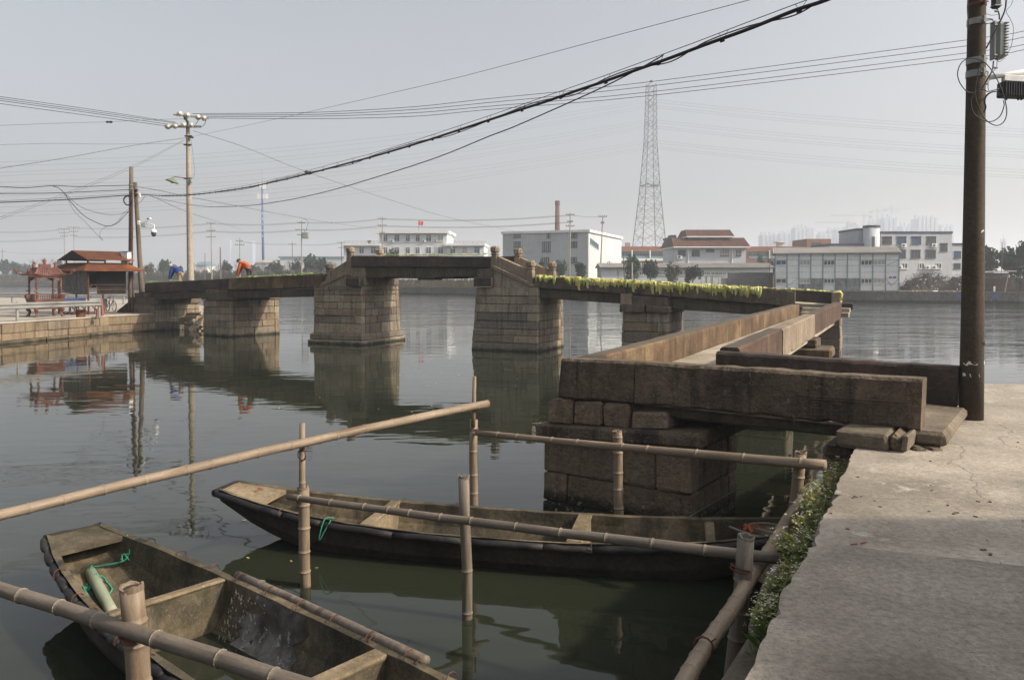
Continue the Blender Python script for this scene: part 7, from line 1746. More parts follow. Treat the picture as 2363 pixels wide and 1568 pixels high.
for x in colx:
    mb = MB(); p, _ = F.sz(*W3(x, 700)); mb.abox(F, p - .045, p + .045, GZ - .2, z1, -.05, .07); mb.build('post', M['teal'], B)
for (xa, ya, xb, yb) in ((1435, 668, 1570, 606), (1435, 795, 1500, 870), (1570, 795, 1500, 870), (665, 800, 725, 870), (790, 800, 725, 870), (915, 800, 980, 870), (1042, 800, 980, 870), (420, 880, 530, 800)):
    mb = MB(); p, q = F.sz(*W3(xa, ya)); p2, q2 = F.sz(*W3(xb, yb)); mb.bar(F.w(p, q, .03), F.w(p2, q2, .03), .05); mb.build('brace', M['soot'], B)
mb = MB(); zr = F.sz(1930, 579.5)[1]; mb.hexa([F.w(a0 - .3, z1, -6.3), F.w(a1 + .3, z1, -6.3), F.w(a1 + .3, z1, .5), F.w(a0 - .3, z1, .5), F.w(a0 - .3, zr + .8, -6.3), F.w(a1 + .3, zr + .8, -6.3), F.w(a1 + .3, z1 + .1, .5), F.w(a0 - .3, z1 + .1, .5)]); o = mb.build('roof', M['shedroof'], B)
mb = MB()
for k in range(60): a = a0 - .25 + (a1 - a0 + .5)*k/59; mb.bar(F.w(a, z1 + .13, .5), F.w(a, zr + .83, -6.3), .14, .08)
mb.build('roof_corrugation', M['shedroof'], o)
for x, mt in ((1485, 'redpaint'), (1527, 'bluesign')):
    mb = MB(); p, q = F.sz(*W3(x, 786)); mb.abox(F, p - .22, p + .22, q - .13, q + .13, .01, .03); mb.build('notice', M[mt], B)
# tiled building with the round stair tower
F = Fac((0, 142), a=0); B = bthing('tiled_building', 'pale tiled three storey building with a round stair tower and navy roof edges', F, 2100)
def block(u0, u1, v0, v1, dep, off, mat='tilewall'):
    _, a0, a1, z1 = facade(F, B, u0, v0, u1, dep, mat, d1=off); zz = F.sz((u0+u1)/2, v1, off)[1]
    mb = MB(); mb.abox(F, a0 - .1, a1 + .1, z1 - .28, z1 + .1, off - dep - .1, off + .1); mb.build('parapet_band', M['navy'], B)
block(2032.5, 2197, 535, 640, 11, 0); block(1916, 1992, 563, 600, 9, -.5); block(1978, 1998, 528, 600, 8, -2); block(2197.3, 2222, 562, 640, 9, -.8)
a0, z1 = F.sz(1996.5, 521.5); a1 = F.sz(2032.5, 521.5)[0]; c = F.w((a0 + a1)/2, GZ, -.6); q = (a1 - a0)/2
mb = MB(); mb.lathe(c, [(q, -.3), (q, z1 - GZ)], 28); mb.build('stair_tower', M['tilewall'], B, smooth=True)
mb = MB(); mb.lathe(c + UP*(z1 - GZ - .3), [(q + .08, 0), (q + .08, .42), (q*.9, .42)], 28); mb.build('parapet_band', M['navy'], B)
mb = MB(); p0, q0 = F.sz(*W3(1293, 513), q - .6); p1, q1 = F.sz(*W3(1322, 366), q - .6); mb.abox(F, p0, p1, q0, q1, q - .8, q - .52); mb.build('window', M['glass'], B)
for (x0, y0, x1, y1) in [(1400, 370, 1497, 441), (1552, 370, 1646, 441), (1703, 370, 1798, 441), (1857, 370, 1951, 441), (1998, 440, 2070, 515), (1570, 508, 1641, 585), (1697, 508, 1791, 585), (1848, 508, 1949, 585)]:
    window(F, B, *W3(x0, y0), *W3(x1, y1), 3, .45, 'glass_b' if x0 in (1552, 1703) and y0 == 370 else 'glass', 'darkframe', .09)
    mb = MB(); p0, q0 = F.sz(*W3(x0 - 3, y0 + 3)); p1, q1 = F.sz(*W3(x1 + 3, y0 - 7)); mb.abox(F, p0, p1, q0, q1, 0, .14); mb.build('lintel', M['navy'], B)
for (x0, x1) in ((1600, 1661), (1778, 1833), (1952, 2011)): window(F, B, *W3(x0, 638), *W3(x1, 696), 2, .0, 'glass', 'frame', .1)
for x, y in ((1616, 458), (1930, 458), (1578, 683), (1862, 684), (1930, 684)): aircon(F, B, *W3(x, y), .95)
window(F, B, *W3(2140, 515), *W3(2208, 585), 3, .0, 'glass_b', 'darkframe', .09, -.8); window(F, B, *W3(2135, 640), *W3(2205, 695), 3, .0, 'glass', 'darkframe', .09, -.8)
# far sheds on the left
F = Fac((0, 300), a=0); B = bthing('shed', 'very long pale shed with a blue eaves line behind the left trees', F, 720)
_, a0, a1, z1 = facade(F, B, 646, 593.5, 800, 14, 'metalwall'); mb = MB(); mb.abox(F, a0 - .5, a1, z1 - .2, z1 + .35, -14, .4); mb.build('eaves', M['teal'], B)
B = bthing('shed', 'smaller pale shed left of the blue mast foot', F, 600); facade(F, B, 588, 606, 632, 12, 'metalwall', d1=3)
mb = MB(); p0, p1 = F.sz(587, 606, 3)[0], F.sz(634, 606, 3)[0]; z = F.sz(600, 606, 3)[1]; mb.prism([F.w(p0, z, 3.4), F.w(p0, z + 1.2, -3), F.w(p0, z, -9)], F.d*(p1 - p0)); mb.build('roof', M['shedroof'], B)
for (u0, u1, v0, mt, lb) in ((377, 392, 618, 'orange', 'small red brick house far behind the blue jacket'), (452, 478, 612, 'whitewall', 'pale blue roofed house right of the pale pole')):
    B = bthing('house', lb, F, u0); _, a0, a1, z1 = facade(F, B, u0, v0, u1, 8, mt); mb = MB(); mb.prism([F.w(a0 - .3, z1, .3), F.w(a0 - .3, z1 + 1.5, -4), F.w(a0 - .3, z1, -8.3)], F.d*(a1 - a0 + .6)); mb.build('roof', M['rooftile'] if mt == 'orange' else M['teal'], B)

# ------------------------------------------------------------------ pylon, mast, poles, towers, cranes
Yp = 250; pbase = at(1497, 640, Yp); ptop = at(1503, 187, Yp); base_z = GZ
T = thing('pylon', 'tall steel lattice transmission pylon rising behind the orange factory', 'pylon', (pbase.x, Yp, base_z))
H_ = ptop.z - base_z; z_of = lambda v: at(1500, v, Yp).z
def half(z): 
    t = (z - base_z) / H_
    pts_ = [(0, 5.0), (.45, 2.55), (.70, 1.55), (.98, 1.25), (1.0, .9)]
    for (t0, w0), (t1, w1) in zip(pts_[:-1], pts_[1:]):
        if t <= t1: return w0 + (w1 - w0) * (t - t0) / (t1 - t0)
    return .9
cx = lambda z: pbase.x + (ptop.x - pbase.x) * (z - base_z) / H_
ra = R(14)
def corner(i, z):
    s = ((-1, -1), (1, -1), (1, 1), (-1, 1))[i]; h = half(z); x, y = s[0]*h, s[1]*h
    return V(cx(z) + x*math.cos(ra) - y*math.sin(ra), Yp + x*math.sin(ra) + y*math.cos(ra), z)
lv = [base_z]; z = base_z; step = 6.2
while z < base_z + H_ - 2: z = min(z + step, base_z + H_); lv.append(z); step = max(1.9, step * .9)
for i in range(4):
    mb = MB(); mb.tube([corner(i, z) for z in lv], [.16 - .07*k/len(lv) for k in range(len(lv))], 4); mb.build('leg', M['steel'], T)
br = MB()
for (za, zb) in zip(lv[:-1], lv[1:]):
    for i in range(4):
        j = (i + 1) % 4; a, b, c, d = corner(i, za), corner(j, za), corner(j, zb), corner(i, zb)
        br.tube([a, c], .065, 3, False); br.tube([b, d], .065, 3, False); m_ = (a + b + c + d)/4
        if zb - za > 3: br.tube([(a + d)/2, (a*.25 + c*.75)], .04, 3, False); br.tube([(b + c)/2, (b*.25 + d*.75)], .04, 3, False)
        if int(za) % 2 == 0: br.tube([d, c], .05, 3, False)
br.build('bracing', M['steel'], T)
zpl = z_of(428); mb = MB(); h = half(zpl)
for i in range(4): mb.bar(corner(i, zpl), corner((i+1) % 4, zpl), .22)
for s in (-.5, .1, .6): mb.box(V(cx(zpl) + s*h, Yp - h - .3, zpl + .5*(s < 0) - .3), (1.1, .5, .55))
mb.build('antenna_platform', M['steel'], T)
for v in (238, 284, 331):       # cross-arms seen nearly end-on
    z = z_of(v); mb = MB()
    for s in (-1, 1):
        tip = V(cx(z) + s*.9, Yp + s*6.0, z - .2); b = [corner(i, z) for i in range(4)]
        for q in b: mb.tube([q, tip], .06, 3, False)
    mb.build('crossarm', M['steel'], T)
mb = MB(); mb.lathe(ptop, [(.5, -.4), (.5, .2), (.1, .3)], 6); mb.build('peak', M['steel'], T)
ki = 0
for v0, nm in ((236, 'upper'), (283, 'middle'), (330, 'lower')):
    for j, dv in enumerate((-6, 0, 8, 13)):
        zl = v0 + dv
        wire([(1495, zl), (1250, zl + 40 + dv*.2), (950, zl + 82 + dv*.5), (500, zl + 126 + dv*.6), (0, zl + 148 + dv*.7)], Yp, 150, .016, f'{("highest", "second", "third", "lowest")[j]} wire of the {nm} set hanging left from the pylon', name='power_line', group=f'{nm} pylon wires on the left')
        wire([(1512, zl), (1800, zl + 30), (2100, zl + 53), (2363, zl + 68), (2500, zl + 74)], Yp, 190, .018, f'{("highest", "second", "third", "lowest")[j]} wire of the {nm} set hanging right from the pylon', name='power_line', group=f'{nm} pylon wires on the right')
mb0 = at(608, 640, 320); T = thing('antenna_mast', 'slim blue telecom mast with antenna rings on the far bank', 'mast', tuple(V(mb0.x, mb0.y, GZ)))
zt_ = at(607, 430, 320).z; zz0 = mb0.z
mb = MB(); mb.tube([V(mb0.x, 320, GZ), V(mb0.x - .2, 320, zt_)], [.55, .34], 10); mb.build('shaft', M['bluepole'], T, smooth=True)
for v, q in ((456, 1.9), (433, .9)):
    z = at(607, v, 320).z; mb = MB(); mb.torus(V(mb0.x - .2, 320, z), q, .08, UP, 14, 4); mb.torus(V(mb0.x - .2, 320, z + 1), q, .06, UP, 14, 4)
    for k in range(6): a = k*1.05; mb.box(V(mb0.x - .2 + math.cos(a)*(q + .2), 320 + math.sin(a)*(q + .2), z + .5), (.35, .3, 2.2))
    mb.build('antenna_ring', M['white'], T)
mb = MB(); mb.tube([V(mb0.x - .2, 320, zt_), V(mb0.x - .2, 320, at(607, 392, 320).z)], .06, 5); mb.build('lightning_rod', M['steel'], T)
mb = MB()
for k in range(5): z = at(607, 492 + 13*k, 320).z; mb.box(V(mb0.x, 319.4, z), (.4, .08, .14)); mb.box(V(mb0.x, 319.38, z - .3), (.55, .06, .14)); mb.box(V(mb0.x, 319.36, z), (.12, .06, .8))
mb.build('lettering', M['white'], T)
def far_pole(u, v, Y, label, arms=((3, 1.2), (9, 1.2)), rad=.16, lean=0, vb=640, mat='polegrey', extra=None, group='utility poles on the far bank'):
    b = at(u + lean, vb, Y); b.z = min(b.z, GZ - .2) if vb >= 638 else b.z; t = at(u, v, Y); T = thing('utility_pole', label, 'utility pole', tuple(b), group)
    mb = MB(); mb.tube([b, t], [rad, rad*.6], 7); mb.build('pole_shaft', M[mat], T)
    for dv, hw in arms:
        z = at(u, v + dv, Y).z; x = t.x + (b.x - t.x) * (t.z - z) / max(.1, t.z - b.z); mb = MB(); mb.box(V(x, Y - .12, z), (hw*2, .1, .14))
        for k in (-1, -.45, .45, 1): mb.lathe(V(x + k*hw*.92, Y - .12, z), [(.07, 0), (.1, .12), (.07, .3)], 6)
        mb.build('crossarm', M['galv'], T)
    if extra == 'transformer':
        z = at(u, v + 34, Y).z; mb = MB(); mb.box(V(t.x + 1.0, Y - .4, z), (1.5, .9, 1.5), None, .1); mb.lathe(V(t.x + .8, Y - .4, z + .7), [(.1, 0), (.14, .2), (.05, .7)], 6); mb.build('transformer', M['equip'], T)
        mb = MB(); mb.tube(spline([V(t.x - .2, Y, z + 4.2), V(t.x + 1.6, Y - .3, z + 3.2), V(t.x + 1.0, Y - .3, z + 1)], 4), .04, 4); mb.build('jumper', M['black'], T)
    return T
far_pole(148, 526, 250, 'left pole of the twin braced poles behind the shelter roof', ((2, 1.9), (11, 1.6), (19, 1.2)), lean=2)
far_pole(170, 522.5, 250, 'right pole of the twin braced poles behind the shelter roof', ((2, 1.9), (12, 1.5), (21, 1.2)), lean=2)
far_pole(5, 574, 390, 'thin dark pole at the far left edge', ((6, 1.6),), mat='polewood')
far_pole(487, 511, 200, 'pale pole with two arms between the two people', ((4, 1.1), (21, 1.1), (36, 1.2)), lean=2)
far_pole(553.5, 549, 200, 'short arm pole right above the orange jacket', ((7, .9), (16, 1.2)))
far_pole(508.5, 570, 190, 'plain dark pole stub right of the pale two armed pole', (), .2, mat='polewood')
far_pole(674.5, 558.5, 260, 'small cross pole left of the transformer pole', ((5, 1.3),), mat='polewood')
far_pole(696, 509, 185, 'transformer pole in front of the dark tree left of the middle span', ((5, .9), (21, 1.4), (33, 1.0)), extra='transformer')
far_pole(788, 557.5, 240, 'dark pole at the left end of the white office block', ((2, 1.2), (14, .9)), mat='polewood')
far_pole(882, 500, 185, 'pole standing in front of the white office block', ((5, 1.0), (20, 1.0), (37, .6)), lean=1)
far_pole(1316, 491, 150, 'tall pole before the white warehouse right end', ((5, .8), (21, .5), (31, .8)), lean=-2.5)
far_pole(1391, 497, 150, 'tall leaning pole right of the white warehouse', ((3, .8), (18, .3)), lean=-7)
far_pole(1439, 588, 128, 'short leaning bare post beside the thick evergreen', (), .12, lean=3, mat='polewood')
far_pole(1458.5, 605, 128, 'short pale concrete post right of the leaning bare post', (), .2)
far_pole(1206, 566, 165, 'short dark pole with one arm above the stair parapet', ((9, .7),), .1, mat='polewood')
far_pole(473, 583, 230, 'thin dark post right of the pale concrete pole', (), .12, mat='polewood')
far_pole(2318, 665, 106, 'pale thin post on the right bank behind the near pole', (), .12, vb=681)
far_pole(2326, 637, 104, 'long pale stick leaning on the right bank', (), .09, lean=-8, vb=677)
lines = [((-60, 533), (148, 529)), ((-60, 555), (148, 548)), ((150, 529), (170, 526)), ((172, 526), (487, 515)), ((172, 546), (487, 533)), ((487, 515), (695, 513)), ((487, 533), (695, 530)), ((697, 513), (881, 504.5)), ((697, 530), (881, 520.5)),
         ((882, 504.5), (1316, 496)), ((882, 520.5), (1316, 512)), ((1317, 496), (1391, 500)), ((554, 556), (674, 563)), ((674, 563), (788, 560)), ((5, 581), (148, 584))]
for k, ((ua, va), (ub, vb)) in enumerate(lines):
    ms = .012 * abs(ub - ua) + 1
    Ya = {148: 250, 150: 250, 170: 250, 172: 250, 487: 200, 695: 185, 697: 185, 881: 185, 882: 185, 1316: 150, 1317: 150, 1391: 150, 554: 200, 674: 260, 788: 240, 5: 390, -60: 250}
    PN = {-60: 'left edge', 5: 'far left dark pole', 148: 'left twin pole', 150: 'left twin pole', 170: 'right twin pole', 172: 'right twin pole', 487: 'pale two armed pole', 695: 'transformer pole', 697: 'transformer pole', 881: 'office block pole', 882: 'office block pole', 1316: 'warehouse pole', 1317: 'warehouse pole', 1391: 'tall leaning pole', 554: 'short arm pole', 674: 'small cross pole', 788: 'dark office end pole'}
    lev = 'lower' if va in (555, 546, 533, 530, 520.5) else 'upper'
    for dv in ((0, 1.8) if k not in (2, 11, 14) else (0,)):
        wire([(ua, va + dv), ((ua*2+ub)/3, (va*2+vb)/3 + ms + dv), ((ua+ub*2)/3, (va+vb*2)/3 + ms + dv), (ub, vb + dv)], Ya[ua], Ya[ub], .028, f'{lev} line, {"near" if dv else "far"} strand, between the {PN[ua]} and the {PN[ub]}', name='power_line', group='distribution lines between the far poles', n=4)
# apartment towers far off in the haze
tw = [(1752, 1789, 538.5, 1100), (1794, 1825, 535, 1120), (1827, 1863, 521.5, 1080), (1863.5, 1874, 526, 1110), (1884, 1906, 536.5, 1150), (1907, 1922, 528, 1180), (1923, 1948, 526, 1120), (1949, 1980, 518.5, 1080), (2002, 2031, 508, 1100), (2031.5, 2064, 497, 1070),
      (2073, 2103, 516, 1120), (2106, 2153.5, 499.5, 1050), (2162, 2193, 518.5, 1120), (514.5, 535, 551.5, 2100), (560, 588, 554.5, 2100)]
tl = ['leftmost hazy tower, low and broad, above the prefab building', 'second hazy tower from the left above the prefab roof', 'tall hazy tower above the orange stair block', 'narrow hazy tower tight against the tall one over the orange block', 'faint low tower under the leftmost crane jib', 'narrow faint tower beside the leftmost crane',
      'stepped hazy tower left of the round stair tower', 'hazy tower under construction with a crane just left of the round stair tower', 'stepped tower behind the navy roof, left of the tallest', 'tallest hazy tower with a crane above the tiled building', 'low hazy tower between the two tall ones over the tiled building', 'broad tall hazy tower above the right end of the tiled building', 'low hazy tower nearest the big utility pole',
      'faint blue tower left of the orange jacket', 'very faint broad tower between the orange jacket and the blue mast']
r = random.Random(12)
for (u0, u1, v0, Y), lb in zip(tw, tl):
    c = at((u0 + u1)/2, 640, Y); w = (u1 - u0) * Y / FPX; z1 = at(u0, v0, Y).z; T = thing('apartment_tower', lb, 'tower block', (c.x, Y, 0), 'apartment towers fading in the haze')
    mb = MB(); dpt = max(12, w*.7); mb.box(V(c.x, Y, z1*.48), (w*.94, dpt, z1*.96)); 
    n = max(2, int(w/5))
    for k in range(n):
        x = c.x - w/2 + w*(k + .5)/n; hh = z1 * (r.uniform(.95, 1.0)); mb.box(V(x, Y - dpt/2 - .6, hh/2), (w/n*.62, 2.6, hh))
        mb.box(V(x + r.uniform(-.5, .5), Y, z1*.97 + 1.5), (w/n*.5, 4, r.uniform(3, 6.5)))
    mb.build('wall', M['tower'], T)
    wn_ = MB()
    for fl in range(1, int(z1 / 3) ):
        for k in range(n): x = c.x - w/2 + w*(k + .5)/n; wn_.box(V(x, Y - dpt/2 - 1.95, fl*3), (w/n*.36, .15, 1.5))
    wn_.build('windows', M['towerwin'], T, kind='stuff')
for (u, v, ul, ur, vj), lb in zip(((1955, 505, 1880, 1971, 514), (1991.7, 489.4, 1917, 2009, 498), (2023, 476, 2010, 2078.5, 487), (2055.4, 471.4, 2043, 2103, 482)), ('leftmost faint tower crane with its jib to the left', 'second tower crane with a long jib to the left', 'third tower crane with its jib to the right', 'tallest tower crane, rightmost over the haze')):
    Y = 1075; b, t = at(u, 640, Y), at(u, v, Y); T = thing('tower_crane', lb, 'crane', (b.x, Y, 0), 'tower cranes over the hazy towers'); mb = MB()
    s = .9
    for dx, dy in ((-s, -s), (s, -s), (s, s), (-s, s)): mb.tube([V(b.x + dx, Y + dy, 0), V(b.x + dx, Y + dy, t.z - 4)], .22, 3)
    k = 0
    while k*4 < t.z - 6: mb.tube([V(b.x - s, Y - s, k*4), V(b.x + s, Y - s, k*4 + 4)], .16, 3); k += 1
    mb.tube([V(b.x, Y, t.z - 8), V(b.x, Y, t.z)], [.8, .2], 4); mb.build('mast', M['steel'], T)
    zj = at(u, vj, Y).z; mb = MB(); xl, xr = at(ul, vj, Y).x, at(ur, vj, Y).x
    mb.bar((xl, Y, zj), (xr, Y, zj), .5); mb.bar((xl, Y, zj + 1.4), (xr, Y, zj + 1.4), .3)
    n = int((xr - xl)/3)
    for k in range(n): mb.bar((xl + 3*k, Y, zj), (xl + 3*k + 3, Y, zj + 1.4), .2)
    mb.tube([V(b.x, Y, t.z), V(xl + 3, Y, zj + 1)], .15, 3); mb.tube([V(b.x, Y, t.z), V(xr - 3, Y, zj + 1)], .15, 3); mb.build('jib', M['steel'], T)
    sh_ = xr if abs(xr - b.x) < abs(xl - b.x) else xl; mb = MB(); mb.box((sh_, Y, zj - 1.5), (4, 2.5, 3)); mb.build('counterweight', M['steel'], T)

# ------------------------------------------------------------------ trees, brush, reeds
def crown_mesh(seed, dense, leaf, lobes, squash=1.0):
    r = random.Random(seed); mb = MB(); cs = []
    for k in range(lobes):
        a = r.uniform(0, 6.28); q = r.uniform(.0, .32); z = r.uniform(.38, .86); cs.append((math.cos(a)*q, math.sin(a)*q, z, r.uniform(.16, .27)))
    cs.append((0, 0, .66, .3))
    for i in range(dense):
        cxx, cyy, cz, cr = cs[r.randrange(len(cs))]
        d = Vector((r.gauss(0, 1), r.gauss(0, 1), r.gauss(0, 1))).normalized() * cr * (r.random() ** .4)
        p = V(cxx + d.x, cyy + d.y, cz + d.z*squash); s = leaf * r.uniform(.6, 1.5)
        e = Vector((r.gauss(0, 1), r.gauss(0, 1), r.gauss(0, .6))).normalized(); f = e.orthogonal().normalized() * s * .6; e = e * s
        mb.add([p - e, p + f, p + e, p - f], [(0, 1, 2, 3)])
    return mb
def to_mesh(mb, name, mat):
    me = bpy.data.meshes.new(name); me.from_pydata(mb.v, [], mb.f); me.materials.append(mat); return me
def trunk_mesh(seed, h=.5):
    r = random.Random(seed); mb = MB(); mb.tube([(0, 0, -.05), (r.uniform(-.02, .02), 0, h*.5), (r.uniform(-.03, .03), 0, h)], [.035, .026, .015], 6)
    for k in range(5):
        a = k*1.3; z = h*(.5 + .1*k); mb.tube([(0, 0, z), (math.cos(a)*.12, math.sin(a)*.12, z + .14), (math.cos(a)*.2, math.sin(a)*.2, z + .3)], [.014, .009, .004], 4)
    return to_mesh(mb, 'trunk', M['bark'])
def bare_mesh(seed, n=4, spread=.55):
    r = random.Random(seed); mb = MB()
    def grow(p, d, l, rad, lev):
        q = p + d*l; mid = (p + q)/2 + V(r.uniform(-1, 1), r.uniform(-1, 1), 0)*l*.06
        mb.tube([p, mid, q], [rad, rad*.85, rad*.7], 3, False)
        if lev == 0: return
        for k in range(3 if lev > 1 else 4):
            nd = (d + V(r.uniform(-1, 1), r.uniform(-1, 1), r.uniform(-.15, .6))*spread).normalized(); grow(p + (q - p)*r.uniform(.6, 1.0), nd, l*r.uniform(.6, .8), rad*.58, lev - 1)
    grow(V(0, 0, -.03), V(r.uniform(-.1, .1), 0, 1).normalized(), .34, .016, n); return mb
TR = {}
for k in range(4): TR['dark', k] = (trunk_mesh(k), to_mesh(crown_mesh(k, 1000, .050, 7), 'crown', M['leafdark']))
for k in range(3): TR['olive', k] = (trunk_mesh(10 + k), to_mesh(crown_mesh(10 + k, 850, .048, 8), 'crown', M['leafolive']))
bm_ = [bare_mesh(30 + k) for k in range(5)]
TRB = [(to_mesh(b, 'branches', M['twig'])) for b in bm_]
def tree(kind, u, v, wpx, Y, label, k=0, z0=GZ, group=None):
    b = at(u, 640, Y); t = at(u, v, Y); h = t.z - z0; w = wpx * Y / FPX
    T = thing(('evergreen_tree' if kind != 'bare' else 'bare_tree'), label, 'tree', (b.x, Y, z0), group); r = random.Random(int(u*7 + v))
    rz = r.uniform(0, 6.28)
    parts = [('branches', TRB[k % 5], 1.0)] if kind == 'bare' else [('trunk', TR[kind, k][0], 1), ('crown', TR[kind, k][1], 1)]
    for nm, me, s in parts:
        o = bpy.data.objects.new(nm, me); COL.objects.link(o); o.parent = T; o.rotation_euler = (0, 0, rz)
        wf = .95 if kind == 'bare' else .78; o.scale = (w/wf, w/wf, h/(1.0 if kind != 'bare' else .95))
    return T
def bankY(u):
    t = (u - 1181.5) / FPX
    for a, b in zip(BANK[:-1], BANK[1:]):
        # X = tY crosses the bank segment
        dx, dy = b[0] - a[0], b[1] - a[1]; den = dx - t*dy
        if abs(den) < 1e-6: continue
        s = (t*a[1] - a[0]) / den
        if 0 <= s <= 1: return a[1] + dy*s
    return 120
ev = [('dark', 12, 600, 24, 'dark evergreen at the far left end of the treeline'), ('dark', 37, 604, 28, 'round evergreen left of the incense burner roof'), ('dark', 63, 606, 26, 'evergreen just above the left corner of the burner roof'), ('dark', 136, 601, 26, 'evergreen behind the left slope of the rusty roof'),
      ('olive', 213, 606, 22, 'small tree seen between the two rusty roofs'), ('olive', 253, 606, 18, 'second small tree seen between the two rusty roofs'), ('dark', 287, 606, 22, 'tree behind the white meter box'), ('olive', 343, 606, 26, 'grey green tree right of the leaning camera pole'),
      ('dark', 379, 600, 32, 'dark round evergreen right behind the blue jacket'), ('olive', 416, 613, 22, 'small dull tree between the blue jacket and the pale pole'), ('olive', 520, 602, 34, 'olive tree left of the orange jacket'), ('olive', 587, 607, 32, 'olive tree right of the orange jacket'), ('olive', 636, 604, 50, 'broad olive tree right of the blue mast foot'),
      ('olive', 681, 599, 34, 'olive tree left of the transformer pole'), ('dark', 716, 584, 40, 'tallest dark evergreen near the transformer pole'), ('dark', 716, 600, 36, 'dark evergreen in front of the tallest one'), ('dark', 745, 596, 28, 'dark tree right of the tallest evergreen'), ('olive', 560, 600, 14, 'thin olive tree behind the orange jacket'),
      ('olive', 908, 573, 46, 'olive tree in front of the white office wall'), ('dark', 1250, 601, 24, 'dull tree behind the right stair parapet'), ('dark', 1293, 601, 26, 'evergreen right of the rear stair post'), ('dark', 1340, 605, 32, 'evergreen at the right end of the white warehouse'), ('olive', 1402, 604, 30, 'olive tree right of the tall leaning pole'),
      ('dark', 1460, 590, 50, 'thick dark evergreen behind the two short posts'), ('dark', 1502, 601, 36, 'upright evergreen right of the thick one'), ('olive', 1554, 604, 34, 'half brown tree before the white shed'), ('dark', 1599, 609, 38, 'round dark tree before the white shed'), ('dark', 1755, 590, 26, 'green tree behind the shed beside the prefab building'), ('dark', 1780, 598, 20, 'small green tree tight against the prefab building'),
      ('dark', 2282, 568, 60, 'large dark tree just right of the near utility pole'), ('dark', 2330, 566, 50, 'dark tree with open crown at the right edge'), ('dark', 2362, 560, 50, 'tall dark tree cut by the right edge'), ('dark', 2350, 640, 60, 'low dark bush on the right bank edge')]
for k, (kd, u, v, w, lb) in enumerate(ev):
    yo = {908: 196, 1250: 160, 1293: 150, 1340: 148, 1402: 147, 1460: 130, 1502: 131, 1554: 131, 1599: 130, 1755: 170, 1780: 172, 2282: 118, 2330: 114, 2362: 112, 2350: 107}.get(u)
    Y = yo or bankY(u) + 16 + (k*5) % 14 + (12 if v == 584 else 0)
    tree(kd, u, v, w, Y, lb, k % (4 if kd == 'dark' else 3))
bare = [(22, 588, 40), (48, 590, 40), (82, 586, 46), (100, 592, 34), (118, 586, 38), (152, 596, 30), (330, 596, 30), (350, 594, 34), (366, 606, 24), (452, 596, 38), (470, 592, 40), (492, 590, 40), (502, 598, 30), (545, 596, 30), (604, 594, 38), (622, 592, 30), (655, 590, 34), (672, 588, 34), (690, 586, 30), (760, 592, 40), (776, 590, 36), (742, 584, 36), (1428, 606, 24), (2311, 540, 44), (1385, 612, 30)]
near = {22: 'far left edge', 48: 'round left evergreen', 82: 'burner roof', 100: 'burner finial', 118: 'left rusty eave', 152: 'upper rusty roof', 330: 'leaning camera pole', 350: 'dome camera', 366: 'blue jacket', 452: 'pale pole', 470: 'thin dark post', 492: 'pale two armed pole', 502: 'dark pole stub', 545: 'orange jacket', 604: 'blue mast', 622: 'broad olive tree', 655: 'long blue eaved shed', 672: 'small cross pole', 690: 'transformer pole', 760: 'lower left bridge post', 776: 'upper left bridge post', 742: 'tallest evergreen', 1428: 'thick dark evergreen', 2311: 'birds nest like twigs at the right edge', 1385: 'warehouse right end'}
for k, (u, v, w) in enumerate(bare):
    tree('bare', u, v, w, ({1428: 129, 2311: 110, 1385: 146}.get(u) or bankY(u) + 24 + (k*7) % 15), f'leafless grey tree beside the {near[u]}' if u != 2311 else 'tall leafless tree with ragged twigs above the right bank', k)
# dry reeds and weeds along the bank
def scatter(name, mat, us, dens, h, dy, seed, kind='stuff'):
    r = random.Random(seed); mb = MB()
    for i in range(dens):
        u = r.uniform(*us); Y = bankY(u) + r.uniform(*dy); p = at(u, 640, Y); p.z = GZ; hh = h * r.uniform(.4, 1.2); w = hh*.16
        a = r.uniform(-.35, .35); mb.add([p + V(-w, 0, 0), p + V(w, 0, 0), p + V(w*.8 + a*hh, 0, hh*.7), p + V(a*hh*1.2, r.uniform(-.1, .1), hh)], [(0, 1, 2, 3)])
    return mb.build(name, mat, kind=kind, fixn=False)
scatter('reeds', M['drygrass'], (0, 800), 2600, 1.5, (.5, 9), 1); scatter('reeds', M['drygrass'], (860, 1130), 2600, 1.3, (1, 14), 2); scatter('brush', M['leafolive'], (860, 1130), 1300, 1.6, (3, 22), 22); scatter('grass', M['leafolive'], (0, 330), 900, .8, (.3, 5), 3)
scatter('brush', M['brush'], (400, 800), 1500, 2.2, (10, 26), 4); scatter('brush', M['twig'], (0, 800), 2600, 4.2, (14, 34), 9); scatter('brush', M['leafolive'], (0, 800), 3000, 3.6, (8, 30), 29)
scatter('reeds', M['drygrass'], (1490, 1700), 900, .9, (3, 12), 5); scatter('brush', M['brush'], (2225, 2400), 900, 1.8, (3, 9), 6)
scatter('brush', M['bark'], (0, 330), 1500, 2.6, (8, 26), 10)
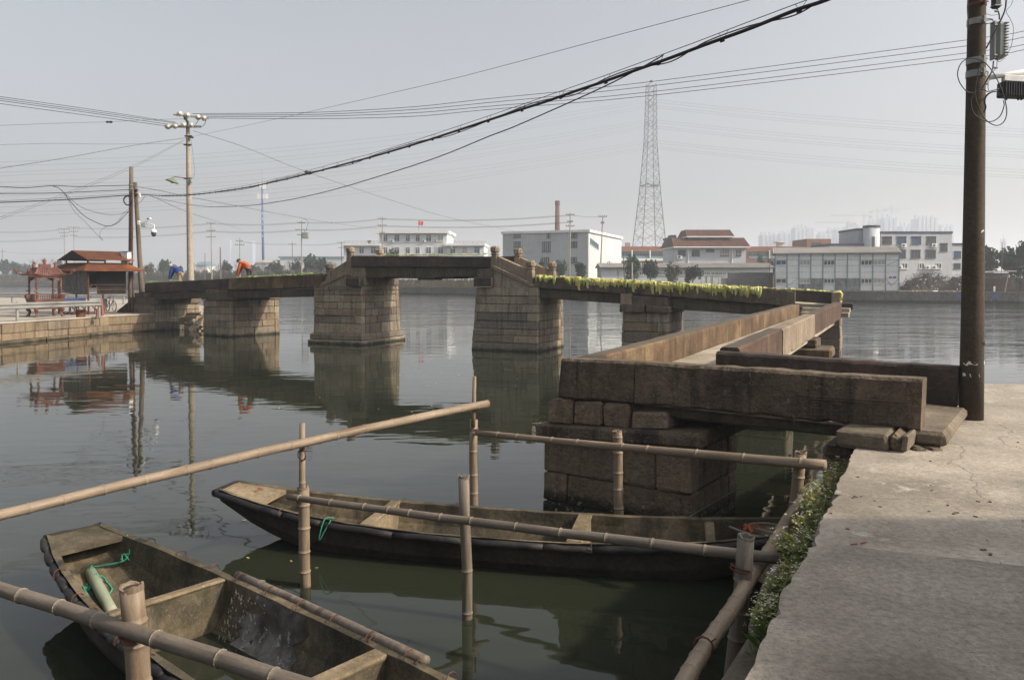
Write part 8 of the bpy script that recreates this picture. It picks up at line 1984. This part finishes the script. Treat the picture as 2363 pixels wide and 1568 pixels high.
def mound(u0, u1, Y, h, mat, label, seed, dens=700):
    r = random.Random(seed); a, b = at(u0, 640, Y), at(u1, 640, Y); mb = MB(); n = 14; L_ = b.x - a.x
    for i in range(n + 1):
        for j in range(6):
            x = a.x + L_*i/n; z = GZ - .1 + h * math.sin(math.pi*i/n)**.7 * math.sin(math.pi*j/5) * r.uniform(.75, 1.1); mb.v.append((x, Y - 3 + 6*j/5, z))
    for i in range(n):
        for j in range(5): mb.f.append((i*6+j, i*6+j+1, (i+1)*6+j+1, (i+1)*6+j))
    T = thing('brush_pile' if dens else 'earth_mound', label, 'mound', ((a.x + b.x)/2, Y, GZ)); mb.build('heap', M[mat], T, fixn=False)
    if dens:
        tw_ = MB()
        for i in range(dens):
            t = r.random(); x = a.x + L_*t; y = Y + r.uniform(-2.6, 1.5); z = GZ + h*math.sin(math.pi*t)**.7*r.uniform(.2, 1.0); d = V(r.gauss(0, 1), r.gauss(0, .5), r.gauss(.2, .5)).normalized()*r.uniform(.3, .9)
            tw_.tube([V(x, y, z), V(x, y, z) + d], .025, 3, False)
        tw_.build('twigs', M['brush'], T)
    return T
mound(2080, 2195, 117, 2.7, 'brush', 'dark heap of cut brush right of the white prefab building', 1, 1100)
mound(2170, 2260, 120, 2.2, 'ground', 'earth heap with litter beside the brush pile', 2, 500)
mound(1495, 1580, 128, 1.3, 'ground', 'low brown earth mound below the half brown tree', 3, 0)
mound(1560, 1625, 127, 1.0, 'ground', 'low brown earth mound below the round dark tree', 4, 0)
r = random.Random(17); mb = MB()
for i in range(130):
    u = r.uniform(2075, 2225); Y = bankY(u) + r.uniform(.4, 3); p = at(u, 640, Y); s = r.uniform(.08, .3); mb.box((p.x, Y, GZ + s*.3), (s, s*.7, s*.6), (r.uniform(-1, 1), r.uniform(-1, 1), 0))
mb.build('rubble', M['rubble'], kind='stuff')
mb = MB()
for i in range(26):
    u = r.uniform(2090, 2225); p = at(u, r.uniform(640, 668), bankY(u) + 3); s = r.uniform(.1, .3); mb.box(p, (s, s*.4, s*.5), (r.uniform(-1, 1), r.uniform(-1, 1), .3))
mb.build('litter', M['paper'], kind='stuff')
p = at(2157, 675, bankY(2157) + .2); mb = MB(); mb.box((p.x, p.y, GZ + .12), (.62, .5, .1), (1, .1, .1)); solo(mb, 'foam_board', M['white'], 'white foam board lying on the coping of the far bank', 'board')
for u0, u1, v0, v1, lb in ((2209, 2220, 679, 684.5, 'blue sign plate on the bank wall just left of the near pole'), (2288, 2300, 681, 686.5, 'blue sign plate over the drain outlet right of the near pole')):
    Y = bankY((u0+u1)/2); a, b = at(u0, v1, Y - .35), at(u1, v0, Y - .35); mb = MB(); mb.box((a + b)/2, (b.x - a.x, .05, b.z - a.z), V(.95, -.25, 0)); o = solo(mb, 'sign', M['bluesign'], lb, 'sign')
    if u0 > 2250:
        c = at(2294, 694, Y - .2); mb = MB(); mb.lathe(c, [(.36, -.3), (.36, .15), (.26, .15), (.26, -.2)], 14, (-.25, -.95, 0)); solo(mb, 'drain_outlet', M['bankwall'], 'round drain outlet in the bank wall below the blue sign', 'drain outlet')
p = at(2294.5, 669, bankY(2294) + 1.5); mb = MB(); mb.box((p.x, p.y, p.z), (.22, .16, 1.0), None, .02); T = solo(mb, 'boundary_post', M['white'], 'short white marker post on the right bank', 'post')
mb = MB(); yy = bankY(2275) + 5; a, b = at(2225, 650, yy), at(2330, 650, yy - 3); mb.bar(V(a.x, a.y, GZ + .9), V(b.x, b.y, GZ + .9), .3, 1.9); solo(mb, 'garden_wall', M['chimney'], 'low brown brick wall on the right bank behind the near pole', 'wall')
B = thing('shack', 'small grey shack under the trees right of the near pole', 'shack', (at(2275, 640, 112).x, 112, GZ)); c = at(2277, 633, 112)
mb = MB(); mb.box((c.x, 112, GZ + 1.3), (4.5, 3, 2.6)); mb.build('wall', M['brickgrey'], B); mb = MB(); mb.box((c.x, 111.6, GZ + 2.75), (5.4, 4.2, .15), (1, 0, .04)); mb.build('roof', M['shedroof'], B)
# litter on the dock and water
r = random.Random(44); mb = MB()
for i in range(60):
    p = on(r.uniform(1900, 2363), r.uniform(1000, 1560), DZ + .004); s = r.uniform(.006, .02); mb.box(p, (s*1.8, s, s*.5), (r.uniform(-1, 1), r.uniform(-1, 1), 0))
mb.build('grit', M['ledge'], kind='stuff')
for u, v, lb in ((1921, 1259, 'left'), (1971, 1254, 'middle'), (1993, 1251, 'right')):
    p = on(u, v, DZ + .008); mb = MB(); mb.box(p, (.05, .009, .006), (r.uniform(.6, 1), r.uniform(-.5, .5), 0)); solo(mb, 'twig_scrap', M['redmark'], f'{lb} red splinter lying on the concrete near the shadow edge', 'splinter')
mb = MB()
for i in range(40):
    u, v = r.choice(((r.uniform(900, 1600), r.uniform(860, 900)), (r.uniform(500, 1100), r.uniform(840, 960)), (r.uniform(560, 760), r.uniform(1130, 1350)))); p = on(u, v, .008); s = r.uniform(.02, .06); a = r.uniform(0, 6.28)
    e = V(math.cos(a), math.sin(a), 0)*s; f = V(-e.y, e.x, 0)*.4; mb.add([p - e, p + f, p + e, p - f], [(0, 1, 2, 3)])
mb.build('floating_leaves', M['leaf_y'], kind='stuff', fixn=False)

# ------------------------------------------------------------------ the air: one closed haze box
mb = MB(); mb.hexa([(-2600, -130, -2.2), (2600, -130, -2.2), (2600, 2800, -2.2), (-2600, 2800, -2.2), (-2600, -130, 122), (2600, -130, 122), (2600, 2800, 122), (-2600, 2800, 122)])
hm = bpy.data.materials.new('haze_air'); hm.use_nodes = True; t = hm.node_tree; t.nodes.remove(t.nodes['Principled BSDF'])
pv = t.nodes.new('ShaderNodeVolumePrincipled'); pv.inputs['Color'].default_value = (0.86, 0.915, 1.0, 1); pv.inputs['Density'].default_value = HAZE_DENSITY; pv.inputs['Anisotropy'].default_value = 0.3
t.links.new(pv.outputs[0], t.nodes['Material Output'].inputs['Volume'])
mb.build('haze', hm, kind='stuff')
